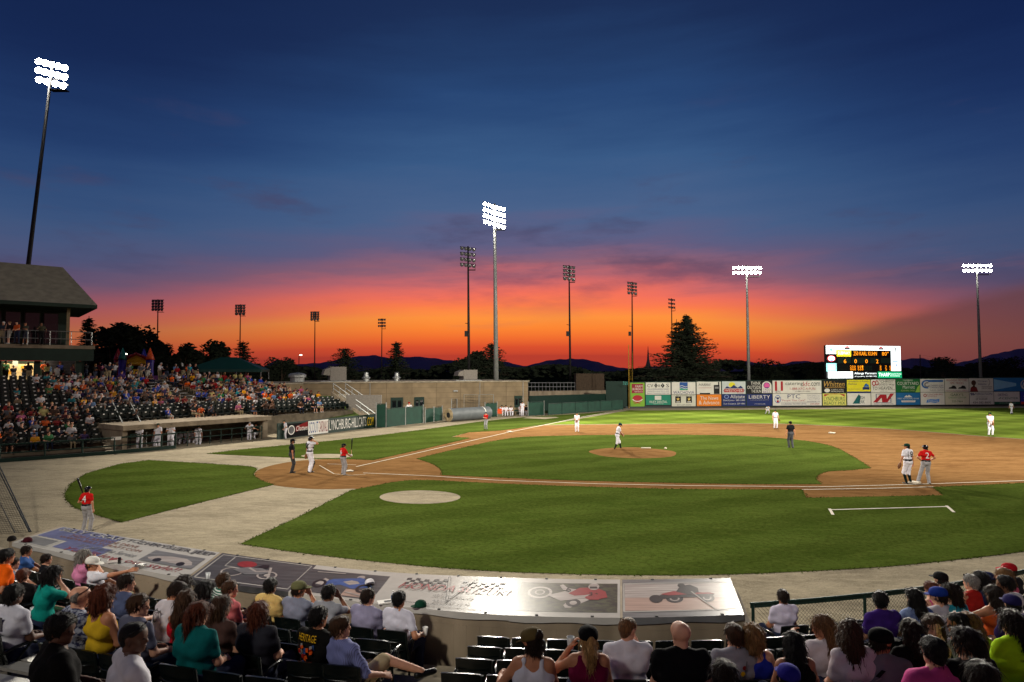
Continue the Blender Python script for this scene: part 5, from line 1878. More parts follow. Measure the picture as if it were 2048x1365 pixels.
o, J = stand(1817, 884, 968, 'first baseman in white number 19 with glove hanging at his side', 14, number='19', ncol=(40, 40, 34), cap=('cap', (18, 52, 42)), leg='knee', sock=(14, 26, 24), head=(42, 0, 0), hands=[(-.36, .06, .84), (.27, .0, .80)], glove=0, skin='tan', fine=True, feet=[(-.08, .02, .08), (.09, -.04, .08)], **wu)
o, J = stand(1853, 887, 968, 'base runner in red jersey number 2 with hands on hips', -6, number='2', cap=('helmet', 0), skin='tan', head=(35, 0, 0), hands=[(-.17, .02, 1.04), (.17, .02, 1.04)], hint=[(-1, -.35, 0), (1, -.35, 0)], feet=[(-.30, .12, .08), (.10, -.03, .08)], fine=True, **vis)
stand(571, 846, 878, 'player in white leaning at the far dugout\'s right end', 150, cap=('cap', DKG), hands=[(-.1, .3, .95), (.2, .28, .95)], lean=(15, 0), feet=[(-.1, .05, .08), (.12, .3, .3)], **wu)
# ================================================================== far stands along third base
A0, A1 = G(244, 905), G(752, 855)
eA = (A1 - A0).normalized(); nA = Vector((-eA.y, eA.x, 0))
LA = (A1 - A0).length
m_wallc = M('tan_block_wall', (128, 112, 88), rough=.92, var=.22, scale=.8, bump=.2, bscale=6)
m_terr = M('terrace_concrete', (104, 94, 78), rough=.92, var=.3, scale=2)


def PA(s, w, z=0.): return A0 + eA * s + nA * w + Vector((0, 0, z))


# ---- far dugout
dg = root_at('dugout', PA(7, 1.5), 0, 'long concrete far dugout with players behind its rail', 'dugout')
SD = (G(556, 879) - A0).dot(eA)
RZ = 1.72
mb = MB()
mb.prism([PA(-.1, -.25), PA(SD + .3, -.25), PA(SD + .3, 3.1), PA(-.1, 3.1)], RZ - .32, RZ)
mb.build('roof', m_conc, dg, world=True)
mb = MB()
for s0, s1 in ((0, .3), (SD - .25, SD + .15)):
    MB().prism([PA(s0, 0), PA(s1, 0), PA(s1, 3.0), PA(s0, 3.0)], -.5, RZ - .322).build('end_wall', m_conc, dg, world=True)
mb = MB(); mb.prism([PA(.3, 2.6), PA(SD - .25, 2.6), PA(SD - .25, 2.9), PA(.3, 2.9)], -.9, RZ - .322); mb.build('back_wall', m_terr, dg, world=True)
mb = MB(); mb.prism([PA(.3, 1.9), PA(SD - .4, 1.9), PA(SD - .4, 2.3), PA(.3, 2.3)], -.2, .14); mb.build('players_bench', m_terr, dg, world=True)
mb = MB()
for z in (.55, .98): mb.tube([PA(3.4, -.15, z), PA(SD - .5, -.15, z)], .035, 6)
for k in range(9): mb.tube([PA(3.4 + (SD - 3.9) * k / 8, -.15, 0), PA(3.4 + (SD - 3.9) * k / 8, -.15, .98)], .03, 6)
mb.tube([PA(.4, -.2, 0), PA(.4, -.2, 1.1), PA(1.0, -.2, 1.1)], .05, 6)
mb.build('guard_rail', m_dgreen, dg, world=True)
mb = MB(); mb.prism([PA(.2, -.6), PA(2.4, -.6), PA(2.4, -.2), PA(.2, -.2)], 0, .22); mb.build('kerb', m_conc2, dg, world=True)

# players in and before the far dugout
wuf = dict(shirt=WU, pants=WU, sleeve='tee', hcol='black', skin='tan')
def dug_player(s, w, rzd, label, pose, sc=1., z=0., **kw):
    p = PA(s, w)
    k = dict(wuf); k.update(kw)
    return person((p.x, p.y, z), R(rzd), pose, sc=sc, label=label, group='players at the far dugout', fine=False, **k)


def s_of(u, v): return (G(u, v) - A0).dot(eA)


dug_player(s_of(292, 903), .1, 200, 'leftmost player in white stooping at the far dugout step', 'stand', cap=('cap', DKG), lean=(22, 0), hands=[(-.15, .35, .8), (.15, .35, .8)], skin='dark')
dug_player(s_of(325, 900), -.2, 190, 'player in white standing upright at the left of the far dugout', 'stand', cap=('cap', DKG))
dug_player(s_of(330, 898), .9, 170, 'player in dark jacket in the shade behind the upright player', 'stand', shirt=(26, 26, 28), cap=('cap', DKG))
dug_player(s_of(352, 897), .0, 215, 'player in white reaching for the rail at the far dugout', 'stand', cap=('cap', DKG), hands=[(-.1, .35, 1.25), (.2, .42, 1.2)], lean=(10, 0))
dug_player(s_of(368, 897), .3, 150, 'player in dark jacket leaning on the left end of the dugout rail', 'stand', shirt=(24, 24, 26), cap=('cap', DKG), hands=[(-.2, .35, 1.05), (.1, .4, 1.05)], lean=(18, 0))
dug_player(s_of(420, 892), .25, 10, 'player in white at the dugout rail with his back turned', 'stand', z=-.35, number='7', ncol=(40, 40, 40), cap=('cap', DKG))
for i, (u, lb) in enumerate(((405, 'white-clad player on the dugout bench left of the turned back'), (436, 'white-clad player on the dugout bench right of the turned back'), (461, 'white-clad player on the dugout bench near its middle'), (482, 'white-clad player with crossed legs right of the bench\'s middle'))):
    dug_player(s_of(u, 893), 1.95, 190 + 12 * (i % 2), lb, 'sit', z=-.32, cap=('cap', DKG), hands=KNEES if i % 2 else None, skin='dark' if i % 3 == 0 else 'tan')
dug_player(s_of(527, 882), .2, 195, 'player in white leaning over the right end of the dugout rail', 'stand', z=-.3, cap=('cap', (200, 200, 200)), lean=(25, 0), hands=[(-.3, .35, 1.15), (.3, .35, 1.15)])
dug_player(s_of(541, 880), .5, 170, 'player in dark green jacket at the dugout\'s right end', 'sit', z=-.1, shirt=(18, 34, 28), cap=('cap', DKG), hands=[(-.2, .4, .9), (.2, .4, .9)])

# ---- terrace A above the dugout
ROWA, DA = 13, .86
def zA(i): return 1.45 + .215 * i
mb = MB()
for i in range(ROWA):
    w0 = 3.1 + DA * i
    s1 = LA - .25 * i
    mb.prism([PA(-.4, w0), PA(s1, w0), PA(s1, w0 + DA + .02), PA(-.4, w0 + DA + .02)], -.3, zA(i))
tag(mb.build('far_stand_terrace', m_terr), 'stepped concrete terrace above the far dugout', kind='structure')
WTOP = 3.1 + DA * ROWA
ZTOP = zA(ROWA)
mb = MB(); mb.prism([PA(-24, WTOP), PA(LA - 6.4, WTOP), PA(LA - 6.4, WTOP + 26), PA(-24, WTOP + 26)], -.3, ZTOP)
tag(mb.build('concourse', m_terr), 'flat upper concourse behind the far stands', kind='structure')
for i in range(3, ROWA):
    for s0, s1 in ((.3, 4.2), (5.0, 9.6), (10.4, 15.2), (16.0, LA - .35 * i - .6)):
        c = PA((s0 + s1) / 2, 3.1 + DA * i + .52, zA(i))
        mb = MB()
        for off in (-.08, .12): mb.wall(PA(s0, 3.1 + DA * i + .5 + off), PA(s1, 3.1 + DA * i + .5 + off), .16, zA(i) + .38, zA(i) + .42)
        for k in range(4): mb.box(PA(s0 + (s1 - s0) * (k + .5) / 4, 3.1 + DA * i + .52, zA(i) + .19), (.06, .06, .38))
        build_at(mb, 'bleacher_bench', m_alu, c, 'aluminium bleacher bench in the %s row of the far stand, %s section from the stairs' % (ORDW[i + 1], {.3: 'first', 5.0: 'second', 10.4: 'third', 16.0: 'fourth'}[s0]), 'bench', 'aluminium benches of the far stand')

# ---- terrace B left of the stairs
B0 = G(276, 906); B1 = G(-60, 930)
eB = (B1 - B0).normalized(); nB = Vector((eB.y, -eB.x, 0))
if nB.y < 0: nB = -nB
LB = 17.
def PB(s, w, z=0.): return B0 + eB * s + nB * w + Vector((0, 0, z))
ROWB, DB = 15, .86
def zB(i): return .30 + .265 * i
mb = MB()
for i in range(ROWB):
    w0 = 1.7 + DB * i
    mb.prism([PB(1.6, w0), PB(LB, w0), PB(LB, w0 + DB + .02), PB(1.6, w0 + DB + .02)], -.3, zB(i))
tag(mb.build('left_stand_terrace', m_terr), 'stepped terrace of the far left stand', kind='structure')
mb = MB()
for i in range(ROWB * 2 - 1):
    w0 = 1.2 + DB / 2 * i
    mb.prism([PB(-.9, w0), PB(1.6, w0), PB(1.6, w0 + DB / 2 + .02), PB(-.9, w0 + DB / 2 + .02)], -.3, .12 + .1325 * i + .006)
st = build_at(mb, 'stairway', m_conc2, PB(.3, 4), 'concrete stairway with pale handrails between the far stands', 'stairs')
st_mb = []
for s in (-.75, .35):
    mb = MB()
    pts = [PB(s, 1.6, .12 + 1.0), PB(s, 1.6 + 11.2, 3.5 + 1.0)]
    mb.tube(pts, .032, 6)
    mb.tube([p - Vector((0, 0, .42)) for p in pts], .02, 6)
    for k in range(8):
        p = pts[0].lerp(pts[1], k / 7)
        mb.tube([p - Vector((0, 0, 1.0)), p], .025, 6)
    mb.build('handrail', m_galv, st, world=True)
# front rail of the left stand
rl = root_at('railing', PB(4, 0), 0, 'dark green railing along the front of the far left stand', 'railing')
mb = MB()
PR = catmull([PB(-2.4, 1.0), PB(-.2, .45), PB(3, .1), PB(7, .05), PB(12, .35), PB(17, 1.1)], 6)
mb = MB(); mb.tube([p + Vector((0, 0, 1.02)) for p in PR], .05, 6); mb.build('top_rail', m_dgreen, rl, world=True)
mb = MB(); mb.tube([p + Vector((0, 0, .52)) for p in PR], .04, 6); mb.build('middle_rail', m_dgreen, rl, world=True)
mb = MB()
for p, q in zip(PR, PR[1:]): mb.wall(p, q, .1, 0, .22)
mb.build('kick_board', m_dgreen, rl, world=True)
for k in range(0, len(PR), 3):
    p = PR[k]
    mb = MB(); mb.tube([p, p + Vector((0, 0, 1.02))], .05, 6); mb.build('post', m_dgreen, rl, world=True)
p = PB(1.2, .22, .98)
tag(MB().box((0, 0, 0), (.55, .03, .2), math.atan2(eB.y, eB.x)).build('notice_plate', m_white, loc=p), 'small white notice plate on the green railing', 'sign')
mb = MB(); mb.lathe([(.26, 0), (.29, .5), (.31, .82), (.26, .9), (.1, .98)], 14)
tag(mb.build('waste_bin', M('bin_grey', (52, 54, 58), rough=.6), smooth=True, loc=PB(9.2, .7)), 'round grey waste bin behind the green railing', 'bin')

# ---- far folding seats (one mesh each)
mb = MB()
mb.box((0, -.24, .66), (.46, .05, .44)); mb.box((0, .02, .43), (.44, .4, .05)); mb.box((-.25, -.05, .4), (.04, .34, .42)); mb.box((.25, -.05, .4), (.04, .34, .42))
mb.cur = 1
mb.box((0, -.208, .83), (.12, .016, .075))
ME_SEAT = mb.mesh('stadium_seat', [m_seatfar, m_white])
far_seats = []
for i in range(3):                        # three rows on the dugout, green seats for their full length
    s = .5
    while s < LA - .4:
        far_seats.append((PA(s, 3.1 + DA * i + .45, zA(i)), -nA, 'a', i)); s += .56
for i in range(ROWB):
    s = 2.0
    while s < LB - 3:
        far_seats.append((PB(s, 1.7 + DB * i + .45, zB(i)), -nB, 'b%d' % int((s - 2) / .56 + 1.5), i)); s += .56
for i in range(3, 6):
    s = LA - 5.5
    while s < LA - .35 * i - .4:
        far_seats.append((PA(s, 3.1 + DA * i + .45, zA(i)), -nA, 'c', i)); s += .56

# ---- crowd bodies: ten poses, one mesh each; shirt takes the object's colour
m_tint = tint_mat('crowd_cloth')
def crowd_mesh(seed, pose, h):
    rg_ = random.Random(seed)
    P = V3(0, 0, .50 if pose == 'sit' else .95)
    lf, ls = rg_.uniform(-.1, .35) if pose == 'sit' else rg_.uniform(-.05, .1), rg_.uniform(-.12, .12)
    u = unit(V3(math.sin(ls), math.sin(lf), math.cos(lf)))
    rt = unit(V3(1, 0, 0) - u * u[0]); f = np.cross(u, rt)
    chest, belly, neck = P + u * .34, P + u * .16, P + u * .50
    shs = [neck - u * .055 - rt * .18, neck - u * .055 + rt * .18]
    hc = neck + u * .16 + f * .03 + rt * rg_.uniform(-.03, .03)
    shirt = [(P - rt * .07, P + rt * .07, .125, .125), (belly - rt * .06, belly + rt * .06, .12, .12), (chest - rt * .08, chest + rt * .08, .125, .125), (shs[0], shs[1], .07, .07)]
    skin = [(neck - u * .02, hc, .06, .058), (hc + f * .03 - u * .03, hc + f * .03 + u * .0, .07, .078)]
    pants, legs = [(P - rt * .08, P + rt * .08, .13, .13)], []
    for s in (-1, 1):
        hp = P + rt * s * .09
        ft = V3(s * .14, .40 + rg_.uniform(-.06, .1), .08) if pose == 'sit' else V3(s * .12, rg_.uniform(-.08, .08), .08)
        kn, an = ik(hp, ft, .44, .43, V3(0, 1, .6))
        pants.append((hp, kn, .1, .075))
        (skin if seed % 2 else pants).append((kn, an, .06, .045))
        legs.append((an + V3(0, -.04, -.03), an + V3(0, .14, -.03), .05, .045))
    hd = [[(-.12, .3, .64), (.12, .3, .64)], [(-.1, .28, .66), (.08, .2, 1.02)], [(-.2, .35, .7), (.2, .35, .7)], [(.08, .24, .82), (-.08, .24, .82)], [(-.28, .1, .6), (.2, .34, .9)]][seed % 5]
    for i, s in enumerate((-1, 1)):
        q = V3(*hd[i]) + (V3(0, 0, .4) if pose != 'sit' else 0)
        el, wr = ik(shs[i], q, .285, .25, V3(s * .55, -.5, -.75))
        shirt.append((shs[i], shs[i] + (el - shs[i]) * .7, .062, .055))
        skin += [(shs[i] + (el - shs[i]) * .6, el, .045, .04), (el, wr, .04, .03), (wr, wr + unit(wr - el) * .12, .035, .03)]
    hair = [(hc - f * .025 + u * .04, hc + f * .015 + u * .05, .096, .088), (hc - f * .05, hc - f * .05 - u * (.16 if seed % 3 == 0 else .03), .078, .07)]
    groups = [shirt, skin, pants, hair, legs]
    V, Q = grow([p for g_ in groups for p in g_], h, .03)
    cen = V[Q].mean(1)
    best, lab = np.full(len(cen), 9.), np.zeros(len(cen), int)
    for gi, g_ in enumerate(groups):
        for a, b, ra, rb in g_:
            ab = b - a
            t_ = np.clip(((cen - a) @ ab) / max(ab @ ab, 1e-9), 0, 1)
            d_ = np.linalg.norm(cen - a - t_[:, None] * ab, axis=1) - (ra + (rb - ra) * t_)
            lab = np.where(d_ < best, gi, lab); best = np.minimum(best, d_)
    return V, Q, lab


PANTS = [cloth((36, 42, 62)), cloth((150, 136, 108)), cloth((24, 24, 26)), cloth((168, 164, 156)), cloth((60, 66, 84))]
HAIRS = [m_hair['black'], m_hair['brown'], m_hair['dkbrown'], m_hair['ltbrown'], m_hair['blond'], m_hair['grey'], cloth((176, 174, 172)), cloth((84, 22, 26)), cloth((20, 28, 52)), cloth((40, 38, 38))]
SK = [m_skin['light'], m_skin['tan'], m_skin['fair'], m_skin['brown'], m_skin['light']]
SEATED, STOOD = [], []
rgc = random.Random(21)
RAW_SIT = [crowd_mesh(k, 'sit', .05) for k in range(10)]
RAW_STAND = [crowd_mesh(40 + k, 'stand', .05) for k in range(5)]
for k in range(40):
    V, Q, lab = RAW_SIT[k % 10]
    SEATED.append(np_mesh('person', [(V, Q, lab)], [m_tint, SK[(k * 7) % 5], PANTS[(k * 3) % 5], HAIRS[(k * 3 + k // 10) % 10], m_shoew if k % 2 else m_shoe]))
for k in range(15):
    V, Q, lab = RAW_STAND[k % 5]
    STOOD.append(np_mesh('person', [(V, Q, lab)], [m_tint, SK[(k * 7) % 5], PANTS[(k * 3) % 5], HAIRS[(k * 3) % 10], m_shoew if k % 2 else m_shoe]))
CLOTHES = [('white', (206, 202, 204), 17), ('black', (20, 20, 22), 22), ('grey', (96, 96, 102), 16), ('navy', (26, 32, 58), 13), ('red', (150, 26, 30), 7), ('dark maroon', (84, 20, 32), 7), ('golden yellow', (224, 154, 20), 5),
           ('orange', (226, 94, 22), 5), ('royal blue', (40, 66, 170), 6), ('light blue', (98, 130, 172), 5), ('teal', (40, 132, 140), 4), ('pink', (176, 84, 122), 4), ('pale yellow', (190, 178, 112), 3), ('green', (40, 110, 60), 5), ('lime green', (136, 170, 66), 2), ('purple', (70, 48, 104), 4), ('tan', (140, 120, 92), 8), ('brown', (78, 54, 40), 6)]
POOL = [c for c in CLOTHES for _ in range(c[2])]
ORD = ['front', 'second', 'third', 'fourth', 'fifth', 'sixth', 'seventh', 'eighth', 'ninth', 'tenth', 'eleventh', 'twelfth', 'thirteenth', 'fourteenth', 'fifteenth']
spots = []
dens_A = lambda s, i: (.82 if .5 < s < 7.8 else .30 if s < 10.2 else .78 if s < 17 else .7) * (1 if i > 2 else (.16 if i == 2 else .24 if i == 1 else .34))
for i in range(ROWA):
    s = .5 + rgc.random() * .4
    n_ = 0
    while s < LA - .35 * i - .5:
        if rgc.random() < dens_A(s, i):
            n_ += 1
            spots.append(('A', i, n_, PA(s + rgc.uniform(-.1, .1), 3.1 + DA * i + .48, zA(i) - .05 * (i > 2)), -nA, 'sit'))
        s += .62
for i in range(ROWB):
    s = 2.1
    n_ = 0
    while s < 13.5:
        pr = .80 if (s < 6.5 and i < 7) else .45 if i < 5 else .35 if s < 5 else .13
        if rgc.random() < pr:
            n_ += 1
            spots.append(('B', i, n_, PB(s, 1.7 + DB * i + .46, zB(i)), -nB, 'sit'))
        s += .62
for k in range(44):
    s = -2 + rgc.random() * (LA - 6)
    spots.append(('C', 0, k + 1, PA(s, WTOP + .6 + abs(rgc.gauss(0, 1)) * 2.6, ZTOP), -nA if rgc.random() < .6 else nA, 'stand'))
for k in range(10):
    spots.append(('D', 0, k + 1, PB(7 + k * .55 + rgc.uniform(-.2, .2), 1.7 + DB * ROWB + 2.5 + rgc.random() * 1.5, zB(ROWB - 1)), nB if k % 3 else -nB, 'stand'))
far_people_cap = 300 - len([o for o in COL.objects if o.name.split('.')[0] == 'person' and o.parent is None]) - 8
def big(sp):                              # how large a spectator shows
    return -sp[3].y + (4 if sp[5] == 'stand' else 0) + (0 if 0 < UV(sp[3])[0] < 2048 else -999)
spots = [s_ for s_ in spots if -30 < UV(s_[3])[0] < 2060]
spots.sort(key=big, reverse=True)
occ_pts = [(s_[3].x, s_[3].y) for s_ in spots]
SEC = {'A': '%s person in the %s row up above the far dugout, %s from its left', 'B': '%s', 'C': '%s', 'D': '%s'}
def ordn(n_): return ORD[n_ - 1] if 1 < n_ <= 15 else 'first' if n_ == 1 else '%dth' % n_ if n_ % 10 not in (1, 2, 3) else '%d%s' % (n_, {1: 'st', 2: 'nd', 3: 'rd'}[n_ % 10])
rest = {}
for q, (sec, i, n_, p, nrm, pose) in enumerate(spots):
    cn, cc_, _ = POOL[rgc.randrange(len(POOL))]
    if sec == 'A' and i in (3, 4) and 3 < (p - A0).dot(eA) < 6.5 and rgc.random() < .55: cn, cc_ = 'golden yellow', (224, 154, 20)
    rz = math.atan2(nrm.x, -nrm.y) + math.pi + rgc.uniform(-.35, .35)
    rz = math.atan2(-nrm.x, nrm.y) + rgc.uniform(-.35, .35)
    me = (SEATED if pose == 'sit' else STOOD)[rgc.randrange(40 if pose == 'sit' else 15)]
    sc = rgc.uniform(.82, 1.06)
    if q < far_people_cap:
        o = link_mesh('person', me, loc=p, rz=rz)
        o.scale = (sc,) * 3
        o.color = C(*cc_)
        if sec == 'A': lb = 'seated person in %s top above the far dugout, %s row, %s from the stairs' % (cn, ordn(i + 1), ordn(n_))
        elif sec == 'B': lb = 'seated person in %s top in the left stand, %s row, %s from the stairs' % (cn, ordn(i + 1), ordn(n_))
        elif sec == 'C': lb = 'person in %s top standing on the far concourse, %s in its crowd' % (cn, ordn(n_))
        else: lb = 'person in %s top standing before the lit kiosk, %s from right' % (cn, ordn(n_))
        tag(o, lb, 'person', 'spectators in the far stands')
    else:
        rest.setdefault(cn, []).append((me, p, rz, sc, cc_))
# those beyond the three hundred largest: one mass
vs, qs, mi, mats_, off = [], [], [], [], 0
for cn, lst in rest.items():
    mc_ = cloth(lst[0][4])
    for me, p, rz, sc, _ in lst:
        V = np.empty(len(me.vertices) * 3, np.float32); me.vertices.foreach_get('co', V); V = V.reshape(-1, 3)
        Q = np.empty(len(me.loops), np.int32); me.loops.foreach_get('vertex_index', Q); Q = Q.reshape(-1, 4)
        m_ = np.empty(len(me.polygons), np.int32); me.polygons.foreach_get('material_index', m_)
        ml = [mc_] + list(me.materials)[1:]
        idx = []
        for m0 in ml:
            if m0 not in mats_: mats_.append(m0)
            idx.append(mats_.index(m0))
        c_, s_ = math.cos(rz), math.sin(rz)
        W_ = np.stack([(V[:, 0] * c_ - V[:, 1] * s_) * sc + p.x, (V[:, 0] * s_ + V[:, 1] * c_) * sc + p.y, V[:, 2] * sc + p.z], 1)
        vs.append(W_); qs.append(Q + off); mi.append(np.array(idx)[m_]); off += len(V)
if vs:
    me = np_mesh('crowd', [(np.concatenate(vs), np.concatenate(qs), np.concatenate(mi))], mats_)
    tag(link_mesh('crowd', me), 'rest of the crowd in the upper rows of the far stands', kind='stuff')

# far seats: the nearest as objects, the rest as one mass
far_seats = [f_ for f_ in far_seats if -15 < UV(f_[0])[0] < 2048]
far_seats.sort(key=lambda f_: f_[0].y)
ncap = max(0, 296 - SEATS[0])
mbr = MB()
for q, (p, nrm, sec, i) in enumerate(far_seats):
    rz = math.atan2(-nrm.x, nrm.y)
    if q < ncap:
        o = link_mesh('stadium_seat', ME_SEAT, loc=p, rz=rz)
        tag(o, 'green folding seat in the left stand, %s row, %s from the stairs' % (ordn(i + 1), ordn(int(sec[1:]))) if sec[0] == 'b' else 'green folding seat above the far dugout, %s row, %s from the stairs' % (ordn(i + 1), ordn(int((p - A0).dot(eA) / .56) + 1)), 'seat', 'green folding seats of the far stands')
    else:
        Mx = Matrix.Translation(p) @ Matrix.Rotation(rz, 4, 'Z')
        mbr.v += [tuple(Mx @ v.co) for v in ME_SEAT.vertices]
        b_ = len(mbr.v) - len(ME_SEAT.vertices)
        for pl_ in ME_SEAT.polygons:
            mbr.f.append(tuple(b_ + k for k in pl_.vertices)); mbr.mi.append(pl_.material_index)
if mbr.v:
    tag(mbr.build('seat_rows', [m_seatfar, m_white]), 'further rows of green folding seats in the far stands', kind='stuff')
# ================================================================== press building over the left stand
m_roof = M('roof_shingle', (112, 106, 92), rough=.9, var=.2, scale=2, bump=.4, bscale=14)
m_siding = M('dark_green_siding', (30, 46, 38), rough=.7, var=.15, scale=2)
m_glass = M('dark_glass', (16, 18, 22), rough=.06, var=.1, spec=.8)
m_tanw = M('tan_panel', (120, 106, 82), rough=.85, var=.15)
m_lit = M('lit_interior', (190, 170, 130), rough=.8, var=.3, scale=3, emit=(255, 214, 140), estr=.55)
m_tube = M('lit_tube', (230, 230, 220), emit=(255, 246, 226), estr=4)
PC = D(190, 690, 53.0); PC.z = 0                       # right front corner of the deck in plan
eP = -eB if eB.x < 0 else eB                           # along the front, towards the right
def PP(s, w, z=0.): return PC - eP * s + nB * w + Vector((0, 0, z))
ZD = D(190, 692, 53).z
ZE = D(195, 612, 53).z
ZR = D(125, 545, 58.5).z
pb = root_at('press_building', PP(8, 4), 0, 'two-storey press building with hipped grey roof and balcony', 'building')
mb = MB(); mb.prism([PP(0, 0), PP(24, 0), PP(24, 10), PP(0, 10)], ZD - .28, ZD); mb.build('balcony_slab', m_conc, pb, world=True)
mb = MB(); mb.prism([PP(.05, .06), PP(24, .06), PP(24, .3), PP(.05, .3)], ZD - 1.25, ZD - .282); mb.build('fascia', m_siding, pb, world=True)
mb = MB(); mb.prism([PP(1.6, 3.2), PP(24, 3.2), PP(24, 10), PP(1.6, 10)], ZD, ZE - .1); mb.build('upper_wall', m_siding, pb, world=True)
for k in range(9):                                     # tall windows of the upper storey
    s = 2.2 + k * 1.25 + (.3 if k > 3 else 0)
    fr = MB()
    q = [PP(s, 3.14), PP(s + 1.08, 3.14), PP(s + 1.08, 3.2), PP(s, 3.2)]
    fr.prism(q, ZD + .15, ZE - .5)
    w_ = fr.build('window', m_iron, pb, world=True)
    g_ = MB(); g_.prism([PP(s + .08, 3.10), PP(s + 1.0, 3.10), PP(s + 1.0, 3.138), PP(s + .08, 3.138)], ZD + .25, ZE - .6)
    wm = local_matrix(w_)
    g_.v = [tuple(local_matrix(pb).inverted() @ Vector(p)) for p in g_.v]
    g_.build('pane', m_lit if k == 8 else m_glass, w_)
for s in (1.7, 7.0, 12.4):
    mb = MB(); mb.prism([PP(s, .5), PP(s + .22, .5), PP(s + .22, .72), PP(s, .72)], ZD, ZE); mb.build('column', m_tanw, pb, world=True)
# roof: hip end to the right
mb = MB()
e0, e1, e2, e3 = PP(0, -.7, ZE), PP(25, -.7, ZE), PP(25, 10.8, ZE), PP(0, 10.8, ZE)
r0, r1 = PP(1.9, 5.0, ZR), PP(25, 5.0, ZR)
mb.add([e0, e1, e2, e3, r0, r1], [(1, 0, 4, 5), (0, 3, 4), (3, 2, 5, 4)])
dz = Vector((0, 0, -.28))
mb.cur = 1
mb.add([e0, e1, e2, e3, e0 + dz, e1 + dz, e2 + dz, e3 + dz], [(0, 1, 5, 4), (3, 0, 4, 7), (4, 5, 6, 7)])
mb.build('roof', [m_roof, m_siding], pb, world=True)
# balcony railing
mb = MB()
rp = [PP(24, .25), PP(.2, .25), PP(.2, 3.0)]
for z in (.5, 1.1): mb.tube([p + Vector((0, 0, ZD + z)) for p in rp], .03, 5)
for k in range(17): mb.tube([PP(.2 + k * 1.4, .25, ZD), PP(.2 + k * 1.4, .25, ZD + 1.1)], .028, 5)
for k in range(70): mb.tube([PP(.3 + k * .33, .25, ZD + .1), PP(.3 + k * .33, .25, ZD + 1.05)], .009, 3)
mb.build('balcony_rail', m_galv, pb, world=True)
# lower storey: kiosk hatch, roller door, posts
mb = MB(); mb.prism([PP(9.9, 3.5), PP(24, 3.5), PP(24, 10), PP(9.9, 10)], 0, 2.1 + 2.6) if False else mb.prism([PP(.3, 3.5), PP(24, 3.5), PP(24, 10), PP(.3, 10)], 0, ZD - 1.26)
mb.build('lower_wall', m_siding, pb, world=True)
KZ = zB(ROWB - 1)
def s_at(u, w=3.4):
    best = min(np.linspace(-2, 24, 400), key=lambda s: abs(UV(PP(s, w, KZ + 1))[0] - u))
    return float(best)
ka, kb = s_at(76), s_at(8)
mb = MB(); mb.prism([PP(ka, 3.36), PP(kb, 3.36), PP(kb, 3.498), PP(ka, 3.498)], D(40, 760, 55).z, D(40, 729, 55).z); hat = mb.build('kiosk_hatch', m_lit, pb, world=True)
mb = MB()
for k in range(8):
    s = ka + (kb - ka) * (k + .5) / 8
    mb.cur = k % 3
    mb.box(PP(s, 3.3, D(40, 745 - 7 * (k % 2), 55).z + .2 * (k % 3)), (.35, .05, .3 + .15 * (k % 2)), math.atan2(eP.y, eP.x))
for nm_, z_ in (('menu_board', 0),):
    mb.build(nm_, [M('menu_yellow', (220, 160, 40), emit=(255, 180, 60), estr=.3), m_lit, m_white], pb, world=True)
ra_, rb_ = s_at(158), s_at(84)
mb = MB()
for k in range(12): mb.prism([PP(ra_, 3.40), PP(rb_, 3.40), PP(rb_, 3.49), PP(ra_, 3.49)], KZ + .24 * k, KZ + .24 * k + .22)
mb.build('roller_door', M('roller_grey', (66, 66, 74), rough=.5), pb, world=True)
for u in (2, 80, 163):
    s = s_at(u, .7)
    mb = MB(); mb.prism([PP(s, .6), PP(s + .4, .6), PP(s + .4, 1.0), PP(s, 1.0)], 0, ZD - 1.26); mb.build('column', m_siding, pb, world=True)
mb = MB(); mb.tube([D(8, 702, 51.3), D(27, 702, 51.3)], .05, 6); mb.build('tube_light', m_tube, pb, world=True)
mb = MB(); mb.box(D(58, 707, 53), (.3, .3, .12)); mb.build('ceiling_lamp', m_tube, pb, world=True)
kl = bpy.data.lights.new('kiosk_lamp', 'AREA'); kl.energy = 160; kl.size = 2.5; kl.color = (1, .8, .5)
ko = bpy.data.objects.new('kiosk_lamp', kl); ko.location = PP((ka + kb) / 2, 2.9, KZ + 2.6); ko.rotation_euler = (0, 0, 0); COL.objects.link(ko)
# people on the balcony and before the kiosk
for k, (u, v, c_) in enumerate(((34, 690, (226, 94, 22)), (18, 690, (20, 20, 22)), (4, 690, (60, 90, 120)), (50, 690, (118, 120, 100)), (82, 690, (90, 88, 40)))):
    p = D(u, v, 50.5 if u > 40 else 49.5); p.z = ZD
    c_ = tuple(int(x * .6) for x in c_) if k else c_
    o = link_mesh('person', STOOD[k], loc=p, rz=rgc.uniform(2.2, 4)); o.color = C(*c_)
    tag(o, ['person in orange top leaning on the press building balcony', 'person in black top beside the orange top on the balcony', 'person in slate blue top at the balcony\'s left edge', 'person in khaki top on the press building balcony', 'person in olive top at the right of the balcony group'][k], 'person', 'people on the balcony')

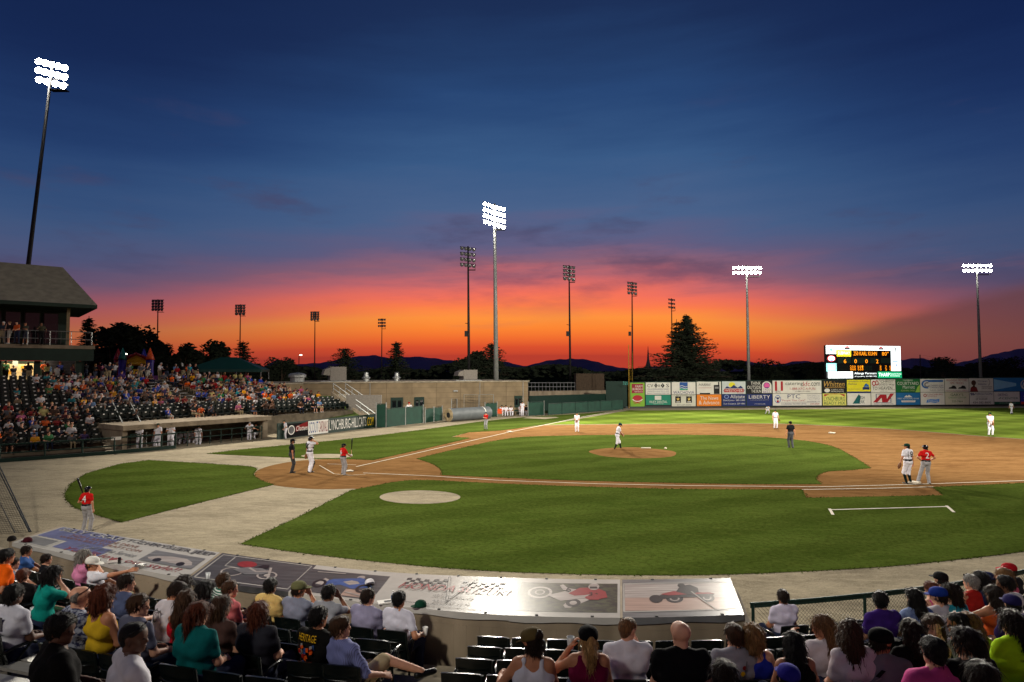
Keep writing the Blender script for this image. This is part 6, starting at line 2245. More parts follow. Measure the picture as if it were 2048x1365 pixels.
# ================================================================== canopy tent, inflatable castle
m_tent = M('green_canopy', (14, 62, 54), rough=.6, var=.15, scale=3)
tc_ = D(457, 765, 74); tz = ZTOP
tn = root_at('canopy_tent', (tc_.x, 74, tz), math.atan2(eA.y, eA.x) * .2, 'dark green canopy tent on white poles behind the stand', 'tent')
ez, rz_ = D(457, 739, 74).z - tz, D(457, 715, 74).z - tz
wx = 70 / FP * 74
mb = MB()
mb.add([(-wx, -2.6, ez), (wx, -2.6, ez), (wx, 2.6, ez), (-wx, 2.6, ez), (-wx * .22, 0, rz_), (wx * .22, 0, rz_)], [(0, 1, 5, 4), (1, 2, 5), (2, 3, 4, 5), (3, 0, 4)])
mb.add([(-wx, -2.6, ez), (wx, -2.6, ez), (wx, 2.6, ez), (-wx, 2.6, ez), (-wx, -2.62, ez - .3), (wx, -2.62, ez - .3), (wx, 2.62, ez - .3), (-wx, 2.62, ez - .3)], [(0, 4, 5, 1), (1, 5, 6, 2), (2, 6, 7, 3), (3, 7, 4, 0)])
mb.build('canopy', m_tent, tn)
for x in (-wx * .98, -wx * .34, wx * .34, wx * .98):
    for y in (-2.5, 2.5):
        MB().tube([(x, y, 0), (x, y, ez)], .05, 6).build('pole', m_galv, tn)
m_by, m_br, m_bb, m_bo, m_bg = [M('inflatable_' + a, c_, rough=.45, var=.12, scale=2, spec=.4) for a, c_ in (('yellow', (222, 170, 14)), ('red', (150, 26, 22)), ('blue', (52, 48, 150)), ('orange', (216, 84, 22)), ('teal', (16, 96, 84)))]
cd = 70.
cz = D(266, 765, cd).z
bc = root_at('inflatable_castle', (D(266, 765, cd).x, cd, cz), .25, 'yellow, red and blue inflatable bouncy castle with pointed turrets', 'bouncy castle')
wx = 37 / FP * cd
hz = D(266, 722, cd).z - cz
MB().box((0, 0, .35), (wx * 2, 3.6, .7)).build('base', m_bb, bc)
for x, y, mt, mr in ((-wx, 1.6, m_br, m_br), (-wx * .28, -1.7, m_bb, m_bg), (wx * .25, 1.8, m_bb, m_bb), (wx, -1.5, m_bb, m_bo)):
    tt_ = MB().lathe([(.34, 0), (.40, .3), (.36, .6), (.40, 1.), (.36, 1.5), (.40, hz), (.36, hz + .15)], 12, (x, y, 0)).build('turret', mt, bc, smooth=True)
    MB().lathe([(.46, hz + .1), (.40, hz + .3), (.04, hz + 1.35)], 12, (x, y, 0)).build('turret_roof', mr, tt_, smooth=True)
mb = MB()
for z in (.75, hz - .35): mb.tube([(-wx * .2, -1.6, z), (wx * .92, -1.45, z)], .2, 8)
mb.tube([(-wx * .12, -1.6, .6), (-wx * .12, -1.6, hz)], .16, 8); mb.tube([(wx * .84, -1.5, .6), (wx * .84, -1.5, hz)], .16, 8)
mb.tube([(-wx * .95, 1.3, hz - .3), (-wx * .3, -1.5, hz - .3)], .2, 8)
mb.build('frame_tubes', m_by, bc, smooth=True)
mb = MB()
mb.add([(-wx * .2, -1.62, hz - .3), (wx * .9, -1.5, hz - .3), (wx * .75, -1.5, hz + .3), (wx * .34, -1.5, hz + .62), (-wx * .05, -1.56, hz + .3)], [(0, 1, 2, 3, 4)])
mb.add([(-wx * .2, -1.42, hz - .3), (wx * .9, -1.3, hz - .3), (wx * .75, -1.3, hz + .3), (wx * .34, -1.3, hz + .62), (-wx * .05, -1.36, hz + .3)], [(4, 3, 2, 1, 0)])
mb.build('gable', m_by, bc)
MB().box((wx * .35, -1.5, 1.05), (wx * 1.15, .2, .7)).box((wx * .35, -1.5, hz - .2), (wx * 1.15, .2, .5)).box((-wx * .66, -.1, hz - .5), (wx * .5, .2, .5), -1.1).build('front_panel', m_by, bc)
MB().tube([(-wx * .2, -1.56, hz), (-wx * .05, -1.56, hz + .34), (wx * .34, -1.5, hz + .72), (wx * .75, -1.5, hz + .34), (wx * .9, -1.5, hz)], .16, 8).build('arch_tube', m_br, bc, smooth=True)
MB().add([(-wx * .95, 1.5, hz - .1), (-wx * .3, -1.5, hz - .1), (wx * .95, -1.3, hz - .1), (wx * .3, 1.7, hz - .1), (0, .2, hz + .8)], [(0, 1, 4), (1, 2, 4), (2, 3, 4), (3, 0, 4)]).build('roof', m_br, bc)
MB().add([(-wx * .95, 1.55, .6), (wx * .9, 1.75, .6), (wx * .9, 1.75, hz), (-wx * .95, 1.55, hz)], [(0, 1, 2, 3)]).build('netting', m_black, bc)
# small lit lamps in the trees behind the castle, street lamp, distant light
def lamp(u, v, d, label, name='street_lamp', k=1.):
    p = D(u, v, d)
    r = root_at(name, (p.x, d, 0), 0, label, 'lamp')
    mb = MB(); mb.tube([(0, 0, 0), (0, 0, p.z), (.4, -.2, p.z + .15)], .07, 5); mb.build('pole', m_iron, r)
    MB().lathe([(.1 * k, -.06 * k), (.3 * k, 0), (.2 * k, .12 * k)], 8, (.4, -.2, p.z)).build('lamp_head', m_tube, r)
lamp(598, 711, 120, 'lit street lamp between two light poles behind the bullpen building')
lamp(246, 709, 84, 'small bright lamp seen between the inflatable castle\'s turrets')
lamp(1869, 737, 190, 'tiny bright lamp in the far woods right of the scoreboard')

# ================================================================== bullpen building, steps, bank
BL, BRt = D(608, 845, 69), D(1056, 828, 80); BL.z = BRt.z = 0
eK = (BRt - BL).normalized(); nK = Vector((-eK.y, eK.x, 0)); LK = (BRt - BL).length
def PK(s, w, z=0.): return BL + eK * s + nK * w + Vector((0, 0, z))
def sk(u, w=0.):
    return float(min(np.linspace(-8, LK + 2, 500), key=lambda s: abs(UV(PK(s, w, 2))[0] - u)))
ZK = 3.9
kb_ = root_at('bullpen_building', PK(LK / 2, 3), 0, 'long flat-roofed tan block building beyond third base', 'building')
mb = MB(); mb.prism([PK(0, 0), PK(LK, 0), PK(LK, 12), PK(0, 12)], -.2, ZK); mb.build('wall', m_wallc, kb_, world=True)
mb = MB(); mb.prism([PK(-4.5, -3.2), PK(0, -.002), PK(0, 9), PK(-4.5, 9)], -.2, ZK - .05); mb.build('side_wing', m_wallc, kb_, world=True)
mb = MB(); mb.prism([PK(-.15, -.15), PK(LK + .15, -.15), PK(LK + .15, 12.2), PK(-.15, 12.2)], ZK, ZK + .14); mb.build('roof_edge', m_conc2, kb_, world=True)
mb = MB(); mb.prism([PK(-4.65, -3.35), PK(-.16, -.16), PK(-.16, 9.1), PK(-4.65, 9.1)], ZK - .05, ZK + .09); mb.build('roof_edge', m_conc2, kb_, world=True)
mb = MB()
for k in range(1, 9): mb.box(PK(LK * k / 9, -.004, ZK / 2), (.03, .02, ZK), math.atan2(eK.y, eK.x))
for k in range(6): mb.prism([PK(0, -.012), PK(LK, -.012), PK(LK, -.002), PK(0, -.002)], .6 * k + .3, .6 * k + .32)
mb.build('mortar_joint', M('joint_dark', (84, 72, 56), rough=.95), kb_, world=True)
for u0, u1, zt in ((781, 806, 2.25), (828, 848, 2.25), (1028, 1044, 2.2)):
    a, b = sk(u0), sk(u1)
    fr = MB(); fr.prism([PK(a, -.09), PK(b, -.09), PK(b, -.003), PK(a, -.003)], 0, zt)
    dr = fr.build('door', m_dgreen, kb_, world=True)
    for f0, f1 in ((.12, .42), (.58, .88)):
        g_ = MB(); g_.prism([PK(a + (b - a) * f0, -.11), PK(a + (b - a) * f1, -.11), PK(a + (b - a) * f1, -.092), PK(a + (b - a) * f0, -.092)], zt * .5, zt * .85)
        g_.v = [tuple(local_matrix(kb_).inverted() @ Vector(p)) for p in g_.v]
        g_.build('door_pane', m_glass if u0 > 790 else m_lit if False else m_glass, dr)
a, b = sk(806.5), sk(827)
mb = MB(); mb.prism([PK(a, -.05), PK(b, -.05), PK(b, -.003), PK(a, -.003)], 0, 2.3); mb.build('door_recess', m_tanw, kb_, world=True)
mb = MB(); mb.tube([PK(sk(739), -.06, .2), PK(sk(739), -.06, ZK)], .035, 5); mb.tube([PK(sk(1046), -.06, .2), PK(sk(1046), -.06, ZK)], .035, 5); mb.tube([PK(sk(959), -.06, .2), PK(sk(959), -.06, ZK)], .03, 5)
mb.build('conduit', m_galv, kb_, world=True)
MB().box(PK(sk(911), -.12, 2.9), (.5, .2, .16)).build('wall_lamp', m_galv, kb_, world=True)
# machines on the roof
def vent(u, label, k=1.):
    p = PK(sk(u, 3), 3, ZK + .14)
    mb = MB(); mb.lathe([(.34 * k, 0), (.34 * k, .3), (.5 * k, .34), (.5 * k, .42), (.30 * k, .55), (.22 * k, .95 * k), (.3 * k, 1.0 * k), (.05, 1.06 * k)], 14)
    tag(mb.build('roof_ventilator', m_galv, smooth=False, loc=p), label, 'ventilator', 'ventilators on the flat roof')
vent(732, 'conical metal ventilator left of middle on the flat roof')
vent(793, 'conical metal ventilator right of middle on the flat roof')
p = PK(sk(594, 2), 2.2, ZK + .14)
mb = MB(); mb.lathe([(.75, 0), (.75, .45), (.95, .5), (.95, .75), (.7, .92), (.1, 1.0)], 16)
tag(mb.build('roof_ventilator', m_galv, loc=p), 'wide low drum ventilator at the flat roof\'s left end', 'ventilator', 'ventilators on the flat roof')
m_unit = M('unit_grey', (122, 116, 108), rough=.6, var=.15)
for u0, u1, vt, lb in ((645, 695, 734, 'large square air handling unit with a sloping hood on the flat roof'), (914, 956, 740, 'square air handling unit beside the light pole on the flat roof')):
    a, b = sk(u0, 3), sk(u1, 3)
    p = PK((a + b) / 2, 3.5, ZK + .14)
    hh_ = D((u0 + u1) / 2, vt, p.y).z - ZK - .14
    r = root_at('air_handling_unit', p, math.atan2(eK.y, eK.x), lb, 'rooftop unit')
    w_ = (b - a)
    MB().box((.1 * w_, 0, hh_ / 2 + .06), (w_ * .66, 1.7, hh_ - .12)).build('housing', m_unit, r)
    MB().add([(-w_ * .5, -.8, hh_ * .45), (-w_ * .235, -.8, hh_ * .4), (-w_ * .235, -.8, hh_ * .95), (-w_ * .45, -.8, hh_ * .8), (-w_ * .5, .8, hh_ * .45), (-w_ * .235, .8, hh_ * .4), (-w_ * .235, .8, hh_ * .95), (-w_ * .45, .8, hh_ * .8)], [(0, 1, 2, 3), (7, 6, 5, 4), (3, 2, 6, 7), (0, 3, 7, 4), (0, 4, 5, 1)]).build('hood', m_unit, r)
    MB().box((0, 0, .03), (w_ * 1.25, 2.1, .06)).build('curb', m_galv, r)
# grass bank and steps at the end of the stand
m_bank = M('bank_grass', (70, 88, 30), rough=.9, var=.35, scale=2, bump=.5, bscale=30)
q = [D(590, 792, 67), D(664, 792, 66.5), D(742, 842, 61.5), D(640, 842, 59)]
mb = MB(); mb.add([q[0], q[1], q[2], q[3], q[0] * 1 + Vector((0, 0, -3)), q[1] + Vector((0, 0, -3)), q[2] + Vector((0, 0, -2)), q[3] + Vector((0, 0, -2))], [(3, 2, 1, 0), (0, 1, 5, 4), (1, 2, 6, 5), (2, 3, 7, 6), (3, 0, 4, 7)])
tag(mb.build('grass_bank', m_bank), 'sloping grass bank at the right end of the far stand', kind='structure')
s0, s1 = D(664, 786, 66.2), D(748, 848, 60.9)
sd = s1 - s0
pd = Vector((sd.y, -sd.x, 0)).normalized() * -1.7
mb = MB()
for k in range(14):
    a, b = s0 + sd * (k / 14), s0 + sd * ((k + 1) / 14)
    mb.prism([(a.x, a.y), (b.x, b.y), (b.x + pd.x, b.y + pd.y), (a.x + pd.x, a.y + pd.y)], -.2, a.z - .15)
stp_ = build_at(mb, 'stairway', m_conc2, s0.lerp(s1, .5), 'concrete steps with pale rails beside the grass bank', 'stairs')
mb = MB()
for off in (.08, .9): 
    for z in (.45, .95):
        mb.tube([s0 + pd * off + Vector((0, 0, z)), s1 + pd * off + Vector((0, 0, z))], .035, 5)
    for k in range(7):
        p = s0.lerp(s1, k / 6) + pd * off
        mb.tube([p + Vector((0, 0, -.2)), p + Vector((0, 0, .95))], .03, 5)
mb.build('handrail', m_galv, stp_, world=True)
mb = MB(); mb.wall(s0, s1, .25, -.2, s0.z + .1, -.2, s1.z + .1); mb.build('side_wall', m_conc, stp_, world=True)
tag(build_at(MB().box(D(728, 806, 63.5), (3.4, .4, 1.5)), 'equipment_shed', m_unit, D(728, 806, 63.5)), 'plain grey panelled hut beside the concrete steps', 'hut')

# ================================================================== fences along third base and left field
def windscreen(pa, pb, zt, label, n=4, posts=True, name='windscreen_fence'):
    r = root_at(name, (pa + pb) / 2, 0, label, 'fence')
    mb = MB()
    N = 10
    for k in range(N):
        a, b = pa.lerp(pb, k / N), pa.lerp(pb, (k + 1) / N)
        mb.wall(a, b, .05, .05, zt - .05 - .02 * math.sin(k * 1.9), .05, zt - .05 - .02 * math.sin((k + 1) * 1.9))
    mb.build('windscreen', M('windscreen_green', (18, 56, 44), rough=.8, var=.2, scale=1.5), r, world=True)
    for k in range(n + 1):
        p = pa.lerp(pb, k / n)
        mb = MB(); mb.tube([p, p + Vector((0, 0, zt + .12))], .06, 6); mb.build('post', m_galv if posts else m_dgreen, r, world=True)
    mb = MB(); mb.tube([pa + Vector((0, 0, zt)), pb + Vector((0, 0, zt))], .03, 5); mb.build('top_rail', m_dgreen, r, world=True)
g0, g1, g2, g3 = G(752, 856), G(772, 856), G(846, 847), G(884, 842)
windscreen(g0, g1, 2.2, 'short tall dark green windscreen panel at the stand\'s right end', 1)
windscreen(g1, g2, 1.75, 'long dark green windscreen fence left of the grey roll', 2)
windscreen(g2 + Vector((.2, 0, 0)), g3, 1.45, 'short dark green windscreen fence touching the grey roll', 2)
h0, h1, h2, h3 = G(968, 838), G(1094, 829.5), G(1100, 831), G(1245, 822)
windscreen(G(1056, 833), G(1088, 831), 1.6, 'dark green windscreen panel behind the bullpen bench', 1)
windscreen(G(970, 836), G(994, 834), 1.6, 'dark green windscreen panel left of the bullpen bench', 1)
windscreen(G(1096, 831), G(1246, 820), 1.35, 'low padded dark green wall towards the foul pole', 6, False)
b0, b1 = D(1058, 828, 84), D(1212, 815, 92); b0.z = b1.z = 0
r = root_at('green_wall', (b0 + b1) / 2, 0, 'tall dark green corner wall left of the foul pole', 'wall')
mb = MB(); mb.wall(b0, b1, .15, 0, D(1130, 790, 88).z); mb.build('lower_panel', m_dgreen, r, world=True)
mb = MB(); mb.wall(D(1212, 815, 91.8), WA + Vector((-.2, .4, 0)), .16, 0, D(1230, 763, 91).z); mb.build('corner_panel', m_dgreen, r, world=True)
P = Print(r, lambda x, y, lift: (D(1246 + 10 * x, 770 - 6 * y, 90.2) - r.location))
P.text('325', 0, 0, 1, 1, M('number_teal', (60, 150, 136), rough=.6))
# upper walkway with rail behind the green wall, low block house
w0, w1 = D(1056, 795, 96), D(1226, 795, 100)
mb = MB(); mb.wall(w0, w1, 1.5, -.1, D(1100, 782, 97).z)
wk = build_at(mb, 'walkway', m_conc, w0.lerp(w1, .5), 'raised walkway with pale rail behind the green corner wall', 'walkway')
mb = MB()
for vz in (766, 774): mb.tube([D(1056, vz, 95.2), D(1150, vz, 97.4)], .05, 5)
for k in range(14): mb.tube([D(1056 + k * 7.2, 765, 95.2 + k * .17), D(1056 + k * 7.2, 783, 95.2 + k * .17)], .035, 4)
mb.build('guard_rail', m_galv, wk, world=True)
tag(build_at(MB().box(D(1178, 764, 103), (4.4, 3, 2.6)), 'block_house', m_bark, D(1176, 765, 101)), 'dim tan block house behind the green corner wall', 'building')

# ---- far banner fence with club lettering
f0, f1 = G(556, 880), G(752, 855)
nF = Vector(((f1 - f0).y, -(f1 - f0).x, 0)).normalized()
LF = (f1 - f0).length; eF = (f1 - f0).normalized()
fb = root_at('banner_fence', f0, math.atan2(eF.y, eF.x), 'low dark fence with large white club web address lettering', 'fence')
MB().box((LF / 2, .1, .62), (LF, .08, 1.24)).build('panel', m_dgreen, fb)
P = Print(fb, lambda x, y, lift: Vector((x * LF, .055 - lift, y * 1.24)), .002)
def fx(u): return (G(u, 880 - (u - 556) * 25 / 196) - f0).dot(eF) / LF
P.rect(fx(572), .05, fx(617), .90, m_vk); P.disc((fx(578) + fx(589)) / 2, .5, .03, .3, m_vg); P.ring((fx(578) + fx(589)) / 2, .5, .03, .3, .2, m_white)
P.poly([(fx(592), .35), (fx(616), .55), (fx(616), .95), (fx(592), .70)], m_vr); P.text('Chattem', fx(593), .40, fx(616), .72, m_white, .3)
P.rect(fx(617), .05, fx(657), .95, m_white); P.text('SCOUT', fx(619), .15, fx(637), .88, m_vblue); P.text('CARDINALS', fx(638), .15, fx(656), .88, m_vr)
P.text('LYNCHBURG-HILLCATS', fx(659), .18, fx(733), .88, m_white); P.text('.COM', fx(734), .18, fx(748), .80, M('letter_yellow', (222, 186, 20), rough=.6))

# ---- things by the bullpen
tl, tr_ = G(897, 844), G(976, 838)
ax = tr_ - tl
rr = 24 / FP * 72 / 2 * 1.02
mb = MB()
c0 = tl + Vector((0, 0, rr))
mb.tube([c0, c0 + ax], rr, 22, False)
ro = build_at(mb, 'tarpaulin_roll', M('tarp_grey', (88, 93, 96), rough=.5, var=.15, scale=2, stretch=(1, 1, 1), bump=.3), c0, 'thick grey roll of field tarpaulin lying on the gravel', 'tarpaulin roll', smooth=True)
mb = MB(); mb.tube([ax * .82, ax * .84], rr * 1.02, 22, False); mb.build('strap', m_white, ro)
mb = MB(); dI = ax.normalized()
for f_ in (1.0, .9, .78, .66, .5):
    mb.tube([dI * -.03 * f_, dI * .05], rr * f_, 18, True) if f_ == 1 else mb.tube([dI * -.06, dI * -.03], rr * f_, 18, False)
mb.build('roll_end', M('tarp_edge', (150, 134, 104), rough=.8, var=.3, scale=4), ro)
mb = MB(); mb.tube([dI * -.035, dI * .01], rr * .42, 16, True); mb.build('core_hole', m_black, ro)
sc0, sc1 = G(864, 829), G(896, 827)
r = root_at('batting_screen', (sc0 + sc1) / 2, 0, 'tilted black batting screen with white frame leaning on the building', 'screen')
zt = 2.35
for a, b, nm_ in ((0., .47, 'net_panel'), (.53, 1., 'net_panel')):
    pa, pb_ = sc0.lerp(sc1, a), sc0.lerp(sc1, b)
    mb = MB(); mb.add([pa, pb_, pb_ + Vector((-.35, .5, zt)), pa + Vector((-.35, .5, zt)), pa + Vector((0, .03, 0)), pb_ + Vector((0, .03, 0)), pb_ + Vector((-.35, .53, zt)), pa + Vector((-.35, .53, zt))], [(0, 1, 2, 3), (7, 6, 5, 4), (0, 4, 5, 1), (2, 6, 7, 3), (1, 5, 6, 2), (0, 3, 7, 4)])
    o = mb.build(nm_, m_black, r, world=True)
    mb = MB(); mb.tube([pa, pb_, pb_ + Vector((-.35, .5, zt)), pa + Vector((-.35, .5, zt)), pa], .05, 5); mb.build('white_frame', m_white, r, world=True)
def frame_net(u0, u1, d, zt, label):
    a, b = D(u0, 830, d), D(u1, 830, d); a.z = b.z = 0
    r = root_at('practice_net', (a + b) / 2, 0, label, 'net frame')
    mb = MB(); mb.tube([a, a + Vector((0, 0, zt)), b + Vector((0, 0, zt)), b], .045, 5); mb.build('frame', m_galv, r, world=True)
    mb = MB()
    for k in range(1, 9):
        p = a.lerp(b, k / 9); mb.tube([p, p + Vector((0, 0, zt))], .01, 3)
    for k in range(1, 8): mb.tube([a + Vector((0, 0, zt * k / 8)), b + Vector((0, 0, zt * k / 8))], .01, 3)
    mb.build('net', m_iron, r, world=True)
frame_net(928, 957, 74.5, 2.5, 'left tall grey net frame standing against the tan building')
frame_net(959, 987, 75.0, 2.5, 'right tall grey net frame standing against the tan building')
frame_net(903, 914, 73, 2.1, 'narrow dark net frame with a bent foot behind the grey roll')
# machine by the green doors
r = root_at('field_tractor', G(800, 846), .3, 'small green and yellow field tractor behind the windscreen fence', 'tractor')
MB().box((0, 0, .75), (1.2, .8, .5)).box((.9, 0, .8), (.8, .6, .35)).build('body', M('tractor_green', (40, 110, 46), rough=.4), r)
MB().box((-.35, 0, 1.2), (.5, .5, .45)).build('driver_seat', M('tractor_yellow', (210, 170, 30), rough=.5), r)
for x, y, q_ in ((-.5, .5, .42), (-.5, -.5, .42), (1., .4, .28), (1., -.4, .28)):
    MB().lathe([(q_ * .5, -.1), (q_, -.09), (q_, .09), (q_ * .5, .1)], 14, (x, y, q_), mat=Matrix.Rotation(math.pi / 2, 3, 'X')).build('wheel', m_black, r)
stand(800, 803, 846, 'groundskeeper in white shirt and red cap by the green doors', 175, base=Vector((G(800, 848).x, G(800, 848).y, 0)) + Vector((.4, 3.2, 0)), shirt=(216, 214, 216), pants=(18, 18, 22), cap=('cap', (150, 24, 24)), hcol='brown', hands=[(-.28, .2, .95), (.28, .2, 1.05)], group='people near the bullpen')
# bullpen bench and players
bp0, bp1 = G(996, 833), G(1048, 831)
r = root_at('players_bench', (bp0 + bp1) / 2, math.atan2((bp1 - bp0).y, (bp1 - bp0).x), 'pale wooden bullpen bench where players in white sit', 'bench')
Lb = (bp1 - bp0).length
MB().box((0, 0, .44), (Lb, .4, .05)).build('seat', m_tanw, r)
MB().box((0, .25, .8), (Lb, .05, .25)).build('backrest', m_tanw, r)
for x in (-.45, -.15, .15, .45): MB().box((x * Lb, 0, .21), (.08, .36, .42)).build('leg', m_tanw, r)
MB().box((0, 0, 0), (.5, .4, .55)).build('cooler', M('cooler_orange', (220, 80, 24), rough=.5), None, loc=(bp0.x + .2, bp0.y - .4, .62))
tag(bpy.data.objects['cooler'], 'orange drinks cooler by the left end of the bullpen bench', 'cooler')
tag(MB().box((0, 0, 0), (.6, .5, .35)).build('equipment_crate', m_tanw, loc=(bp0.x + .2, bp0.y - .4, .17)), 'pale crate under the orange cooler', 'crate')
for k, (f_, st_, lb, kw_) in enumerate(((.14, 'sit', 'player in white sitting at the bullpen bench\'s left, leaning left', {}), (.30, 'sit', 'player in white sitting on the bullpen bench, second from left', {}), (.46, 'sit', 'player in white bending forward on the bullpen bench', dict(lean=(25, 0))), (.86, 'sit', 'player in white at the bullpen bench\'s right end', {}))):
    p = bp0.lerp(bp1, f_)
    k2 = dict(wuf); k2.update(kw_)
    person((p.x, p.y - .02, -.02), R(175 + 14 * k % 30), st_, label=lb, group='players on the bullpen bench', fine=False, cap=('cap', DKG), **k2)
p = bp0.lerp(bp1, .93)
person((p.x, p.y - 1.0, -.03), R(170), 'stand', label='player in white standing in front of the bullpen bench', group='players on the bullpen bench', fine=False, cap=('cap', DKG), **wuf)
p = bp0.lerp(bp1, 1.08)
person((p.x, p.y - .4, -.05), R(200), 'sit', label='catcher in dark gear sitting right of the bullpen bench', group='players on the bullpen bench', fine=False, cap=('cap', (20, 20, 22)), shirt=(40, 38, 42), pants=(180, 178, 184), hcol='black', skin='tan')

# ================================================================== outfield wall with advertising panels
HW0, HW1 = D(1258, 766, WA.y).z, D(2048, 756, WB.y).z
def wall_s(u):
    r = ray(u, 800)
    e = WD
    den = r.x * e.y - r.y * e.x
    t_ = (WA.x * e.y - WA.y * e.x) / den
    return (r.x * t_ - WA.x) * e.x + (r.y * t_ - WA.y) * e.y
def wall_h(s): return HW0 + (HW1 - HW0) * s / (WB - WA).length
ow = root_at('outfield_wall', WA, math.atan2(WD.y, WD.x), 'dark green outfield wall carrying two rows of advertising panels', 'wall')
mb = MB()
for k in range(30):
    a, b = k * 3.5, (k + 1) * 3.5
    mb.wall((a, .15), (b, .15), .2, 0, wall_h(a) + .12, 0, wall_h(b) + .12)
mb.build('boards', m_dgreen, ow)
MB().box((52, .02, .12), (105, .06, .24)).build('kick_strip', m_iron, ow)
mb = MB(); mb.prism([(0, -2.2), (105, -2.2), (105, 0), (0, 0)], .012, .016)
ow_ang = math.atan2(WD.y, WD.x)
PAPER = {}
def pm(col, em=None):
    k = 'panel_%d_%d_%d' % col
    return M(k, col, rough=.6, var=.07, scale=1.2, spec=.25)
def sign(u0, u1, half, col, label):
    s0, s1 = wall_s(u0) + .05, wall_s(u1) - .05
    h = wall_h((s0 + s1) / 2)
    z0, z1 = {0: (.24, h / 2 + .02), 1: (h / 2 + .08, h), 2: (.24, h)}[half]
    p = WA + WD * s0
    r = root_at('advertising_panel', (p.x, p.y, z0), ow_ang, label, 'advertising panel', 'advertising panels on the outfield wall')
    w_, hh_ = s1 - s0, z1 - z0
    MB().box((w_ / 2, .018, hh_ / 2), (w_, .05, hh_)).build('board', pm(col), r)
    return Print(r, lambda x, y, lift: Vector((x * w_, -.009 - lift, y * hh_)), .0025)
WP, NV, RD, BKP, GN, TL = (196, 194, 184), (22, 38, 92), (150, 26, 34), (18, 18, 18), (20, 84, 44), (24, 116, 92)
mW, mN, mR, mK, mG, mT, mY, mO, mB_, mGy = pm(WP), pm(NV), pm(RD), pm(BKP), pm(GN), pm(TL), pm((206, 196, 40)), pm((206, 116, 24)), pm((40, 92, 150)), pm((120, 120, 118))
P = sign(1260, 1290, 2, (112, 158, 44), 'narrow lime green panel with maroon box and red ball, leftmost on the wall')
P.rect(.1, .56, .9, .95, pm((130, 24, 40))); P.text('FARM', .36, .80, .86, .9, mW); P.text('BUREAU', .16, .68, .86, .78, mW); P.text('INSURANCE', .3, .59, .86, .65, mW)
P.disc(.5, .32, .36, .16, pm((160, 30, 40))); P.ring(.5, .36, .4, .16, .2, mW, a0=200, a1=340); P.line([(.2, .2), (.3, .12), (.5, .16), (.7, .1)], .012, mR)
P = sign(1291, 1342, 1, WP, 'white panel with spaced black capitals and two black diamonds, upper row')
P.text('CV', .06, .6, .30, .88, mK)
P.poly([(.34, .74), (.41, .94), (.48, .74), (.41, .54)], mK); P.text('&', .5, .64, .58, .84, mK); P.poly([(.60, .74), (.68, .94), (.76, .74), (.68, .54)], mK); P.text('S', .82, .6, .94, .88, mK)
P.text('O', .385, .66, .435, .82, mW); P.text('F', .66, .66, .70, .82, mW)
for y, t_ in ((.40, 'ORAL & MAXILLOFACIAL SURGERY'), (.22, 'William Dermody, D.D.S., M.D.'), (.06, 'Robert F. McAndrews, D.M.D., M.D.')): P.text(t_, .06, y, .95, y + .1, mN)
P = sign(1291, 1342, 0, TL, 'teal dental panel with a small white square, lower row')
P.rect(.36, .58, .62, .94, mW); P.text('RILEY DENTAL', .15, .30, .86, .50, mW); P.text('ASSOCIATES', .3, .2, .7, .27, mW); P.rect(0, 0, 1, .12, mK)
P = sign(1343, 1392, 1, WP, 'white bank panel with blue and green wave square, upper row')
P.rect(.33, .34, .67, .98, pm((28, 74, 140))); P.poly([(.33, .34), (.67, .34), (.67, .5), (.5, .44), (.33, .55)], pm((44, 140, 110)))
for y in (.5, .66): P.line([(.34, y), (.42, y + .06), (.5, y), (.58, y - .06), (.66, y)], .02, mW)
P.text('WACHOVIA', .06, .04, .94, .28, mN)
P = sign(1343, 1392, 0, (186, 186, 170), 'pale panel with two black star squares, lower row')
for x in (.26, .72):
    P.rect(x - .12, .3, x + .12, .86, mK)
    P.poly([(x + .08 * (1 if k % 2 == 0 else .42) * math.sin(k * math.pi / 5), .62 + .17 * (1 if k % 2 == 0 else .42) * math.cos(k * math.pi / 5)) for k in range(10)], pm((206, 176, 90)))
    P.rect(x - .08, .34, x + .08, .42, mW)
P.text('U.S. ARMY RECRUITING STATION', .05, .88, .95, .97, mK); P.text('434-237-4300', .2, .06, .8, .16, mK)
P = sign(1393, 1443, 1, WP, 'white panel with slanted black name and a dark two-way radio, upper row')
P.text('HARRIS', .08, .66, .58, .86, mK, .3); P.text('assuredcommunications', .08, .48, .6, .57, mR); P.rect(.12, .0, .55, .10, mK)
P.rect(.70, .02, .94, .74, mK); P.rect(.88, .7, .93, .98, mK); P.rect(.74, .44, .90, .60, mGy)
P = sign(1393, 1443, 0, (206, 116, 24), 'orange newspaper panel with white old style lettering, lower row')
P.text('The News', .14, .55, .88, .86, mW); P.text('& Advance', .08, .14, .92, .48, mW)
P = sign(1444, 1492, 1, (176, 184, 182), 'pale panel with blue hills, yellow sun and red name plate, upper row')
P.disc(.42, .74, .14, .2, mY); P.poly([(.04, .3), (.2, .62), (.34, .5), (.5, .72), (.66, .5), (.8, .66), (.96, .34), (.96, .2), (.04, .2)], mN)
P.rect(.06, .1, .94, .44, mW); P.rect(.08, .13, .92, .41, mR); P.text('WESTOVER', .12, .18, .88, .37, mW); P.text('Dairy', .64, .01, .9, .12, mR)
P = sign(1444, 1492, 0, NV, 'navy insurance panel with white lettering and a pair of hands emblem, lower row')
P.ring(.18, .80, .1, .17, .3, pm((120, 140, 180))); P.text('Allstate', .34, .66, .96, .96, mW); P.text('David Jones  385-1400', .04, .38, .96, .56, mW); P.text('Tom Craven Jr. 237-1000', .04, .08, .96, .26, mW)
P = sign(1493, 1545, 1, BKP, 'black panel with white capitals and a purple bell in a white arch, upper row')
P.text('THINK', .16, .70, .56, .96, mW); P.text('OUTSIDE', .02, .38, .56, .64, mW); P.text('THE BUN', .18, .08, .56, .32, mW)
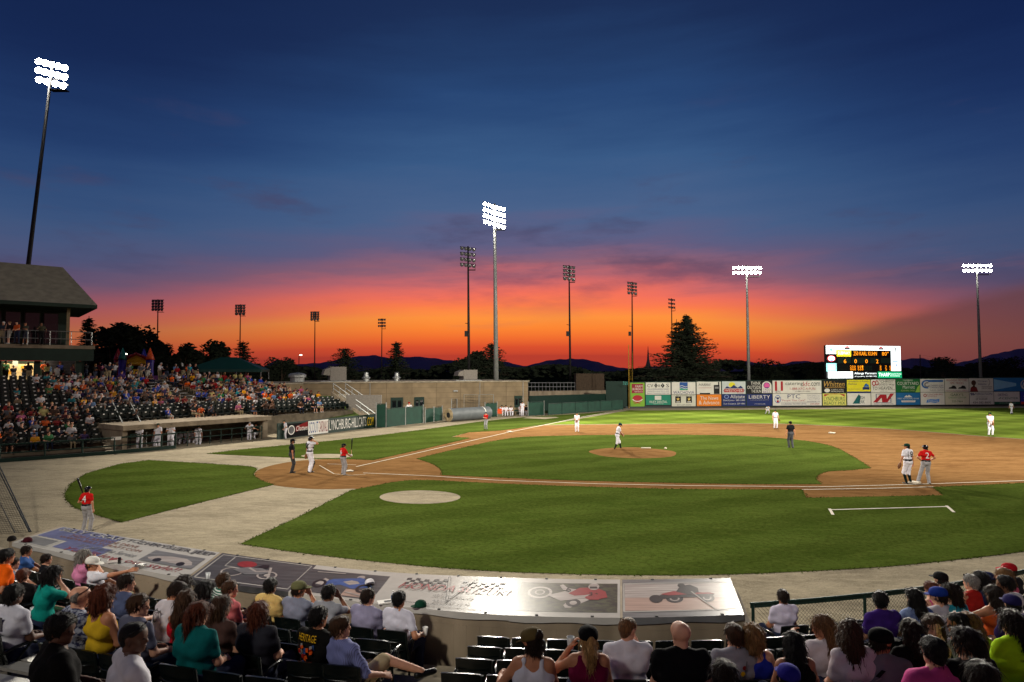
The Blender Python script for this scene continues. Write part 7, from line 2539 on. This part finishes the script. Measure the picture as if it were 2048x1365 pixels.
P.poly([(.60, .05), (.60, .6)] + [(.79 + .19 * math.cos(a), .66 + .32 * math.sin(a)) for a in np.linspace(math.pi, 0, 10)] + [(.98, .6), (.98, .05)], mW)
P.disc(.79, .66, .13, .24, pm((72, 30, 110))); P.poly([(.68, .5), (.70, .78), (.78, .88), (.88, .78), (.92, .52)], pm((196, 80, 140))); P.text('TACO', .64, .24, .94, .40, pm((72, 30, 110))); P.text('BELL', .64, .07, .94, .21, pm((72, 30, 110)))
P = sign(1493, 1545, 0, NV, 'plain navy university panel with white serif name, lower row')
P.text('LIBERTY', .08, .62, .92, .90, mW); P.text('UNIVERSITY', .14, .44, .88, .54, mGy); P.text('www.liberty.edu', .28, .1, .72, .2, mW)
P = sign(1545, 1644, 1, WP, 'wide white catering panel with red striped emblem, upper row')
P.poly([(.04, .1), (.05, .95), (.19, .95), (.22, .95), (.18, .1)], mW); P.rect(.045, .2, .09, .95, mR); P.rect(.165, .2, .21, .95, mR); P.text('KFC', .06, .03, .17, .2, mK)
P.text('catering', .26, .56, .62, .90, mK); P.text('kfc', .625, .56, .76, .92, mR); P.text('.com', .765, .58, .97, .86, mK); P.text('1-888-KFC-4-FUN', .35, .26, .87, .46, mR); P.text('(1-888-532-4386)', .46, .09, .76, .2, mK)
P = sign(1545, 1644, 0, WP, 'wide white medical panel with blue capitals and a red cross emblem, lower row')
P.ring(.10, .55, .065, .34, .16, mB_); P.poly([(.05, .7), (.10, .5), (.15, .7)], mN); P.disc(.10, .36, .022, .1, mR)
P.text('PTC', .30, .60, .56, .95, mN); P.text('"People That Care"', .17, .32, .66, .52, mR); P.rect(.16, .27, .97, .29, mN); P.text('OCCUPATIONAL TREATMENT CENTER', .16, .08, .68, .2, mN); P.text('239-0949', .76, .06, .95, .2, mR)
for y, t_ in ((.82, 'Family, Medical Care'), (.66, 'Occupational Health'), (.5, 'Open 7 Days'), (.3, 'Lynchburg, VA')): P.text(t_, .70, y, .96, y + .1, mN)
P = sign(1645, 1693, 1, BKP, 'black panel with gold script name and a pale oval, upper row')
P.text('Whitten', .06, .48, .94, .92, pm((176, 140, 70)), .3); P.rect(.1, .40, .94, .43, pm((176, 140, 70))); P.disc(.19, .2, .12, .15, mW); P.text('FUNERAL HOME', .36, .2, .9, .3, mW); P.text('MONUMENTS', .36, .06, .9, .16, mW)
P = sign(1645, 1693, 0, (190, 186, 96), 'yellow panel with red roof shape and dark green capitals, lower row')
P.poly([(.06, .74), (.06, .92), (.5, .98), (.94, .92), (.94, .74), (.72, .93), (.28, .93)], mR); P.text('LYNCHBURG', .05, .38, .95, .72, mG); P.text('READY MIX', .05, .06, .95, .32, mG)
P = sign(1694, 1742, 1, (200, 190, 36), 'bright yellow medicine panel with blue foot strip, upper row')
P.rect(0, 0, 1, .1, mN); P.text('Specialists in Family', .05, .80, .95, .93, mN); P.text('Medicine', .05, .62, .42, .75, mN); P.rect(.66, .24, .96, .44, mN); P.poly([(.7, .46), (.8, .74), (.92, .60), (.94, .46)], mB_); P.text('For all your healthcare', .05, .24, .58, .33, mN)
P = sign(1694, 1742, 0, WP, 'white panel with dark green mountain triangle and capitals, lower row')
P.poly([(.22, .12), (.50, .94), (.58, .72), (.52, .12)], pm((16, 84, 84))); P.poly([(.52, .82), (.50, .94), (.56, .82)], mW); P.text('HIGH', .47, .50, .74, .76, pm((16, 64, 74))); P.text('PEAK', .45, .14, .74, .44, pm((16, 64, 74)))
P = sign(1742, 1792, 1, WP, 'white religious panel with black capitals in three lines, upper row')
P.ring(.12, .7, .08, .2, .4, mR); P.ring(.24, .74, .07, .2, .4, mR); P.text('"CHRIST"', .34, .76, .96, .97, mK); P.text('GOD\'S Way', .30, .50, .96, .70, mK); P.text('TO HEAVEN...', .05, .20, .97, .46, mK); P.text('JOHN 14:6', .36, .06, .66, .14, mK)
P = sign(1742, 1792, 0, WP, 'white panel with big slanted red letters in a blue frame, lower row')
P.line([(.20, .2), (.80, .2), (.80, .9), (.20, .9), (.20, .2)], .02, mN); P.poly([(.06, .22), (.36, .86), (.52, .86), (.56, .22), (.44, .22), (.42, .6), (.24, .22)], mR); P.poly([(.50, .86), (.62, .86), (.64, .5), (.78, .95), (.94, .95), (.66, .22), (.56, .22)], mR); P.text('AMERICAN WINDOWS', .1, .04, .9, .13, mN)
P = sign(1792, 1841, 1, (22, 92, 44), 'green hotel panel with white lettering and lime corner, upper row')
P.poly([(.8, 0), (1, 0), (1, .6), (.9, .4)], pm((140, 176, 70))); P.text('LYNCHBURG', .3, .86, .7, .97, mW); P.text('COURTYARD', .05, .56, .95, .80, mW); P.text('Marriott', .28, .28, .78, .52, mW); P.text('434-846-7900', .2, .06, .78, .2, pm((140, 150, 90)))
P = sign(1792, 1841, 0, (26, 92, 140), 'blue bank panel with white peaks and a white ribbon, lower row')
P.poly([(.32, .62), (.42, .80), (.47, .72), (.53, .84), (.68, .62)], mW); P.text('FIRST NATIONAL BANK', .05, .46, .95, .58, mW); P.poly([(.22, .22), (.78, .22), (.8, .36), (.2, .36)], mW); P.line([(.25, .3), (.5, .27), (.74, .3)], .012, mR)
P = sign(1841, 1890, 1, WP, 'white construction panel with blue and grey curved band, upper row')
P.poly([(.24, .92), (.95, .92), (.95, .76), (.34, .76)], mB_); P.ring(.26, .60, .22, .33, .35, mB_, a0=75, a1=290); P.ring(.28, .56, .13, .2, .5, mGy, a0=60, a1=330); P.text('COLEMAN GLASS', .38, .44, .96, .56, mN); P.text('CONSTRUCTION', .38, .28, .96, .40, mN); P.text('Residential - Commercial', .38, .12, .96, .2, mK)
P = sign(1841, 1890, 0, WP, 'white panel with small red lettering above a blue ribbon, lower row')
P.ring(.18, .76, .07, .14, .4, mR); P.text('LYNCHBURG', .28, .78, .92, .9, mR); P.text('SCHOOLS', .28, .64, .66, .74, mR); P.poly([(.22, .16), (.26, .40), (.42, .46), (.62, .42), (.78, .48), (.76, .22), (.6, .14), (.4, .2)], pm((60, 120, 190))); P.text('Hillcats', .3, .24, .72, .38, mW)
P = sign(1890, 1939, 1, WP, 'white motors panel with red capitals over two dark vehicles, upper row')
P.text('HIGHVIEW MOTORS', .06, .80, .94, .96, mR); P.text('GMC TRUCKS', .22, .58, .78, .75, mR)
for x in (.14, .54): P.poly([(x, .24), (x + .04, .34), (x + .12, .36), (x + .18, .48), (x + .28, .46), (x + .34, .30), (x + .34, .22)], mK)
P.text('WHOLESALE-RETAIL-SERVICE', .02, .03, .98, .12, mR)
P = sign(1890, 1939, 0, (186, 182, 158), 'beige garden centre panel with green capitals, lower row')
P.text('GARY\'S', .22, .70, .76, .90, mG); P.text('GARDEN CENTER', .12, .50, .88, .63, pm((90, 140, 100))); P.text('525-7464', .28, .18, .72, .34, mG)
P = sign(1939, 1988, 1, WP, 'white mortgage panel with a portrait in red jacket, upper row')
P.disc(.18, .66, .10, .2, pm((70, 44, 34))); P.poly([(.02, 0), (.05, .3), (.16, .44), (.30, .32), (.36, 0)], pm((110, 34, 32))); P.poly([(.12, .3), (.16, .5), (.22, .5), (.24, .3)], pm((70, 44, 34)))
P.text('Mortgage', .36, .72, .76, .84, mN); P.text('Atlantic', .36, .50, .72, .64, mN); P.ring(.78, .7, .08, .24, .15, mK, a0=-90, a1=90); P.rect(.5, .34, .95, .37, mK); P.text('434-239-2200', .5, .2, .92, .28, mK)
P = sign(1939, 1988, 0, WP, 'white plumbing panel with black capitals and phone number, lower row')
P.line([(.08, .94), (.04, .84), (.11, .84), (.07, .74)], .03, mN); P.line([(.16, .94), (.12, .84), (.19, .84), (.15, .74)], .03, mN)
P.text('FERGUSON', .22, .76, .94, .94, mN); P.text('THE BOLD LOOK', .24, .56, .76, .64, mGy); P.text('OF KOHLER', .24, .36, .74, .50, mK); P.text('434-385-8800', .12, .06, .88, .24, mK)
P = sign(1988, 2078, 1, (34, 104, 158), 'blue beer panel with white slanted script in an oval, upper row')
P.poly([(0, .1), (0, .9), (.5, .6), (.5, .4)], pm((120, 170, 200))); P.ring(.78, .5, .18, .44, .1, mW); P.text('Miller', .66, .66, .86, .84, mR, .3); P.text('Lite', .62, .22, .96, .66, mW, .3)
P = sign(1988, 2040, 0, WP, 'white orthopaedic panel with green foot strip, lower row')
P.rect(0, 0, 1, .2, pm((16, 84, 60))); P.text('ORTHO', .14, .66, .52, .86, mN); P.text('CENTER', .30, .40, .94, .56, pm((20, 100, 80))); P.poly([(.14, .4), (.24, .56), (.28, .5)], mT); P.text('www.orthovirginia.com', .2, .06, .84, .14, mW)
P = sign(2041, 2100, 0, (38, 54, 150), 'royal blue panel cut off by the right edge, lower row'); P.rect(0, 0, 1, .2, pm((190, 60, 40))); P.text('Sellers', .1, .4, .9, .7, mW)
# yellow foul pole
fp = root_at('foul_pole', WA + Vector((0, .0, 0)), 0, 'tall thin yellow foul pole with mesh wing', 'foul pole')
zt = D(1258, 690, WA.y).z
m_yel = M('foul_yellow', (150, 118, 30), rough=.5)
MB().tube([(0, -.1, 0), (0, -.1, zt)], .05, 8).build('pole', m_yel, fp)
mb = MB()
for k in range(12): mb.tube([(0, -.1, zt * .45 + k * .22), (.5, -.1, zt * .45 + k * .22)], .012, 4)
mb.tube([(.5, -.1, zt * .42), (.5, -.1, zt * .9)], .02, 4); mb.build('mesh_wing', m_yel, fp)

# ================================================================== scoreboard
SB0, SB1 = D(1654, 757, 97), D(1803, 755, 101)
eS = SB1 - SB0; eS.z = 0
WS = eS.length
sb = root_at('scoreboard', (SB0.x, SB0.y, 0), math.atan2(eS.y, eS.x), 'lit scoreboard with amber digits and white advertising boxes', 'scoreboard')
zs0, zs1 = D(1654, 757, 97).z, D(1654, 691, 97).z
MB().box((WS / 2, .3, (zs0 + zs1) / 2), (WS, .4, zs1 - zs0)).build('cabinet', m_iron, sb)
for x in (.2, .8): MB().box((WS * x, .6, zs0 / 2), (.4, .4, zs0)).build('post', m_iron, sb)
def em(name, col, s): return M(name, col, rough=.5, var=.02, emit=col, estr=s)
eW, eT, eY, eK, eA_, eR, eB_, eG, eGr = em('lit_white', (240, 250, 250), 1.9), em('lit_aqua', (150, 226, 224), 1.3), em('lit_yellow', (236, 216, 50), .85), M('unlit_black', (8, 9, 9), rough=.5), em('lit_amber', (255, 150, 20), 1.6), em('lit_red', (210, 40, 50), .7), em('lit_blue', (60, 110, 200), .7), em('lit_green', (20, 170, 110), .8), em('lit_grey', (150, 160, 160), .5)
P = Print(sb, lambda x, y, lift: Vector((x * WS, .095 - lift, zs0 + y * (zs1 - zs0))), .0025)
P.rect(0, .74, .132, 1, eW); P.disc(.068, .87, .02, .05, em('lit_pale_green', (150, 210, 200), .8)); P.rect(0, .46, .132, .735, eK); P.disc(.068, .60, .055, .10, eW); P.ring(.068, .60, .055, .10, .22, eR); P.poly([(.04, .55), (.095, .55), (.07, .51)], eB_); P.rect(0, .205, .132, .455, eT); P.rect(.02, .24, .115, .42, em('lit_pale_aqua', (196, 240, 240), .9))
P.rect(.135, .86, .86, 1, eW); P.text('COLEMAN-ADAMS', .33, .89, .68, .97, eGr)
for x in (.24, .695): P.rect(x, .885, x + .072, .93, eK); P.poly([(x, .935), (x + .036, .99), (x + .072, .935)], eR)
P.rect(.865, .22, 1, 1, eW); P.line([(.915, .97), (.93, .9), (.935, .8)], .012, eK, asp=2.2); P.line([(.945, .96), (.93, .9)], .010, eK, asp=2.2); P.text('Tharpe', .88, .66, .96, .70, eGr); P.rect(.88, .5, .96, .55, em('lit_pale_blue', (170, 200, 236), .9)); P.poly([(.91, .36), (.96, .40), (.94, .44)], eB_)
P.rect(.135, .66, .325, .855, eY); P.text('SUBWAY', .15, .72, .31, .82, eW)
P.rect(.135, .215, .86, .655, eK); P.rect(.33, .66, .86, .855, eK)
P.text('.250 KARL KUHN', .35, .70, .67, .82, eA_); P.text('80"', .74, .70, .83, .82, eA_)
m_cell = M('board_green', (22, 40, 32), rough=.5)
for x0, x1 in ((.145, .32), (.34, .56), (.575, .70), (.72, .85)): P.rect(x0, .46, x1, .63, m_cell)
for x, c_ in ((.225, '6'), (.365, '0'), (.51, '0'), (.655, '2')): P.text(c_, x, .46, x + .032, .58, eA_)
P.text('VISITOR', .16, .325, .28, .38, m_cell); P.text('HILLCATS', .16, .245, .28, .30, m_cell)
for y, row in ((.315, '200 001    '), (.235, '000 000    ')):
    for k, c_ in enumerate(row):
        if c_ != ' ': P.text(c_, .305 + k * .027 - (.008 if k > 3 else 0), y, .305 + k * .027 + .018 - (.008 if k > 3 else 0), y + .07, eA_)
        elif k > 6: P.rect(.305 + k * .027, y, .305 + k * .027 + .018, y + .065, m_cell)
    for x, c_ in zip((.70, .775, .835), '370' if y > .3 else '050'): P.text(c_ if not (y < .3 and x == .775) else '5', x, y, x + .022, y + .07, eA_)
P.rect(.01, .0, .335, .20, eW); P.rect(.34, .0, .665, .20, eK); P.rect(.67, .0, 1, .20, eG)
for k in range(4): P.line([(.035 + k * .075, .06), (.06 + k * .075, .14)], .01, eR, asp=2.2); P.rect(.06 + k * .075, .06, .085 + k * .075, .09, eB_)
P.text('Allergy Partners', .355, .10, .65, .18, eW); P.text('of Lynchburg  434-582-1220', .355, .03, .65, .07, eW); P.text('THARP', .68, .05, .83, .16, eW); P.text('Funeral Home', .84, .11, .99, .15, eW); P.text('& Crematory', .84, .04, .97, .09, eW)
# thin netting post right of the scoreboard
pp0, pp1 = D(1840, 710, 125), D(1960, 722, 130)
nt_ = root_at('net_post', (pp0.x, pp0.y, 0), 0, 'thin dark post holding a sagging net right of the scoreboard', 'net post')
mb = MB(); mb.tube([(pp0.x, pp0.y, 0), pp0], .09, 5); mb.build('post', m_iron, nt_, world=True)
mb = MB()
for k in range(9):
    pa = pp0.lerp(Vector((pp0.x, pp0.y, 4)), k / 9); pb_ = pp1.lerp(Vector((pp1.x, pp1.y, 4)), k / 9)
    mb.tube([pa, pa.lerp(pb_, .5) - Vector((0, 0, .5)), pb_], .012, 3)
mb.build('net', m_iron, nt_, world=True)

# ================================================================== light towers
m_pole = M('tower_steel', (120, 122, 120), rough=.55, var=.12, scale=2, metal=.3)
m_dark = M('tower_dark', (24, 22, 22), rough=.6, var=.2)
m_lens = M('floodlight_lens', (255, 252, 240), rough=.3, var=.01, emit=(255, 250, 236), estr=140)
m_lensoff = M('unlit_lens', (90, 92, 92), rough=.2, spec=.7)
def tower(u_h, v_top, v_bot, u_b, v_base, d, nx, rows, wpx, lit, label, zb=0., r0=.3, yaw=0., lamp_k=1., skew=0., colp=None, box=False, fill=None):
    top, low = D(u_h, v_top, d), D(u_h, v_bot, d)
    base = D(u_b, v_base, d)
    base = top + (base - top) * ((top.z - zb) / (top.z - base.z)); base.z = zb
    bx = base
    r = root_at('light_tower', bx, 0, label, 'light tower', 'floodlight towers')
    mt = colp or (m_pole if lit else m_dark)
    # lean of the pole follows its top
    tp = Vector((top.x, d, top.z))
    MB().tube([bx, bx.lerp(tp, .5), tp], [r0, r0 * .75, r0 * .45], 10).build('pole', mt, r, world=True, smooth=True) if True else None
    W_ = wpx / FP * d
    H_ = top.z - low.z
    cy, sy = math.cos(yaw), math.sin(yaw)
    for j in range(rows):
        z = top.z - H_ * (j + .25) / rows
        n_ = nx[j] if isinstance(nx, (list, tuple)) else nx
        mb = MB()
        c = Vector((top.x, d, z))
        a = c + Vector((-cy * W_ / 2, -sy * W_ / 2, -skew * -W_ / 2)); b = c + Vector((cy * W_ / 2, sy * W_ / 2, -skew * W_ / 2))
        mb.tube([a, b], .07 * lamp_k, 5); mb.build('crossarm', mt, r, world=True)
        for i in range(n_):
            f_ = (i + .5) / n_ if n_ < 7 else i / (n_ - 1)
            p = a.lerp(b, f_) + Vector((0, -.15, -.22 * lamp_k))
            aim = (Vector((6 + (i - n_ / 2) * 5, 45, 0)) - p).normalized()
            q_ = aim.to_track_quat('Z', 'Y').to_matrix()
            R0 = (W_ / max(n_, 1)) * .47 if fill is None else fill
            R0 = min(R0, .62)
            hs_ = MB().lathe([(R0 * .35, -R0 * 1.0), (R0 * .5, -R0 * .9), (R0 * .95, -.06), (R0, 0)], 10, p, mat=q_)
            ho = hs_.build('floodlight', m_dark, r, world=True)
            ln_ = MB().lathe([(R0 * .97, .01), (R0 * .8, .09), (R0 * .3, .14)], 10, p, mat=q_)
            ln_.v = [tuple(local_matrix(r).inverted() @ Vector(x)) for x in ln_.v]
            ln_.build('lens', m_lens if lit else m_lensoff, ho)
    mb = MB(); z = low.z - .25; c = Vector((top.x, d, z))
    mb.box(c + Vector((cy * W_ * .22, sy * W_ * .22, 0)), (W_ * .5, .6, .07), yaw)
    mb.tube([c + Vector((W_ * .46, -.3, 0)), c + Vector((W_ * .46, -.3, .9)), c + Vector((W_ * .1, -.3, .9))], .03, 4)
    mb.build('service_platform', mt, r, world=True)
    if box:
        zz = D(u_b, 668, d).z
        MB().box((bx.x - .45, d - .1, zz), (.45, .35, .8)).build('control_box', m_dark, r, world=True)
        MB().tube([(bx.x, d, zz + 1.4), (bx.x - .6, d, zz + 1.5)], .05, 5).build('bracket', m_dark, r, world=True)
    return r
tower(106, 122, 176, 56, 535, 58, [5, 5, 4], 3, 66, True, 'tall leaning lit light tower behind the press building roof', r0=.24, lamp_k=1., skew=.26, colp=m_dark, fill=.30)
tower(989, 408, 456, 993, 826, 80, [6, 6, 6, 5], 4, 46, True, 'lit light tower beyond third base with a broad grey pole', r0=.34, skew=.30, fill=.21)
tower(1493, 531, 551, 1498, 775, 101, [7, 7], 2, 53, True, 'lit two-row light tower behind the outfield signs near the tall cedar', r0=.28, fill=.2)
tower(1953, 527, 547, 1962, 770, 108, [7, 7], 2, 53, True, 'lit two-row light tower behind the outfield signs at the far right', r0=.28, fill=.2)
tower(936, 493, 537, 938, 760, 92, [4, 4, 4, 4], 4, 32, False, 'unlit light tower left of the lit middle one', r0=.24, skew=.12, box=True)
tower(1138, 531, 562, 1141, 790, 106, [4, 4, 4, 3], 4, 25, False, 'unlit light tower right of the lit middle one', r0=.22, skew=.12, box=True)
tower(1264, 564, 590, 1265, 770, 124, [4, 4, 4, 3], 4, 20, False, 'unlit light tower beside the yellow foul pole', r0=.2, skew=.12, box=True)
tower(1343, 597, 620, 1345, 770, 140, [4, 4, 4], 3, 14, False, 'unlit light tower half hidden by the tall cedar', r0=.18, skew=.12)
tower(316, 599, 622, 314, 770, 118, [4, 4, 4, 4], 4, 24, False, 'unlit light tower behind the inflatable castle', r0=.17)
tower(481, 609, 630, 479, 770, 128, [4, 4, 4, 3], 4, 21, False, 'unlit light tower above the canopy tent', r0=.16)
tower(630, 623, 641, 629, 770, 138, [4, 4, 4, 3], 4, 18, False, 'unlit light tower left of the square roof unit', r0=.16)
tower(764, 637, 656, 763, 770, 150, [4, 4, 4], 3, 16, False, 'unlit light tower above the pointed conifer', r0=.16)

# backstop net at the left edge
n0, n1 = G(-40, 930), G(64, 1064)
bn = root_at('backstop_net', n1, 0, 'dark backstop net with slanting cable at the left edge', 'net')
mb = MB()
c0_, c1_ = D(-6, 922, 27), D(62, 1064, 20.6)
for f_ in (0, 1): mb.tube([c0_ + Vector((-.12 * f_, 0, 0)), c1_ + Vector((-.05 * f_, 0, 0))], .022, 4)
mb.tube([D(-10, 985, 23), D(30, 1066, 20.4)], .012, 4)
mb.build('cable', m_iron, bn, world=True)
mb = MB()
a_, b_ = c0_, c1_
lo0, lo1 = D(-240, 960, 26), D(-160, 1080, 20)
for k in range(46):
    f_ = k / 45
    mb.tube([a_.lerp(b_, f_), lo0.lerp(lo1, f_)], .004, 3, False)
for k in range(46):
    f_ = k / 45
    mb.tube([a_.lerp(lo0, f_), b_.lerp(lo1, f_)], .004, 3, False)
w = mb.build('net', m_iron, bn, world=True); w['kind'] = 'stuff'
# ================================================================== prints on shirts
def shirt_print(label, wd=1.2, hgt=.36):
    o, j = NEAR[label]
    c = j['chest'] + j['u'] * .02
    dep = .112 * wd + .026
    return Print(o, lambda x, y, lift: Vector(c + j['rt'] * (x - .5) * .34 + j['u'] * (y - .5) * hgt - j['f'] * (dep + lift - .12 * (x - .5) ** 2 - .10 * (y - .5) ** 2)), .0012)


P = shirt_print('man in black t-shirt with orange printed back', 1.15, .42)
P.text('HERITAGE', .14, .74, .86, .92, m_by, name='shirt_lettering')
for k in range(26):
    rg = random.Random(k)
    x, y = rg.uniform(.16, .76), rg.uniform(.1, .62)
    P.poly([(x, y), (x + .1, y + rg.uniform(-.04, .05)), (x + .07, y + .1), (x - .01, y + .08)], [m_bo, m_br, m_vblue, m_vblurw, m_bo][k % 5], 'shirt_print')
P.rect(.14, .0, .86, .1, m_bo, 'shirt_print', 4)
P = shirt_print('woman in neon yellow t-shirt with long brown braid and bank lettering', 1.2)
P.text('FIRST NATIONAL', .18, .5, .82, .58, m_vk, name='shirt_lettering'); P.text('BANK', .38, .38, .62, .46, m_vk, name='shirt_lettering')
P.poly([(.36, .64), (.43, .72), (.48, .66), (.54, .74), (.64, .64)], m_vk, 'shirt_print')
P = shirt_print('man in white t-shirt with grey dragon print looking down', 1.15)
for a0, q in ((0, .22), (100, .16), (210, .11)): P.ring(.46 + q * .2, .5 + q * .3, q, q, .18, m_vg, 'shirt_print', a0=a0, a1=a0 + 250)
P.line([(.3, .7), (.5, .82), (.62, .7), (.74, .76)], .018, m_vg, 'shirt_print')
P = shirt_print('person in grey t-shirt with small colourful back print', 1.1)
P.disc(.62, .62, .07, .06, m_vr, 'shirt_print'); P.disc(.56, .46, .07, .07, m_by, 'shirt_print'); P.line([(.7, .8), (.66, .6), (.58, .36)], .014, m_vg, 'shirt_print'); P.rect(.6, .2, .8, .26, m_by, 'shirt_print'); P.poly([(.7, .26), (.8, .34), (.78, .18)], m_vr, 'shirt_print')
P = shirt_print('man in royal blue cap and white t-shirt with round back print', 1.1)
P.ring(.5, .5, .2, .19, .15, m_vg, 'shirt_print'); P.ring(.5, .5, .12, .11, .4, m_vg, 'shirt_print')
P = shirt_print('man in printed white t-shirt at the bottom left corner', 1.15)
P.rect(.25, .4, .75, .8, m_vg, 'shirt_print', 3); P.line([(.25, .3), (.75, .3)], .012, m_vg, 'shirt_print')
P = shirt_print('young man in black cap and grey t-shirt in right profile', 1.15)
P.poly([(.2, .62), (.36, .8), (.46, .78), (.3, .6)], m_vk, 'shirt_print'); P.line([(.2, .5), (.34, .6)], .012, m_vblurw, 'shirt_print')
P = shirt_print('woman in black t-shirt with pink ribbon print and dark ponytail', 1.15)
P.line([(.2, .2), (.28, .5), (.24, .6), (.2, .5), (.28, .2)], .02, M('ribbon_pink', (206, 120, 160), rough=.6), 'shirt_print')
